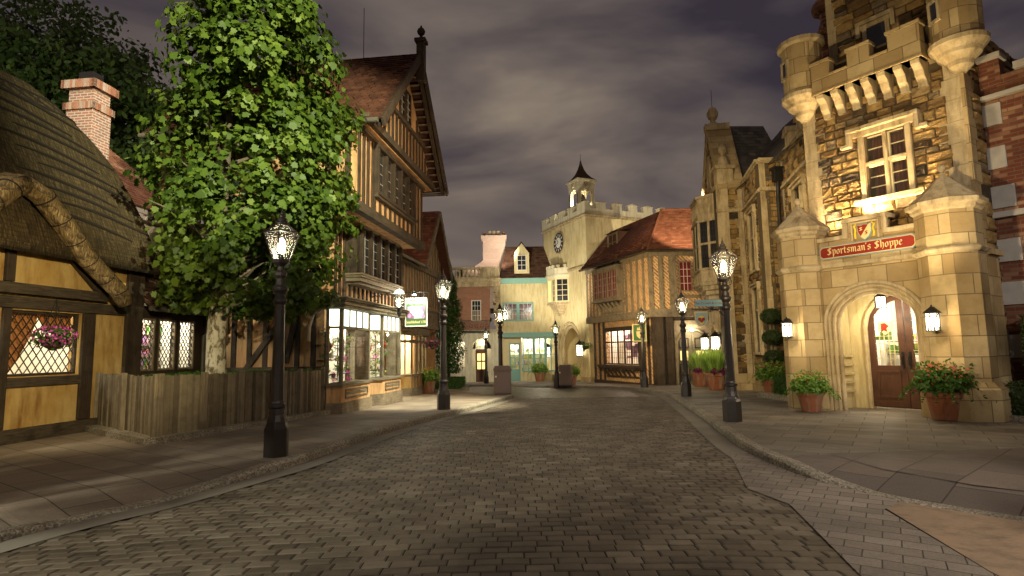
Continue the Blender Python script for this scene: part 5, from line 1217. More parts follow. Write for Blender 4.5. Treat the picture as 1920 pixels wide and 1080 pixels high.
b = MB(F); b.face([(.1, -.12, 9.0), (.79, -.12, 10.02), (.79, 1.6, 10.02), (.1, 1.6, 9.0)], .2); b.face([(1.48, -.12, 9.0), (.79, -.12, 10.02), (.79, 1.6, 10.02), (1.48, 1.6, 9.0)], .2); b.build('dormer_roof', M['tiledark'], jh)
glazing('dormer_window', jh, F, .42, 1.16, 7.72, 8.95, -.1, 2, 3, M['white'], M['darkglass'], .06, .03, .08)
# ---------------------------------------------------------------- clock tower
FT = fr(2.64, 45.5, -66.7)
ct = thing('clock_tower', 'floodlit cream castellated clock tower with oriel window and pointed archway', 'tower', FT)
W_, D_ = 6.63, 12.0
def arch_hole(x0, x1, zs, za, n=10):
    """pointed arch outline from left spring over the apex to right spring"""
    xc = (x0 + x1) / 2; out = []
    for k in range(n + 1): t = k / n; out.append((x0 + (xc - x0) * (1 - cos(t * pi / 2)) ** .9, zs + (za - zs) * sin(t * pi / 2) ** .95))
    return out + [(2 * xc - x, z) for x, z in reversed(out[:-1])]
def arch_wall(mb, x0, x1, z0, z1, y0, y1, a0, a1, zs, za, open_bottom=True):
    ol = arch_hole(a0, a1, zs, za); xc = (a0 + a1) / 2; h = len(ol) // 2
    mb.box(x0, a0, y0, y1, z0, zs); mb.box(a1, x1, y0, y1, z0, zs)
    L = ol[:h + 1]; R = ol[h:]
    mb.prism([(x0, zs)] + L + [(xc, z1), (x0, z1)], y0, y1); mb.prism([(x1, z1), (xc, z1)] + R + [(x1, zs)], y0, y1)
b = MB(FT); arch_wall(b, 0, W_, -1.3, 11.0, 0, .45, 2.35, 5.45, 1.4, 3.35); b.box(.05, W_ - .002, .46, D_, 3.9, 11.0) ; b.box(W_ - .5, W_, .45, D_, -1.3, 11.0); b.box(0, .4, .45, D_, -1.3, 3.9)
b.build('rendered_wall', M['cream'], ct)
b = MB(FT)
for z0, z1, e in ((7.26, 7.34, .05), (7.34, 7.44, .1), (10.84, 10.94, .06), (10.94, 11.08, .14)): b.box(-e, W_ + e, -e, D_, z0, z1)
b.box(-.12, 2.0, -.2, 0, -1.3, -.35); b.box(5.75, W_ + .25, -.25, 0, -1.3, -.35); b.box(W_, W_ + .25, 0, D_, -1.3, -.35)
b.build('string_course', M['trim'], ct, bevel=.02)
b = MB(FT); b.box(-.08, W_ + .08, -.08, .25, 11.08, 11.5); b.box(W_ - .25, W_ + .08, .25, D_, 11.08, 11.5); b.box(-.08, .25, .25, D_, 11.08, 11.5); b.build('parapet', M['cream2'], ct)
def merlon(mb, x0, x1, y0, y1, z0, z1):
    mb.box(x0, x1, y0, y1, z0, z1 - .16); mb.raw([(x0 - .05, y0 - .05, z1 - .16), (x1 + .05, y0 - .05, z1 - .16), (x1 + .05, y1 + .05, z1 - .16), (x0 - .05, y1 + .05, z1 - .16), (x0 + .03, (y0 + y1) / 2, z1), (x1 - .03, (y0 + y1) / 2, z1)],
        [(3, 2, 1, 0), (0, 1, 5, 4), (2, 3, 4, 5), (1, 2, 5), (3, 0, 4)])
for k in range(5): b = MB(FT); x = -.08 + k * 1.43; merlon(b, x, x + (.75 if k < 4 else 1.07), -.08, .25, 11.5, 12.1); b.build('merlon', M['cream2'], ct)
for k in range(8): b = MB(FT); y = .9 + k * 1.36; merlon(b, W_ - .25, W_ + .08, y, y + .78, 11.5, 12.1); b.build('merlon', M['cream2'], ct)
# clock
FK = FT @ Matrix.Translation((2.7, -.02, 9.68)); b = MB(FK)
ring = lambda r0, r1, n=40: None
def disc(mb, r, y0, y1, n=40): mb.prism([(r * cos(2 * pi * k / n), r * sin(2 * pi * k / n)) for k in range(n)], y0, y1)
disc(b, .86, -.06, 0); b.build('clock_rim', M['trim'], ct); b = MB(FK); disc(b, .76, -.09, -.06); cf = b.build('clock_face', M['clockdark'], ct)
b = MB(FK); disc(b, .4, -.10, -.09)
for k in range(12): a = k * pi / 6; b.beam((.48 * cos(a), -.096, .48 * sin(a)), (.68 * cos(a), -.096, .68 * sin(a)), .075, .01)
b.build('clock_numerals', M['signwhite'], cf)
b = MB(FK); a = radians(90 + 35); b.beam((0, -.108, 0), (.3 * cos(a), -.108, .3 * sin(a)), .06, .008); a = radians(90 - 250); b.beam((0, -.112, 0), (.5 * cos(a), -.112, .5 * sin(a)), .04, .008); b.build('clock_hands', M['iron'], cf)
# oriel below the clock
def oct_bay(mb, xc, hw, d, z0, z1, e=0, y=0): mb.slab([(xc - hw - e, y), (xc - hw * .52 - e * .6, y - d - e), (xc + hw * .52 + e * .6, y - d - e), (xc + hw + e, y)], z0, z1)
b = MB(FT); xc = 2.7
for i in range(7): s0 = (i / 7) ** .75; oct_bay(b, xc, .15 + 1.1 * s0, .06 + .7 * s0, 3.95 + i * .14, 3.95 + (i + 1) * .14 - .001)
oct_bay(b, xc, 1.35, .85, 4.93, 5.05); b.build('oriel_corbel', M['trim'], ct, bevel=.02)
b = MB(FT); oct_bay(b, xc, 1.32, .85, 6.85, 7.0); oct_bay(b, xc, 1.4, .92, 7.0, 7.12); oct_bay(b, xc, 1.3, .84, 7.12, 7.62); 
for px, py in ((xc - 1.2, -.1), (xc - .95, -.42), (xc - .62, -.78), (xc - .15, -.8), (xc + .32, -.8), (xc + .68, -.6), (xc + 1.05, -.2)): b.box(px - .12, px + .12, py - .06, py + .1, 7.62, 7.86)
b.build('oriel_parapet', M['cream2'], ct)
b = MB(FT); oct_bay(b, xc, 1.15, .7, 5.05, 6.85); ob = b.build('oriel_core', M['darkglass'], ct)
def seg(A, B): A = Vector((*A, 0)); B = Vector((*B, 0)); return FT @ Matrix.Translation(A) @ Matrix.Rotation(atan2(B.y - A.y, B.x - A.x), 4, 'Z'), (B - A).length
for A, B, mm in (((xc - 1.28, 0), (xc - .66, -.8), 'darkglass'), ((xc - .66, -.8), (xc + .66, -.8), 'glowamber'), ((xc + .66, -.8), (xc + 1.28, 0), 'darkglass')):
    Fq, L = seg(A, B); n = 2 if L > 1.1 else 1
    for k in range(n): glazing('oriel_window', ct, Fq, L * k / n + .01, L * (k + 1) / n - .01, 5.05, 6.85, -.0, 2, 4, M['creampaint'], M[mm if k == 0 and mm == 'glowamber' else 'darkglass'], .1, .035, .1)
# arch trim and passage
b = MB(FT); ol = arch_hole(2.2, 5.6, 1.4, 3.5); b.tube([(2.2, -.04, -1.2)] + [(x, -.04, z) for x, z in ol] + [(5.6, -.04, -1.2)], .09, 8); ol = arch_hole(2.5, 5.3, 1.4, 3.2); b.tube([(2.5, .2, -1.2)] + [(x, .2, z) for x, z in ol] + [(5.3, .2, -1.2)], .12, 8); b.build('arch_moulding', M['trim'], ct)
b = MB(FT); b.box(.5, W_ - .5, 2.6, 2.8, -1.3, 3.9); b.box(2.0, 2.2, .45, 2.6, -1.3, 3.9); b.box(5.6, 5.8, .45, 2.6, -1.3, 3.9); b.box(2.0, 5.8, .45, 2.6, 3.75, 3.9); b.build('passage_wall', M['cream'], ct)
glazing('passage_window', ct, FT, 4.2, 5.2, -.3, 2.2, 2.5, 2, 5, M['teal'], M['glowamber'], .08, .03, .09)
# belfry
cx, cy = 3.33, 1.7
b = MB(FT); b.box(cx - .72, cx + .72, cy - .72, cy + .72, 11.0, 12.5)
for sx in (-1, 1):
    for sy in (-1, 1): b.box(cx + sx * .6 - .12, cx + sx * .6 + .12, cy + sy * .6 - .12, cy + sy * .6 + .12, 12.5, 13.9)
for z0, z1, e in ((13.86, 14.3, .74), (14.3, 14.38, .8), (14.38, 14.5, .87)): b.box(cx - e, cx + e, cy - e, cy + e, z0, z1)
for q in range(4):
    Fq = FT @ Matrix.Translation((cx, cy, 0)) @ Matrix.Rotation(q * pi / 2, 4, 'Z'); bb = MB(Fq)
    bb.prism([(-.52, 13.87)] + [(-.52, 13.25)] + list(reversed(arc(0, 13.25, .47, 0, pi, 12))) + [(.52, 13.25), (.52, 13.87)], -.71, -.6); bb.build('belfry_arch', M['cream2'], ct)
    bb = MB(Fq); bb.prism([(-.16, 14.32), (.16, 14.32), (.12, 14.06), (0, 13.94), (-.12, 14.06)], -.8, -.74); bb.build('shield', M['trim'], ct)
b.build('belfry', M['cream2'], ct)
b = MB(FT)
b.lathe([(1.2, 14.5), (.84, 14.72), (.5, 15.05), (.26, 15.45), (.10, 15.9), (.06, 16.1), (.02, 16.2), (.012, 16.7)], cx, cy, 4, ph=pi / 4); b.build('belfry_roof', M['tiledark'], ct)
b = MB(FT); b.smooth = True; b.lathe([(.4, 12.75), (.34, 12.85), (.28, 13.2), (.2, 13.4), (.05, 13.5)], cx, cy, 18); b.build('bell', M['metal'], ct)
point('belfry_light', FT @ Vector((cx - .3, cy - .5, 12.7)), 90, (1, .88, .6), .1)
point('parapet_light', FT @ Vector((3.4, 1.5, 11.6)), 130, (1, .88, .6), .1); point('parapet_light', FT @ Vector((5.2, 6.5, 11.7)), 130, (1, .86, .6), .1)
def wall_lantern(name_label, F, x, y, z, s, power, group='black iron wall lanterns', amber=False):
    p = F @ Vector((x, y, z)); FF = Matrix.Translation(p) @ F.to_3x3().to_4x4(); o = thing('wall_lantern', name_label, 'wall lantern', FF, group=group); FF = FF @ Matrix.Scale(s, 4)
    b = MB(FF); b.box(-.05, .05, .0, .14, -.02, .3); b.tube([(0, .1, .16), (0, .02, .33), (0, -.1, .31)], .012, 6); b.build('wall_plate', M['iron'], o)
    b = MB(FF); cy = -.12
    for k in range(6): a = k * pi / 3 + pi / 6; b.box(.125 * cos(a) - .009, .125 * cos(a) + .009, cy + .125 * sin(a) - .009, cy + .125 * sin(a) + .009, -.18, .2)
    for z in (-.19, -.09, .19): b.lathe([(.135, z), (.14, z + .02)], 0, cy, 6, ph=pi / 6)  if z != -.09 else None
    for k in range(6):
        a0 = k * pi / 3 + pi / 6; a1 = a0 + pi / 3; p0 = Vector((.13 * cos(a0), cy + .13 * sin(a0), 0)); p1 = Vector((.13 * cos(a1), cy + .13 * sin(a1), 0)); m_ = (p0 + p1) / 2
        b.beam(p0 + Vector((0, 0, -.09)), p1 + Vector((0, 0, -.09)), .012, .012, (0, 0, 1)); b.tube([p0 + Vector((0, 0, .08)), p0.lerp(p1, .2) + Vector((0, 0, .14)), m_ + Vector((0, 0, .19)), p0.lerp(p1, .8) + Vector((0, 0, .14)), p1 + Vector((0, 0, .08))], .008, 4)
        b.beam(m_ + Vector((0, 0, -.17)), m_ + Vector((0, 0, -.1)), .03, .01, (cos(a0 + pi / 6), sin(a0 + pi / 6), 0))
    b.lathe([(.17, .2), (.16, .22), (.05, .32), (.02, .34), (.012, .38)], 0, cy, 6, ph=pi / 6); b.build('lantern_frame', M['iron'], o)
    b = MB(FF); b.lathe([(.118, -.17), (.118, .19)], 0, cy, 6, ph=pi / 6); b.build('frosted_glass', M['glow'], o)
    point('wall_lantern_light', FF @ Vector((0, -.36, 0)), power, (1, .80, .48), .06)
    return o
wall_lantern('iron wall lantern left of the clock tower archway', FT, .9, -.12, 1.35, 2.0, 20)
wall_lantern('iron wall lantern right of the clock tower archway', FT, 5.9, -.12, 1.45, 2.0, 20)
# ---------------------------------------------------------------- timbered tavern
FP = fr(7.9, 31, 0)
pb_ = thing('timbered_tavern', 'two-storey tavern with herringbone brick between timbers and orange hipped roof', 'tavern', FP)
FA = fr(5.4, 37.9, -70); LA = 7.34
FBq = fr(7.9, 31, 0)
FAu = FA @ Matrix.Translation((0, -.42, 0)); FBu = fr(7.45, 30.62, 0)
b = MB(FAu); wall(b, 0, LA + .12, 3.25, 6.75, 0, .3); b.build('brick_infill', M['herring'], pb_)
b = MB(FBu); wall(b, 0, 5.5, 3.25, 6.75, 0, .3); b.build('brick_infill', M['herring'], pb_)
b = MB(FAu); studs(b, [.05, .5, .95, 1.4] + lin(4.95, LA + .05, 5), 3.6, 6.6, 0, .17, .06); studs(b, lin(1.9, 4.6, 7), 3.6, 4.2, 0, .16, .06)
b.box(-.1, LA + .15, -.1, .05, 3.2, 3.62); b.box(-.1, LA + .15, -.09, .05, 6.5, 6.78); b.box(1.6, 4.9, -.08, .02, 4.15, 4.3); pbs = b.build('timber_frame', M['gwood'], pb_, bevel=.012)
b = MB(FBu); studs(b, [.06, .62, 1.18], 3.6, 6.6, 0, .24, .06); b.box(-.05, 5.5, -.11, .05, 3.2, 3.62); b.box(-.05, 5.5, -.1, .05, 6.5, 6.78); b.box(1.3, 1.45, -.12, .02, 3.6, 6.5); b.box(1.3, 5, -.08, .02, 4.2, 4.35); b.build('timber_frame', M['gwood'], pb_, bevel=.012)
b = MB(FAu)
for k in range(22): cx = .2 + k * .34; b.tube([(cx + .12 * cos(a), -.11, 3.42 + .1 * sin(a)) for a in lin(0, 6.28, 9)], .02, 4)
b.build('carved_band', M['gwoodh'], pb_)
# upper oriel
b = MB(FAu); b.box(1.75, 4.75, -.55, 0, 4.5, 4.62); b.box(1.7, 4.8, -.62, 0, 4.38, 4.5); b.box(1.75, 4.75, -.55, 0, 6.22, 6.5); b.box(1.95, 4.55, -.08, 0, 3.66, 3.8)
for k in range(6): x = 1.78 + k * .572; b.box(x, x + .1, -.52, -.4, 4.62, 6.22)
b.box(1.78, 1.86, -.5, 0, 4.62, 6.22); b.box(4.64, 4.72, -.5, 0, 4.62, 6.22)
for k in range(6): x = 1.95 + k * .47; b.prism([(x, 0)] and [(x, 4.38), (x + .14, 4.38), (x + .14, 3.8), (x, 3.8)], -.1, 0); b.tube([(x + .07, -.1, 3.85), (x + .07, -.2, 4.05), (x + .07, -.45, 4.32)], .07, 6)
b.build('oriel_frame', M['gwood'], pb_, bevel=.01)
for k in range(5): x = 1.88 + k * .572; glazing('oriel_window', pb_, FAu, x, x + .47, 4.62, 6.22, -.48, 2, 4, M['gwood'], M['redcurtain'], .03, .02, .05, barm=M['palebar'])
b = MB(FAu); b.box(1.86, 4.64, -.38, -.3, 4.7, 6.2); b.build('red_curtain', M['redcurtain'], pb_)
wB = glazing('casement_window', pb_, FBu, 1.6, 2.3, 4.55, 6.2, -.08, 3, 4, M['gwood'], M['redcurtain'], .06, .02, .06, barm=M['white']); glazing('casement_window', pb_, FBu, 2.4, 3.1, 4.55, 6.2, -.08, 3, 4, M['gwood'], M['redcurtain'], .06, .02, .06, barm=M['white'])
# lower storey
hs = [(1.5, 5.35, .6, 2.66)]
b = MB(FA); wall(b, 0, LA - .2, -.9, 3.3, 0, .3, hs); b.build('lower_infill', M['herring'], pb_)
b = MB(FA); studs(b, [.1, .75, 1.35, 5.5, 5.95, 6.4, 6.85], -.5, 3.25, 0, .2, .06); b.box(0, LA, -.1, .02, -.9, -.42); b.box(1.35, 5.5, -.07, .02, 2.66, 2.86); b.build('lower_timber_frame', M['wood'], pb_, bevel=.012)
for k in range(5): x = 1.5 + k * .77; glazing('leaded_window', pb_, FA, x, x + .77, .6, 2.66, -.05, 3, 6, M['wood'], M['glass'], .05, .018, .08, barm=M['lead'])
b = MB(FA); b.box(1.5, 5.35, -.09, 0, 1.9, 1.98); b.box(1.2, 5.6, -.5, 0, .42, .56); b.box(1.25, 5.55, -.44, 0, .32, .42)
for k in range(7): x = 1.9 + k * .5; b.tube([(x, -.05, -.1), (x, -.16, .1), (x, -.4, .3)], .07, 6)
b.box(1.7, 5.3, -.1, 0, -.2, -.08); b.build('window_shelf', M['wood'], pb_, bevel=.01)
room(pb_, FA, 1.2, 5.8, .4, 2.4, 0, 3.1, 100, col=(1, .80, .66), lights=2)
b = MB(FA); rg = random.Random(95)
for k in range(26): x = rg.uniform(1.5, 5.3); z = rg.uniform(.7, 2.2); b.box(x, x + rg.uniform(.1, .4), 1.2, 1.5, z, z + rg.uniform(.1, .5), rg.random())
b.build('shop_goods', M['mauve'], pb_)
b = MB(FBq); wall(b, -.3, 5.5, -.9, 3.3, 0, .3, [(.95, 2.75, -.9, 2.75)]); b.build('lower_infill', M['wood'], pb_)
b = MB(FBq); b.box(-.2, .25, -.16, .02, -.6, 3.25); b.box(.42, .78, -.12, .02, -.6, 3.25); b.box(-.3, .85, -.2, 0, -.9, -.42)
for z in lin(-.3, 2.8, 9): b.tube([(.6 + .1 * cos(a), -.13, z + .12 * sin(a)) for a in lin(0, 6.28, 8)], .02, 4)
b.build('carved_post', M['wood'], pb_, bevel=.012)
b = MB(FBq); arch_wall(b, .85, 2.85, -.9, 3.0, -.05, .3, 1.0, 2.7, 1.7, 2.45); b.build('door_arch', M['gwood'], pb_)
b = MB(FBq); b.tube([(.96, -.08, -.4)] + [(x, -.08, z) for x, z in arch_hole(.96, 2.74, 1.7, 2.5)] + [(2.74, -.08, -.4)], .06, 6); b.build('arch_moulding', M['gwood'], pb_)
for k in range(2):
    x0 = 1.0 + k * .86; b = MB(FBq); b.box(x0, x0 + .84, .2, .26, -.6, 2.5); do = b.build('door_leaf', M['shopwood'], pb_, bevel=.006)
    b = MB(FBq); b.box(x0 + .2, x0 + .62, .17, .2, .85, 1.35); b.build('door_glass', M['glowamber'], do)
    b = MB(FBq)
    for q in ((x0 + .14, x0 + .19, -.3, .6), (x0 + .63, x0 + .68, -.3, .6), (x0 + .14, x0 + .68, .6, .66), (x0 + .14, x0 + .68, 1.5, 1.56), (x0 + .14, x0 + .68, 2.0, 2.06), (x0 + .14, x0 + .19, 1.5, 2.06), (x0 + .63, x0 + .68, 1.5, 2.06)): b.box(q[0], q[1], .16, .2, q[2], q[3])
    b.build('door_moulding', M['wood'], do)
b = MB(FBq); b.lathe([(.05, 2.42), (.09, 2.5), (.05, 2.56)], 1.78, -.15, 10); b.build('door_lamp', M['bulb'], pb_)
point('door_lamp_light', FBq @ Vector((1.78, -.35, 2.4)), 34, (1, .86, .6), .05)
# roof: hipped at the corner
A0 = FAu @ Vector((-.35, -.35, 6.78)); K0 = Vector((7.35, 30.3, 6.78)); B0 = Vector((14, 30.3, 6.78)); R0 = Vector((9.08, 33.6, 9.76)); R1 = Vector((14, 33.6, 9.76)); A1 = FAu @ Vector((.6, 4.6, 10.0))
A1 = Vector((7.1, 40.0, 9.85))
b = MB(Matrix()); rg = random.Random(97); tiles(b, A0, K0, R0, A1, rg, .21, .22, .03); b.build('tiled_roof', M['tile'], pb_, label='tiled slope facing the tower, its shade put into browner tiles')  # one roof: shaded slope painted in darker tiles, lit slope in brighter ones
b = MB(Matrix()); tiles(b, K0, B0, R1, R0, rg, .21, .22, .03); b.build('tiled_roof', M['tileor'], pb_, label='orange tiled slope facing the street, its light put into brighter tiles')
b = MB(Matrix()); b.tube([K0 + Vector((0, 0, .04)), R0 + Vector((0, 0, .06))], .07, 6); b.tube([R0 + Vector((0, 0, .04)), R1 + Vector((0, 0, .04))], .08, 6); b.build('ridge_tiles', M['tileor'], pb_)
b = MB(Matrix()); b.tube([A0, K0, B0], .08, 8); b.build('gutter', M['wood'], pb_)
b = MB(FA); b.box(1.15, 2.5, .6, 3.0, 7.7, 9.05); b.build('dormer', M['tiledark'], pb_); glazing('dormer_window', pb_, FA, 1.2, 2.45, 7.75, 9.0, .55, 2, 2, M['gwood'], M['darkglass'], .12, .05, .08)
b = MB(FA); b.face([(1.0, .4, 9.02), (2.65, .4, 9.02), (2.65, 3.4, 9.5), (1.0, 3.4, 9.5)], .3); b.build('dormer_roof', M['tiledark'], pb_)
# tavern signs and basket
FX = FA @ Matrix.Translation((6.5, -.4, 0)) @ Matrix.Rotation(radians(50), 4, 'Z')
FX = fr(7.1, 30.9, 0)
gs = thing('hanging_tavern_sign', 'green board sign with gold crest hanging from the tavern corner', 'sign', FX)
b = MB(FX); b.box(-.58, .08, -.03, .03, 1.95, 2.8); b.build('sign_board', M['signgreen'], gs)
b = MB(FX); b.box(-.62, .12, -.045, .045, 1.91, 1.95); b.box(-.62, .12, -.045, .045, 2.8, 2.84); b.box(-.62, -.58, -.045, .045, 1.95, 2.8); b.box(.08, .12, -.045, .045, 1.95, 2.8); b.build('sign_frame', M['signgold'], gs)
b = MB(FX); b.prism([(-.42, 2.45), (-.08, 2.45), (-.1, 2.2), (-.25, 2.05), (-.4, 2.2)], -.04, -.031); b.prism([(-.38, 2.51), (-.36, 2.68), (-.3, 2.58), (-.25, 2.72), (-.2, 2.58), (-.14, 2.68), (-.12, 2.51)], -.04, -.031); b.build('gold_crest', M['signgold'], gs)
b = MB(FX); b.tube([(-.75, 0, 3.12), (.35, 0, 3.12)], .015, 5); b.tube([(-.5, 0, 3.12), (-.5, 0, 2.84)], .01, 4); b.tube([(.0, 0, 3.12), (.0, 0, 2.84)], .01, 4); b.build('sign_bracket', M['iron'], gs)
foliage_basket('hanging_basket', 'green hanging basket by the tavern window at the clock tower corner', FA, .4, -.85, 1.75, .45, 500, M['hedge'], .3, 98, .8)
FR = fr(6.0, 20, 0)
# ---------------------------------------------------------------- right: the castellated shop tower
FN = fr(7.12, 14.91, -56)
tw = thing('stone_tower_shop', 'castellated rock-faced stone tower with corner turrets and an arched limestone entrance porch', 'tower', FN)
rgN = random.Random(101)
X0, X1, Y0 = .42, 4.02, .8
b = MB(FN); wall(b, X0, X1, 3.4, 8.9, Y0 + .06, Y0 + .4, [(1.95, 2.78, 5.15, 6.7)]); b.box(X0, X0 + .3, Y0 + .4, 5, -.3, 8.9); b.box(X1 - .3, X1, Y0 + .4, 5, -.3, 8.9); b.box(X0, X1, 4.7, 5, -.3, 8.9); b.box(X0 + .3, X1 - .3, Y0 + .4, 4.7, 8.6, 8.9)
b.build('wall_core', M['mortar'], tw)
b = MB(FN); ql = .42
rubble(b, X0 + ql, X1 - ql, 3.5, 7.75, Y0 + .05, rgN, [(1.76, 2.96, 5.02, 6.9)], ragged=.14, hr=(.14, .27), wr=(.2, .46), out=.06)
b.build('front_stonework', M['rubble'], tw)
for xq, sq in ((X0, 1), (X1, -1)): b = MB(FN); quoins(b, xq, 3.45, 8.9, Y0 + .06, rgN, sq, (.36, .56), .5, .03); b.build('quoin_column', M['trim'], tw)
# right flank seen at a slant
FNr = FN @ Matrix.Translation((X1, Y0, 0)) @ Matrix.Rotation(pi / 2, 4, 'Z')
b = MB(FNr); rubble(b, .42, 4.1, .0, 8.9, -.0, rgN); b.build('flank_stonework', M['rubble'], tw)
b = MB(FNr); quoins(b, .02, 3.5, 8.9, .0, rgN, 1, (.3, .46), .5, .03); b.box(-.05, .6, -.12, .02, -.2, 3.4); b.box(-.05, .7, -.2, .02, 3.4, 3.52); b.box(-.02, .5, -.08, .02, 3.52, 3.6); b.build('flank_quoins', M['ashlar'], tw)
# left flank
FNl = FN @ Matrix.Translation((X0, Y0 + 4.2, 0)) @ Matrix.Rotation(-pi / 2, 4, 'Z')
b = MB(FNl); rubble(b, 0, 3.8, 3.0, 8.9, 0, rgN); b.build('flank_stonework', M['rubble'], tw)
# window with stone mullions and hood mould
b = MB(FN); wx0, wx1, wz0, wz1 = 1.90, 2.83, 5.12, 6.72
b.box(wx0 - .12, wx0, Y0 - .04, Y0 + .3, wz0, wz1); b.box(wx1, wx1 + .12, Y0 - .04, Y0 + .3, wz0, wz1); b.box(wx0 - .3, wx1 + .3, Y0 - .09, Y0 + .3, wz0 - .14, wz0); b.box(wx0 - .22, wx1 + .22, Y0 - .05, Y0 + .3, wz1, wz1 + .14)
b.box(wx0 - .34, wx1 + .34, Y0 - .16, Y0 + .1, wz1 + .14, wz1 + .24); b.box(wx0 - .34, wx0 - .24, Y0 - .15, Y0 + .1, wz1 - .22, wz1 + .14); b.box(wx1 + .24, wx1 + .34, Y0 - .15, Y0 + .1, wz1 - .22, wz1 + .14); b.box(wx0 - .5, wx0 - .34, Y0 - .14, Y0 + .1, wz1 - .22, wz1 - .13); b.box(wx1 + .34, wx1 + .5, Y0 - .14, Y0 + .1, wz1 - .22, wz1 - .13)
b.box(2.32, 2.41, Y0 + .02, Y0 + .16, wz0, wz1); b.box(wx0, 2.32, Y0 + .03, Y0 + .15, 5.96, 6.05); b.box(2.41, wx1, Y0 + .03, Y0 + .15, 5.96, 6.05)
b.build('window_surround', M['trim'], tw, bevel=.012)
for x0, x1 in ((wx0, 2.32), (2.41, wx1)):
    glazing('window', tw, FN, x0, x1, 6.05, wz1, Y0 + .12, 1, 2, M['creampaint'], M['glass'], .035, .025, .06); glazing('window', tw, FN, x0, x1, wz0, 5.96, Y0 + .12, 1, 3, M['creampaint'], M['glass'], .035, .025, .06)
curtain(FN, ((wx0 - .1, wx1 + .1), (wx0 - .1, wx1 + .1)), wz0, wz1, Y0 + .38, M['redcurtain'] if False else plain('brown_curtain', (.16, .075, .03), .9, .3, 12, 0, .2), tw, n=40)
# corbelled parapet
px0, px1, pyo = 1.02, 3.42, Y0 - .42
for k in range(7):
    x = px0 + .02 + k * .362; b = MB(FN)
    b.raw([], []); prof = [(Y0 + .1, 7.44), (Y0 - .08, 7.44), (Y0 - .10, 7.56), (Y0 - .2, 7.66), (Y0 - .26, 7.8), (Y0 - .40, 7.92), (Y0 - .42, 8.02), (Y0 + .1, 8.02)]
    P = [(x, y, z) for y, z in prof] + [(x + .19, y, z) for y, z in prof]; n = len(prof)
    b.raw(P, [tuple(range(n)), tuple(range(2 * n - 1, n - 1, -1))] + [(i, (i + 1) % n, n + (i + 1) % n, n + i) for i in range(n)]); b.build('corbel', M['trim'], tw, bevel=.01)
b = MB(FN); b.box(px0 - .04, px1 + .04, pyo - .02, Y0 + .05, 8.02, 8.42); b.box(px0 - .06, px1 + .06, pyo - .05, Y0, 8.02, 8.08)
for x0, x1 in ((px0 - .04, px0 + .42), (px0 + .86, px0 + 1.38), (px1 - .62, px1 + .04)):
    b.box(x0, x1, pyo - .02, pyo + .25, 8.42, 8.82); b.box(x0 - .03, x1 + .03, pyo - .06, pyo + .29, 8.82, 8.9)
for x0, x1 in ((px0 + .42, px0 + .86), (px0 + 1.38, px1 - .62)): b.box(x0, x1, pyo - .05, pyo + .28, 8.42, 8.48)
b.build('parapet', M['ashlar'], tw, bevel=.01)
# turrets
for cx, cy, r, z0, zt, lab in ((.52, .82, .53, 8.1, 9.75, 'left'), (4.0, .86, .52, 8.0, 11.2, 'right')):
    b = MB(FN); b.lathe([(.10, z0 - .5), (r * .45, z0 - .36), (r * .5, z0 - .26), (r * .78, z0 - .12), (r * .84, z0 - .04), (r * 1.06, z0 + .1), (r * 1.08, z0 + .2), (r * .95, z0 + .24)], cx, cy, 32); b.build('turret_corbel', M['trim'], tw)
    b = MB(FN); b.lathe([(r * .93, z0 + .22), (r * .93, zt)], cx, cy, 16); tb = b.build('turret', M['ashlar'], tw)
    b = MB(FN); b.lathe([(r, zt - .1), (r * 1.12, zt - .04), (r * 1.12, zt + .06), (r * .9, zt + .12), (.1, zt + .3)], cx, cy, 32); b.build('turret_cap', M['trim'], tw)
    a = -pi / 2 - .55; Fw = FN @ Matrix.Translation((cx, cy, 0)) @ Matrix.Rotation(a + pi / 2, 4, 'Z')
    zc = z0 + .95
    b = MB(Fw); 
    for q in ((-.16, .16, zc + .2, zc + .27), (-.16, .16, zc - .27, zc - .2), (-.16, -.09, zc - .2, zc + .2), (.09, .16, zc - .2, zc + .2)): b.box(q[0], q[1], -r * .98, -r * .8, q[2], q[3])
    b.build('turret_slit', M['trim'], tb)
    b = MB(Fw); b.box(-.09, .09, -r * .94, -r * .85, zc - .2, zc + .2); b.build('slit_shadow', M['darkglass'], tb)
# upper stage
b = MB(FN); b.box(.98, 3.55, 1.5, 4.4, 8.8, 13); b.build('upper_core', M['mortar'], tw)
b = MB(FN); rubble(b, 1.2, 3.4, 8.9, 13, 1.48, rgN, [(1.85, 2.5, 8.9, 9.9)], ragged=.1); b.build('upper_stonework', M['rubble'], tw)
b = MB(FN); quoins(b, .95, 8.9, 13, 1.5, rgN, 1, (.24, .4), .4, .03); quoins(b, 3.58, 8.9, 13, 1.5, rgN, -1, (.24, .4), .4, .03)
b.box(1.86, 1.96, 1.38, 1.5, 9.0, 9.75); b.box(2.4, 2.5, 1.38, 1.5, 9.0, 9.75); b.box(1.78, 2.58, 1.36, 1.5, 9.75, 9.85); b.box(1.72, 1.82, 1.34, 1.5, 9.55, 9.95); b.box(2.54, 2.64, 1.34, 1.5, 9.55, 9.95); b.box(1.72, 2.64, 1.33, 1.5, 9.87, 9.97); b.build('upper_quoins', M['trim'], tw)
b = MB(FN); b.box(1.96, 2.4, 1.40, 1.5, 9.0, 9.75); b.build('upper_window', M['darkglass'], tw)
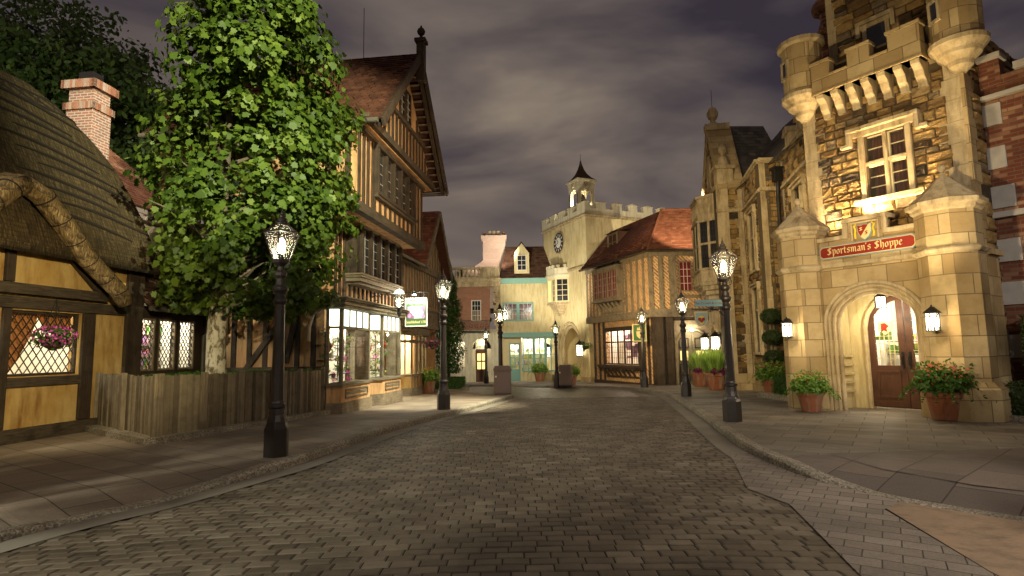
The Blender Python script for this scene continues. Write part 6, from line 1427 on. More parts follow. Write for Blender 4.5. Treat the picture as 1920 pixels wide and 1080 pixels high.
# porch
def oct_pier(cx, cy, r, z0, z1): b.lathe([(r, z0), (r, z1)], cx, cy, 8, ph=pi / 8)
for cx, r, pl in ((.50, .56, False), (3.70, .58, True)):
    b = MB(FN); oct_pier(cx, .12, r, -.15, 4.35); pr = b.build('porch_pier', M['ashlar'], tw, label=None)
    b = MB(FN)
    for z, pts in ((3.38, [(r, 0), (r + .05, .03), (r + .09, .09), (r + .06, .13), (r, .16)]), (4.28, [(r, 0), (r + .05, .04), (r + .06, .1), (r + .14, .14), (r + .14, .22), (r + .06, .28)])): b.lathe([(q[0], z + q[1]) for q in pts], cx, .12, 8, ph=pi / 8, caps=False)
    b.build('pier_moulding', M['trim'], pr)
    b = MB(FN); b.lathe([(r + .1, 4.54), (r - .06, 4.68), (.28, 4.9), (.10, 5.08), (.05, 5.14)], cx, .12, 8, ph=pi / 8); b.lathe([(.03, 5.12), (.05, 5.16), (.03, 5.19), (.075, 5.24), (.085, 5.29), (.06, 5.34), (.01, 5.37)], cx, .12, 12); b.build('pier_cap', M['trim'], pr)
    if pl:
        b = MB(FN); b.lathe([(r + .17, -.15), (r + .17, .62), (r + .03, .76)], cx, .12, 8, ph=pi / 8); b.build('pier_plinth', M['ashlar'], pr)
b = MB(FN); arch_wall(b, .85, 3.35, -.15, 4.08, .06, .42, 1.16, 3.06, 2.1, 2.86); b.box(1.72, 2.5, .06, .42, 4.08, 4.46)
b.build('porch_wall', M['ashlar'], tw)
b = MB(FN); b.box(.9, 3.3, -.03, .3, 3.42, 3.52); b.box(.9, 1.66, -.04, .46, 4.08, 4.18); b.box(2.56, 3.3, -.04, .46, 4.08, 4.18); b.box(1.62, 2.6, -.05, .46, 4.46, 4.56); b.box(1.62, 1.74, -.04, .06, 4.08, 4.46); b.box(2.48, 2.6, -.04, .06, 4.08, 4.46)
for q in ((1.80, 2.42, 4.4, 4.44), (1.80, 1.84, 4.0, 4.4), (2.38, 2.42, 4.0, 4.4)): b.box(q[0], q[1], .0, .06, q[2], q[3])
b.build('porch_cornice', M['trim'], tw, bevel=.012)
b = MB(FN)
for i, (e, y, r) in enumerate(((.13, .03, .045), (.05, .07, .04), (-.03, .12, .04), (-.10, .22, .05))):
    ol = arch_hole(1.16 - e, 3.06 + e, 2.1, 2.86 + e); b.tube([(1.16 - e, y, -.1)] + [(x, y, z) for x, z in ol] + [(3.06 + e, y, -.1)], r, 8)
b.build('arch_moulding', M['trim'], tw)
# vestibule
b = MB(FN); b.box(.7, 1.0, .42, 1.5, -.15, 3.3); b.box(3.2, 3.5, .42, 1.5, -.15, 3.3); b.box(1.0, 3.2, .42, 1.45, 3.1, 3.3); arch_wall(b, 1.0, 3.2, -.15, 3.1, 1.25, 1.45, 1.42, 3.06, 1.95, 2.78)
for k in range(5): b.box(1.0, 1.06, .6, 1.2, .35 + k * .22, .41 + k * .22)
b.build('vestibule', M['cream'], tw)
ol = arch_hole(1.38, 3.1, 1.95, 2.82); b = MB(FN); b.tube([(1.38, 1.24, -.1)] + [(x, 1.24, z) for x, z in ol] + [(3.1, 1.24, -.1)], .06, 8); b.build('inner_arch', M['trim'], tw)
for k, (x0, x1) in enumerate(((1.42, 2.23), (2.25, 3.06))):
    full = arch_hole(1.42, 3.06, 1.95, 2.78, 14); xc = 2.24
    zt = lambda x: 1.95 + max(0, next((z0 + (z1 - z0) * (x - a) / max(1e-6, (c - a)) for (a, z0), (c, z1) in zip(full, full[1:]) if a <= x <= c), 2.78) - 1.95)
    xs = lin(x0, x1, 12); gx0, gx1 = x0 + .14, x1 - .14; gz0 = 1.02
    b = MB(FN); 
    for a, c in zip(xs, xs[1:]):
        m_ = (a + c) / 2; top0, top1 = zt(a + 1e-4), zt(c - 1e-4)
        if gx0 < m_ < gx1:
            b.prism([(a, 0.0), (c, 0.0), (c, gz0), (a, gz0)], 1.3, 1.36); b.prism([(a, top0 - .15), (c, top1 - .15), (c, top1), (a, top0)], 1.3, 1.36)
        else: b.prism([(a, 0.0), (c, 0.0), (c, top1), (a, top0)], 1.3, 1.36)
    dl = b.build('door_leaf', M['doorbrown'], tw)
    b = MB(FN); b.box(gx0 - .06, gx1 + .06, 1.33, 1.335, gz0, 2.75); b.build('door_glass', M['glass'], dl)
    b = MB(FN)
    for i in range(1, 5): x = gx0 + (gx1 - gx0) * i / 5; b.box(x - .008, x + .008, 1.305, 1.325, gz0, zt(x) - .12)
    for i in range(1, 10): z = gz0 + i * .18; b.box(gx0 - .05, gx1 + .05, 1.307, 1.323, z - .007, z + .007) if z < (2.3 if k == 0 else 2.3) else None
    b.build('lead_lattice', M['creampaint'], dl)
    b = MB(FN); 
    for q in ((x0 + .14, x1 - .14, .84, .9), (x0 + .14, x1 - .14, .22, .28), (x0 + .14, x0 + .19, .28, .84), (x1 - .19, x1 - .14, .28, .84)): b.box(q[0], q[1], 1.27, 1.3, q[2], q[3])
    b.box(x0 + .03, x1 - .03, 1.285, 1.3, .02, .16); b.build('door_panel', M['doorbrown'], dl, bevel=.01)
    hxx = x1 - .09 if k == 0 else x0 + .04
    b = MB(FN); b.box(hxx, hxx + .05, 1.27, 1.3, .95, 1.35); b.tube([(hxx + .025, 1.28, 1.02), (hxx + .025, 1.2, 1.06), (hxx + .025, 1.2, 1.24), (hxx + .025, 1.28, 1.28)], .012, 6); b.build('door_handle', M['iron'], dl)
b = MB(FN); b.prism([(1.68, 2.1), (1.98, 2.1), (1.97, 1.9), (1.83, 1.76), (1.69, 1.9)], 1.27, 1.30); b.build('glass_crest', M['creampaint'], tw)
b = MB(FN); b.prism([(1.74, 2.05), (1.84, 2.06), (1.93, 1.98), (1.86, 1.93), (1.88, 1.84), (1.8, 1.88), (1.74, 1.84)], 1.262, 1.27); b.build('red_crest', M['signred'], tw)
room(tw, FN, .85, 3.6, 1.6, 4.4, -.1, 2.95, 75, col=(1, .93, .76), lights=2)
b = MB(FN); rg = random.Random(103)
for k in range(90): x = rg.uniform(1.0, 3.4); z = rg.choice((.25, .6, .95, 1.3, 1.65)); y = rg.uniform(2.1, 3.8); b.box(x, x + rg.uniform(.05, .2), y, y + .1, z, z + rg.uniform(.06, .26), rg.random())
b.build('shop_goods', M['mixfl'], tw)
b = MB(FN)
for z in (.22, .57, .92, 1.27, 1.62): b.box(.95, 3.5, 3.4, 3.8, z - .03, z)
b.box(1.2, 2.0, 2.2, 2.8, .2, .85); b.box(1.9, 1.96, 1.9, 2.0, 0, 2.4); b.box(2.5, 3.2, 2.4, 3.0, .2, .75); b.build('shop_shelves', M['shelf'], tw)
# shop sign with blackletter
FSg = FN @ Matrix.Translation((2.1, .0, 3.80))
ss = thing('shop_sign', 'long red sign reading Sportsman\'s Shoppe in gold blackletter above the stone arch', 'sign', FSg)
def oct8(w, h, c): return [(-w + c, -h), (w - c, -h), (w - c * .3, -h + c * .5), (w, -h + c), (w, h - c), (w - c * .3, h - c * .5), (w - c, h), (-w + c, h), (-w + c * .3, h - c * .5), (-w, h - c), (-w, -h + c), (-w + c * .3, -h + c * .5)]
b = MB(FSg); b.prism(oct8(1.06, .165, .07), -.02, .08); b.build('sign_border', M['signblue'], ss)
b = MB(FSg); b.prism(oct8(1.035, .14, .06), -.03, -.02); b.build('sign_border_inner', M['signgold'], ss)
b = MB(FSg); b.prism(oct8(1.02, .125, .06), -.04, -.03); b.build('sign_board', M['signred'], ss)
GL = {'S': (.95, [[(.82, 1.22), (.55, 1.5), (.22, 1.25), (.25, .98), (.74, .62), (.74, .25), (.42, .0), (.1, .2)], [(.5, 1.42), (.5, .12)]]),
      'p': (.72, [[(.02, 1.0), (.2, .95), (.2, -.48)], [(.2, .86), (.48, 1.02), (.62, .86), (.62, .18), (.42, 0), (.2, .12)]]),
      'o': (.74, [[(.4, 1.0), (.16, .82), (.16, .2), (.38, .0), (.6, .2), (.6, .82), (.4, 1.0)]]),
      'r': (.58, [[(.05, 1.0), (.2, .9), (.2, .04), (.3, 0)], [(.2, .8), (.42, 1.02), (.55, .84)]]),
      't': (.52, [[(.24, 1.32), (.2, 1.2), (.2, .2), (.36, 0), (.5, .14)], [(.04, .98), (.46, .98)]]),
      's': (.68, [[(.6, .84), (.38, 1.02), (.16, .84), (.18, .66), (.56, .38), (.56, .16), (.34, 0), (.1, .14)]]),
      'm': (1.1, [[(.04, 1.0), (.2, .9), (.2, .04)], [(.2, .8), (.42, 1.02), (.55, .88), (.55, .04)], [(.55, .8), (.78, 1.02), (.92, .88), (.92, .1), (1.02, 0)]]),
      'a': (.72, [[(.14, .84), (.38, 1.02), (.56, .86), (.56, .12), (.68, 0)], [(.56, .56), (.2, .4), (.16, .16), (.34, 0), (.56, .18)]]),
      'n': (.74, [[(.04, 1.0), (.2, .9), (.2, .04)], [(.2, .8), (.42, 1.02), (.58, .88), (.58, .1), (.68, 0)]]),
      "'": (.26, [[(.12, 1.5), (.16, 1.34), (.08, 1.18)]]), ' ': (.45, []),
      'h': (.74, [[(.08, 1.5), (.2, 1.4), (.2, .04)], [(.2, .8), (.44, 1.02), (.6, .86), (.6, .06), (.42, -.28)]]),
      'e': (.66, [[(.18, .5), (.56, .7), (.54, .86), (.38, 1.02), (.15, .82), (.15, .2), (.36, 0), (.58, .18)]])}
def blackletter(mb, s, x0, width, h, z0, y):
    tot = sum(GL[c][0] for c in s) + .06 * len(s); k = width / tot; x = x0; nx, nz = .115 * cos(radians(42)), .115 * sin(radians(42)); dd = 0
    for c in s:
        for st in GL[c][1]:
            for p, q in zip(st, st[1:]):
                dd += 1; yy = y - .00045 * (dd % 9)
                P = [(x + (p[0] - nx) * k, z0 + (p[1] - nz) * h), (x + (p[0] + nx) * k, z0 + (p[1] + nz) * h), (x + (q[0] + nx) * k, z0 + (q[1] + nz) * h), (x + (q[0] - nx) * k, z0 + (q[1] - nz) * h)]
                mb.raw([(a, yy, c_) for a, c_ in P] + [(a, y + .006, c_) for a, c_ in P], [(0, 1, 2, 3), (7, 6, 5, 4), (0, 4, 5, 1), (1, 5, 6, 2), (2, 6, 7, 3), (3, 7, 4, 0)])
        x += (GL[c][0] + .06) * k
b = MB(FSg); blackletter(b, "Sportsman's Shoppe", -.86, 1.66, .112, -.058, -.046); b.build('sign_lettering', M['signgold'], ss)
FCr = FN @ Matrix.Translation((2.11, .0, 4.20)); cr = thing('crest', 'painted red and gold shield crest in the raised panel over the red shop sign', 'crest', FCr)
sh = lambda s: [(-.15 * s, .16 * s), (-.07 * s, .13 * s), (0, .16 * s), (.07 * s, .13 * s), (.15 * s, .16 * s), (.14 * s, -.02 * s), (.08 * s, -.13 * s), (0, -.2 * s), (-.08 * s, -.13 * s), (-.14 * s, -.02 * s)]
b = MB(FCr); b.prism(sh(1.12), -.0, .06); b.build('crest_border', M['signblue'], cr)
b = MB(FCr); b.prism(sh(1.0), -.012, 0); b.build('crest_field', M['signgold'], cr)
b = MB(FCr); b.prism([(-.145, .15), (-.07, .125), (0, .15), (.09, .13), (-.08, -.12), (-.13, -.02)], -.018, -.012); b.build('crest_bend', M['signred'], cr)
b = MB(FCr)
for sx in (-1, 1): b.tube([(sx * .2, -.01, -.16), (sx * .21, -.01, -.05), (sx * .19, -.01, .05), (sx * .22, -.01, .13), (sx * .17, -.01, .19)], [.02, .028, .02, .026, .015], 7)
b.build('supporters', M['yellowpaint'], cr)
b = MB(FCr); blackletter(b, 'S', -.11, .09, .055, .01, -.022); b.build('crest_monogram', M['signgold'], cr); b = MB(FCr); blackletter(b, 'S', .0, .09, .055, -.09, -.018); b.build('crest_initial', M['signred'], cr)
wall_lantern('black iron wall lantern on the left porch pier of the red-signed shop', FN, .36, -.42, 1.93, .9, 16)
wall_lantern('black iron wall lantern on the right porch pier of the red-signed shop', FN, 3.50, -.44, 1.97, .95, 16)
# pendant lantern
Fp = FN @ Matrix.Translation((2.0, .75, 2.55)); pl = thing('pendant_lantern', 'bright pendant lantern hanging inside the arched stone porch', 'pendant lantern', Fp)
b = MB(Fp); b.tube([(0, 0, .1), (0, 0, .6)], .01, 5)
for k in range(6): a = k * pi / 3; b.beam((.12 * cos(a), .12 * sin(a), -.14), (.12 * cos(a), .12 * sin(a), .12), .014, .014, (cos(a), sin(a), 0))
b.lathe([(.13, -.15), (.14, -.13)], 0, 0, 6); b.lathe([(.15, .12), (.05, .2), (.02, .22)], 0, 0, 6)
for k in range(6): a = k * pi / 3; c = a + pi / 3; b.beam((.125 * cos(a), .125 * sin(a), -.08), (.125 * cos(c), .125 * sin(c), -.08), .012, .012, (0, 0, 1))
b.build('lantern_frame', M['iron'], pl); b = MB(Fp); b.lathe([(.11, -.13), (.11, .12)], 0, 0, 6); b.build('frosted_glass', M['glow'], pl)
point('pendant_light', Fp @ Vector((0, -.05, -.32)), 26, (1, .86, .58), .07)
spot('porch_uplight', FN @ Vector((2.0, .56, 4.66)), FN @ Vector((2.3, .95, 6.4)), 230, 150, (1, .72, .36), .8, .05)
for ux in (1.05, 3.15): spot('cornice_uplight', FN @ Vector((ux, .52, 4.3)), FN @ Vector((ux + (.1 if ux < 2 else -.1), .9, 7.0)), 120, 110, (1, .72, .36), .8, .05)

spot('parapet_uplight', FN @ Vector((2.2, -.5, 5.8)), FN @ Vector((2.2, .5, 8.1)), 0, 90, (1, .72, .36), .8, .05) if False else None

# ---------------------------------------------------------------- right: stone hall between tavern and tower
FM = fr(9.6, 21.0, 0)
mh = thing('stone_hall', 'gothic stone hall with quoined buttresses, gabled bay and slate roof left of the tower', 'hall', FM)
rgM = random.Random(111)
def stonewall(F, L, z0, z1, holes=(), ql=True, qr=True, name='stonework', back=.3, prof=None):
    b = MB(F); wall(b, 0, L, -1, z1, .05, .05 + back, holes); b.build('wall_core', M['mortar'], mh)
    q = .28; b = MB(F); rubble(b, q if ql else 0, L - (q if qr else 0), z0, z1, .05, rgM, [(h[0] - .16, h[1] + .16, h[2] - .12, h[3] + .2) for h in holes], ragged=.08, wr=(.2, .42), hr=(.16, .3), out=.04); b.build(name, M['rubble'], mh)
    for on, xq, sq in ((ql, 0, 1), (qr, L, -1)):
        if on: b = MB(F); quoins(b, xq, z0, z1, .06, rgM, sq, (.22, .36), .42, .035); b.build('quoin_column', M['trim'], mh)
    b = MB(F); b.box(-.06, L + .06, -.08, .05, -1, .32); b.box(-.04, L + .04, -.05, .05, .32, .4); b.build('plinth', M['ashlar'], mh, bevel=.01)
    b = MB(F); b.box(-.03, L + .03, -.09, .05, 7.40, 7.5); b.box(-.03, L + .03, -.04, .05, 7.5, 7.56); b.box(-.05, L + .05, -.14, .35, z1, z1 + .12); b.box(-.03, L + .03, -.08, .3, z1 - .06, z1); b.build('string_course', M['trim'], mh, bevel=.012)
def gothic_window(F, x0, x1, z0, z1, n=2, trans=()):
    b = MB(F); b.box(x0 - .14, x0, -.05, .2, z0, z1); b.box(x1, x1 + .14, -.05, .2, z0, z1); b.box(x0 - .2, x1 + .2, -.1, .2, z0 - .1, z0); b.box(x0 - .14, x1 + .14, -.05, .2, z1, z1 + .1); b.box(x0 - .22, x1 + .22, -.12, .1, z1 + .1, z1 + .18); b.box(x0 - .22, x0 - .15, -.12, .1, z1 - .15, z1 + .1); b.box(x1 + .15, x1 + .22, -.12, .1, z1 - .15, z1 + .1)
    for i in range(1, n): x = x0 + (x1 - x0) * i / n; b.box(x - .04, x + .04, .02, .15, z0, z1)
    for z in trans: b.box(x0, x1, .03, .14, z - .04, z + .04)
    b.build('window_surround', M['trim'], mh, bevel=.01)
    glazing('window', mh, F, x0, x1, z0, z1, .12, n * 2, 5, M['lead'], M['darkglass'], .03, .012, .05)
FMA = fr(10.3, 21.1, 258.2); FMB = fr(9.5, 21.1, 0); FMC = fr(10.2, 24.5, 258.2); FMD = fr(9.05, 24.45, 0); FMG = fr(9.75, 28.3, 261)
stonewall(FMA, 5.45, .4, 8.55, [(1.45, 2.7, 5.2, 7.0), (1.4, 2.8, 1.6, 4.2)], True, False); gothic_window(FMA, 1.45, 2.7, 5.2, 7.0, 2, (6.2,)); gothic_window(FMA, 1.4, 2.8, 1.6, 4.2, 2, (3.2,))
stonewall(FMB, .8, .4, 8.55, [], True, False); stonewall(FMC, 3.4, .4, 8.55, [(1.0, 2.2, 4.6, 7.0), (1.0, 2.2, 1.3, 3.9)]); gothic_window(FMC, 1.0, 2.2, 4.6, 7.0, 2, (6.0,)); gothic_window(FMC, 1.0, 2.2, 1.3, 3.9, 2, (3.0,))
stonewall(FMD, 1.15, .4, 8.5, [], True, True)
b = MB(FMD); b.box(.0, .72, -.22, .2, 8.62, 9.3); b.box(-.1, .84, -.32, .3, 9.3, 9.46); b.lathe([(.3, 9.46), (.22, 9.58), (.18, 9.85), (.08, 9.95), (.1, 10.02), (.16, 10.12), (.19, 10.24), (.15, 10.38), (.06, 10.46), (.02, 10.52)], .37, -.02, 12)
b.build('pinnacle', M['trim'], mh, bevel=.01)
# gabled bay
GL_ = 3.9
b = MB(FMG); wall(b, 0, GL_, -1, 8.6, .05, .4, [(.95, 2.75, -1, 2.3)]); b.prism([(0, 8.6), (GL_, 8.6), (GL_ / 2 + .2, 11.7)], .05, .4); b.build('gable_wall', M['trim'], mh)
b = MB(FMG); rubble(b, .3, GL_ - .3, 2.9, 11.3, .05, rgM, [(1.65, 2.45, 8.8, 10.4), (.4, 3.5, 4.2, 8.0)], wr=(.22, .5), prof=lambda z: (.3, GL_ - .3) if z < 8.6 else (.3 + (z - 8.6) * .58, GL_ - .25 - (z - 8.6) * .54)); b.build('gable_stonework', M['rubble'], mh)
b = MB(FMG); b.box(1.7, 2.4, -.04, .1, 8.9, 10.2); b.prism([(1.6, 10.1), (2.5, 10.1), (2.05, 10.6)], -.06, .1); b.build('gable_niche', M['trim'], mh)
b = MB(FMG); b.beam((-.15, .5, 8.5), (GL_ / 2 + .2, .5, 11.85), .2, 1.1); b.beam((GL_ + .15, .5, 8.5), (GL_ / 2 + .2, .5, 11.85), .2, 1.1); b.build('gable_coping', M['ashlar'], mh, bevel=.02)
b = MB(FMG); b.box(GL_ / 2 - .02, GL_ / 2 + .42, -.1, 1.0, 11.75, 12.05); b.lathe([(.26, 12.05), (.16, 12.15), (.1, 12.25), (.2, 12.36), (.26, 12.52), (.26, 12.66), (.18, 12.84), (.05, 12.94)], GL_ / 2 + .2, .3, 14); b.build('ball_finial', M['trim'], mh)
b = MB(FMG); b.tube([(GL_ / 2 + .2, .3, 12.9), (GL_ / 2 + .2, .3, 13.8)], .012, 5); b.build('lightning_rod', M['iron'], mh)
# oriel on the gabled bay
b = MB(FMG); xc = 2.0
for i in range(5): oct_bay(b, xc, .4 + .25 * i, .15 + .14 * i, 3.3 + i * .2, 3.3 + (i + 1) * .2 - .001, 0, .05)
b.build('oriel_corbel', M['trim'], mh, bevel=.015)
b = MB(FMG); oct_bay(b, xc, 1.5, .8, 4.3, 5.0, 0, .05); oct_bay(b, xc, 1.5, .8, 7.3, 8.3, 0, .05); oct_bay(b, xc, 1.58, .88, 8.3, 8.42, 0, .05); oct_bay(b, xc, 1.58, .88, 7.2, 7.3, 0, .05); oct_bay(b, xc, 1.56, .86, 5.0, 5.1, 0, .05); b.build('oriel_wall', M['trim'], mh, bevel=.01)
b = MB(FMG); oct_bay(b, xc, 1.34, .66, 5.1, 7.2, 0, .05); b.build('oriel_core', M['darkglass'], mh)
pts = [(xc - 1.5, .05), (xc - 1.5 * .52, -.75), (xc + 1.5 * .52, -.75), (xc + 1.5, .05)]
for A, B in zip(pts, pts[1:]):
    Aw, Bw = FMG @ Vector((*A, 0)), FMG @ Vector((*B, 0)); Fq = Matrix.Translation(Aw) @ Matrix.Rotation(atan2(Bw.y - Aw.y, Bw.x - Aw.x), 4, 'Z'); L = (Bw - Aw).length; n = 2
    b = MB(Fq)
    for k in range(n + 1): x = (L - .1) * k / n; b.box(x, x + .1, -.03, .14, 5.1, 7.2)
    b.box(0, L, -.02, .12, 6.15, 6.25)
    for k in range(8): x = L * (k + .5) / 8; b.tube([(x + .08 * cos(a), -.012, 7.8 + .26 * sin(a)) for a in lin(0, 6.28, 9)], .022, 4); b.tube([(x + .08 * cos(a), -.012, 4.65 + .22 * sin(a)) for a in lin(0, 6.28, 9)], .022, 4)
    b.build('oriel_mullion', M['trim'], mh)
    for k in range(n): glazing('oriel_window', mh, Fq, .1 + (L - .1) * k / n, (L - .1) * (k + 1) / n, 5.1, 7.2, .02, 3, 6, M['lead'], M['darkglass'], .02, .01, .06)
# side door
b = MB(FMG); arch_wall(b, .7, 3.0, -1, 3.2, -.12, .3, 1.05, 2.65, 1.7, 2.6); b.build('door_arch', M['trim'], mh); ol = arch_hole(1.05, 2.65, 1.7, 2.6); b = MB(FMG); b.tube([(1.02, -.15, -.5)] + [(x, -.15, z) for x, z in ol] + [(2.68, -.15, -.5)], .07, 6); b.build('arch_moulding', M['trim'], mh)
b = MB(FMG); b.box(1.0, 2.7, .15, .22, -.6, 2.7); b.build('door_leaf', M['doorbrown'], mh)
wall_lantern('iron wall lantern left of the gabled hall door, nearest the tavern', FMG, .55, -.16, 1.7, 1.5, 14)
wall_lantern('iron wall lantern on the hall wall between the gabled door and the lamp post', FMG, 3.25, -.16, 1.7, 1.5, 14)
# slate roof and small merlons
b = MB(Matrix()); rg = random.Random(113)
a0, a1 = FMA @ Vector((-3.9, .5, 8.4)), FMA @ Vector((6.0, .5, 8.4)); a2, a3 = FMA @ Vector((6.0, 4.2, 12.6)), FMA @ Vector((-5.5, 4.2, 12.6))
tiles(b, (10.0, 26.2, 8.4), (9.6, 16.5, 8.4), (13.6, 16.0, 12.5), (13.8, 27.5, 12.5), rg, .24, .26, .02); tiles(b, (9.9, 24.4, 8.7), (12.5, 24.4, 8.7), (12.5, 27.0, 12.3), (10.1, 26.9, 12.3), rg, .24, .26, .02); b.build('slate_roof', M['slate'], mh)
for k in range(3):
    x = .9 + k * 1.5; b = MB(FMA); b.box(x, x + .6, .0, .5, 8.67, 9.15); b.prism([(x - .08, 9.15), (x + .68, 9.15), (x + .5, 9.4), (x + .1, 9.4)], -.08, .58); b.build('merlon', M['trim'], mh)
b = MB(FMB); b.box(.42, .74, -.34, -.06, 7.7, 8.15); b.box(.36, .8, -.38, -.04, 8.15, 8.24); b.tube([(.58, -.2, 7.7), (.58, -.2, 7.5), (.58, -.14, 7.2), (.58, -.14, -.2)], .07, 8); b.build('hopper_and_downpipe', M['iron'], mh, bevel=.01)
# twisted brick chimney behind the tower
Fcz = FN @ Matrix.Translation((.15, 3.2, 0)); tc_ = thing('twisted_chimney', 'dark twisted brick chimney with flared bands behind the left tower turret', 'chimney', Fcz)
b = MB(Fcz); prof = [(.26, 8.5), (.26, 10.9), (.16, 11.0)]
for z in lin(11.0, 14, 40): prof.append((.22 + .05 * sin((z - 11) * 9) + (.14 if 11.75 < z < 12.15 else 0), z))
b.lathe(prof, 0, 0, 10); b.build('brick_shaft', M['diaper'], tc_)

# ---------------------------------------------------------------- far right: brick house
FO = FN @ Matrix.Translation((4.1, 1.9, 0))
oh = thing('patterned_brick_house', 'dark patterned brick house with pale quoins at the right edge', 'house', FO)
wz0, wz1 = 4.62, 6.1
b = MB(FN); wall(b, 4.06, 12, -.2, 7.3, 1.75, 2.0, [(5.0, 6.0, wz0, wz1)]); b.build('brick_wall', M['diaper'], oh)
b = MB(FN)
for z in (.2, 1.2, 2.35, 3.3, 4.5, 5.4, 6.4): b.box(4.05, 4.05 + (.42 if int(z * 10) % 2 else .34), 1.70, 1.8, z, z + .5)
b.box(4.05, 12, 1.62, 1.8, 4.28, 4.36); b.box(4.05, 12, 1.66, 1.8, 4.36, 4.42); b.box(4.05, 12, 1.62, 1.8, 7.0, 7.1); b.box(4.0, 4.5, 1.58, 2.1, 7.9, 8.02); b.box(4.7, 12, 1.58, 2.1, 7.5, 7.66); b.build('stone_trim', M['white'] if False else plain('grey_stone_trim', (.42, .38, .34), .85, .25, 5, 0, .3), oh, bevel=.01)
b = MB(FN); b.box(4.06, 4.45, 1.7, 2.0, 7.3, 7.9); b.box(4.45, 12, 1.72, 2.0, 7.3, 7.5); b.box(5.05, 5.9, 2.6, 3.2, 7.3, 9.4); b.build('brick_parapet', M['diaper'], oh)
glazing('sash_window', oh, FN, 5.0, 6.0, wz0, wz1, 1.7, 3, 4, M['white'], M['darkglass'], .08, .03, .1)
b = MB(FN); b.box(4.9, 5.0, 1.68, 1.76, wz0 - .05, wz1); b.prism(arc(5.5, wz1, .6, pi, 0, 14) + arc(5.5, wz1, .48, 0, pi, 14), 1.66, 1.76); b.box(4.85, 6.1, 1.62, 1.76, wz0 - .12, wz0 - .04); b.build('window_surround', M['white'], oh)
hs_ = thing('street_name_plate', 'small white street name plate reading HIGH STREET at the right edge', 'sign', FN @ Matrix.Translation((5.1, 1.7, 4.08)))
b = MB(FN); b.prism([(x + 5.12, z + 4.08) for x, z in oct8(.52, .1, .04)], 1.72, 1.745); b.build('plate', M['signwhite'], hs_)
b = MB(FN); b.prism([(x + 5.12, z + 4.08) for x, z in oct8(.49, .08, .035)], 1.716, 1.72); b.build('plate_border', M['mauve'], hs_); b = MB(FN); b.prism([(x + 5.12, z + 4.08) for x, z in oct8(.475, .068, .03)], 1.712, 1.716); b.build('plate_field', M['signwhite'], hs_)
text_mesh('lettering', 'HIGH STREET', .125, M['mauve'], hs_, FN @ Matrix.Translation((5.12, 1.708, 4.08)), .003, .003)
hedge('tall_hedge', 'tall dark clipped hedge against the brick house at the right edge', 4.45, 6.6, 1.1, 1.6, -.1, 2.1, FN, 121, 'leafd', 420, .06)
hedge('low_hedge', 'low dark clipped hedge beside the right porch pier', 4.35, 8, .2, .9, -.05, .74, FN, 122, 'leafd', 500, .055)
b = MB(FN); b.box(4.3, 8, .08, .18, -.1, .12); tag(b.build('bed_edging', M['kerb']), 'low stone edging along the foot of the low dark hedge', 'edging')
# topiary and little hedge by the hall
tx_, ty_ = 9.42, 20.75; o = thing('topiary', 'dark tiered topiary of three clipped balls beside the stone hall', 'topiary', loc=(tx_, ty_, gz(ty_)))
b = MB(); rg = random.Random(123)
b = MB(Matrix()); b.tube([(tx_, ty_, -.3), (tx_, ty_, 2.9)], .03, 6); b.build('stem', M['twig'], o)
b = MB(Matrix())
for z, r in ((2.62, .38), (1.85, .36), (1.15, .33)): b.lathe([(r * .2, z - r * .6), (r * .86, z - r * .3), (r * .9, z + r * .1), (r * .6, z + r * .55), (.05, z + r * .72)], tx_, ty_, 16, col=.02); shell_leaves(b, (tx_, ty_, z), (r, r, r * .78), 1500, .05, 'oval', rg, .9)
b.build('clipped_foliage', M['leafd'], o)
hedge('box_hedge', 'small green box hedge between the topiary and the porch pier', 8.45, 9.15, 16.6, 18.9, -.15, .62, Matrix(), 124, 'hedge', 500, .06)
b = MB(); b.box(8.25, 8.42, 16.4, 19.6, -.3, .02); tag(b.build('stone_bed_edging', M['kerb']), 'stone edging in front of the small box hedge by the hall', 'edging')
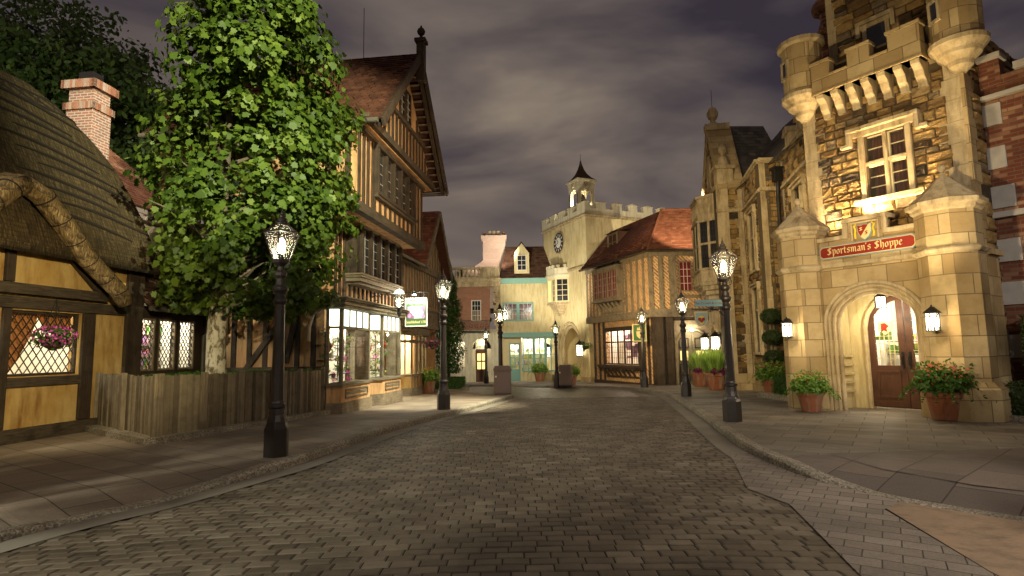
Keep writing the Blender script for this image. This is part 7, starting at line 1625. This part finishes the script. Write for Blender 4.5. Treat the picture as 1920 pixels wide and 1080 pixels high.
# blade sign on the lamp and shield sign on the hall
FBl = fr(4.52, 12.08, 0, 0)
bs = thing('blade_sign', 'blue-green blade sign fixed to the right-hand street lamp', 'sign', FBl)
b = MB(FBl); b.box(-.64, -.06, -.015, .015, 2.42, 2.53); b.build('sign_board', M['signteal'], bs)
b = MB(FBl)
for q in ((-.65, -.05, 2.53, 2.545), (-.65, -.05, 2.405, 2.42)): b.box(q[0], q[1], -.02, .02, q[2], q[3])
b.build('sign_edge', M['signblue'], bs)
text_mesh('sign_lettering', 'The Crown & Crest', .075, M['terra'], bs, FBl @ Matrix.Translation((-.35, -.018, 2.475)), .002, .001)
b = MB(FBl); b.tube([(-.04, 0, 2.2), (-.12, 0, 2.3), (-.3, 0, 2.36), (-.42, 0, 2.41)], .008, 5)
for cx, cz, r in ((-.15, 2.36, .05), (-.26, 2.38, .03), (-.1, 2.27, .03)): b.tube([(cx + r * (1 - k * .05) * cos(k * .6), 0, cz + r * (1 - k * .05) * sin(k * .6)) for k in range(13)], .006, 4)
b.build('scroll_bracket', M['iron'], bs)
FSh = fr(8.02, 24.2, 0, 0); sp = thing('shield_sign', 'hanging blue shield sign with red and yellow arms below the blade sign', 'sign', FSh)
shp = lambda s: [(-.27 * s, .33 * s), (.27 * s, .33 * s), (.27 * s, -.05 * s), (.18 * s, -.22 * s), (0, -.32 * s), (-.18 * s, -.22 * s), (-.27 * s, -.05 * s)]
b = MB(FSh); b.prism([(x, z + 2.72) for x, z in shp(1)], -.02, .02); b.build('sign_board', M['signgold'], sp)
b = MB(FSh); b.prism([(x, z + 2.72) for x, z in shp(.92)], -.026, -.02); b.build('shield_field', M['signblue'], sp)
b = MB(FSh)
for (x, z, r) in ((-.08, 2.72, .075), (.08, 2.72, .075), (0, 2.64, .06)): b.prism([(x + r * cos(a), z + r * sin(a)) for a in lin(0, 6.283, 11)[:-1]], -.032 - r * .02, -.026)
b.build('red_device', M['signred'], sp)
b = MB(FSh); b.prism([(-.1, 2.58), (.1, 2.58), (0, 2.46)], -.036, -.03); b.prism([(-.12, 2.86), (-.06, 2.82), (0, 2.88), (.06, 2.82), (.12, 2.86), (.08, 2.79), (-.08, 2.79)], -.036, -.03); b.build('yellow_device', M['yellowpaint'], sp)
b = MB(FSh); b.tube([(-.4, 0, 3.14), (1.1, 0, 3.14)], .014, 5); b.tube([(-.2, 0, 3.14), (-.2, 0, 3.05)], .008, 4); b.tube([(.2, 0, 3.14), (.2, 0, 3.05)], .008, 4); b.build('sign_bracket', M['iron'], sp)
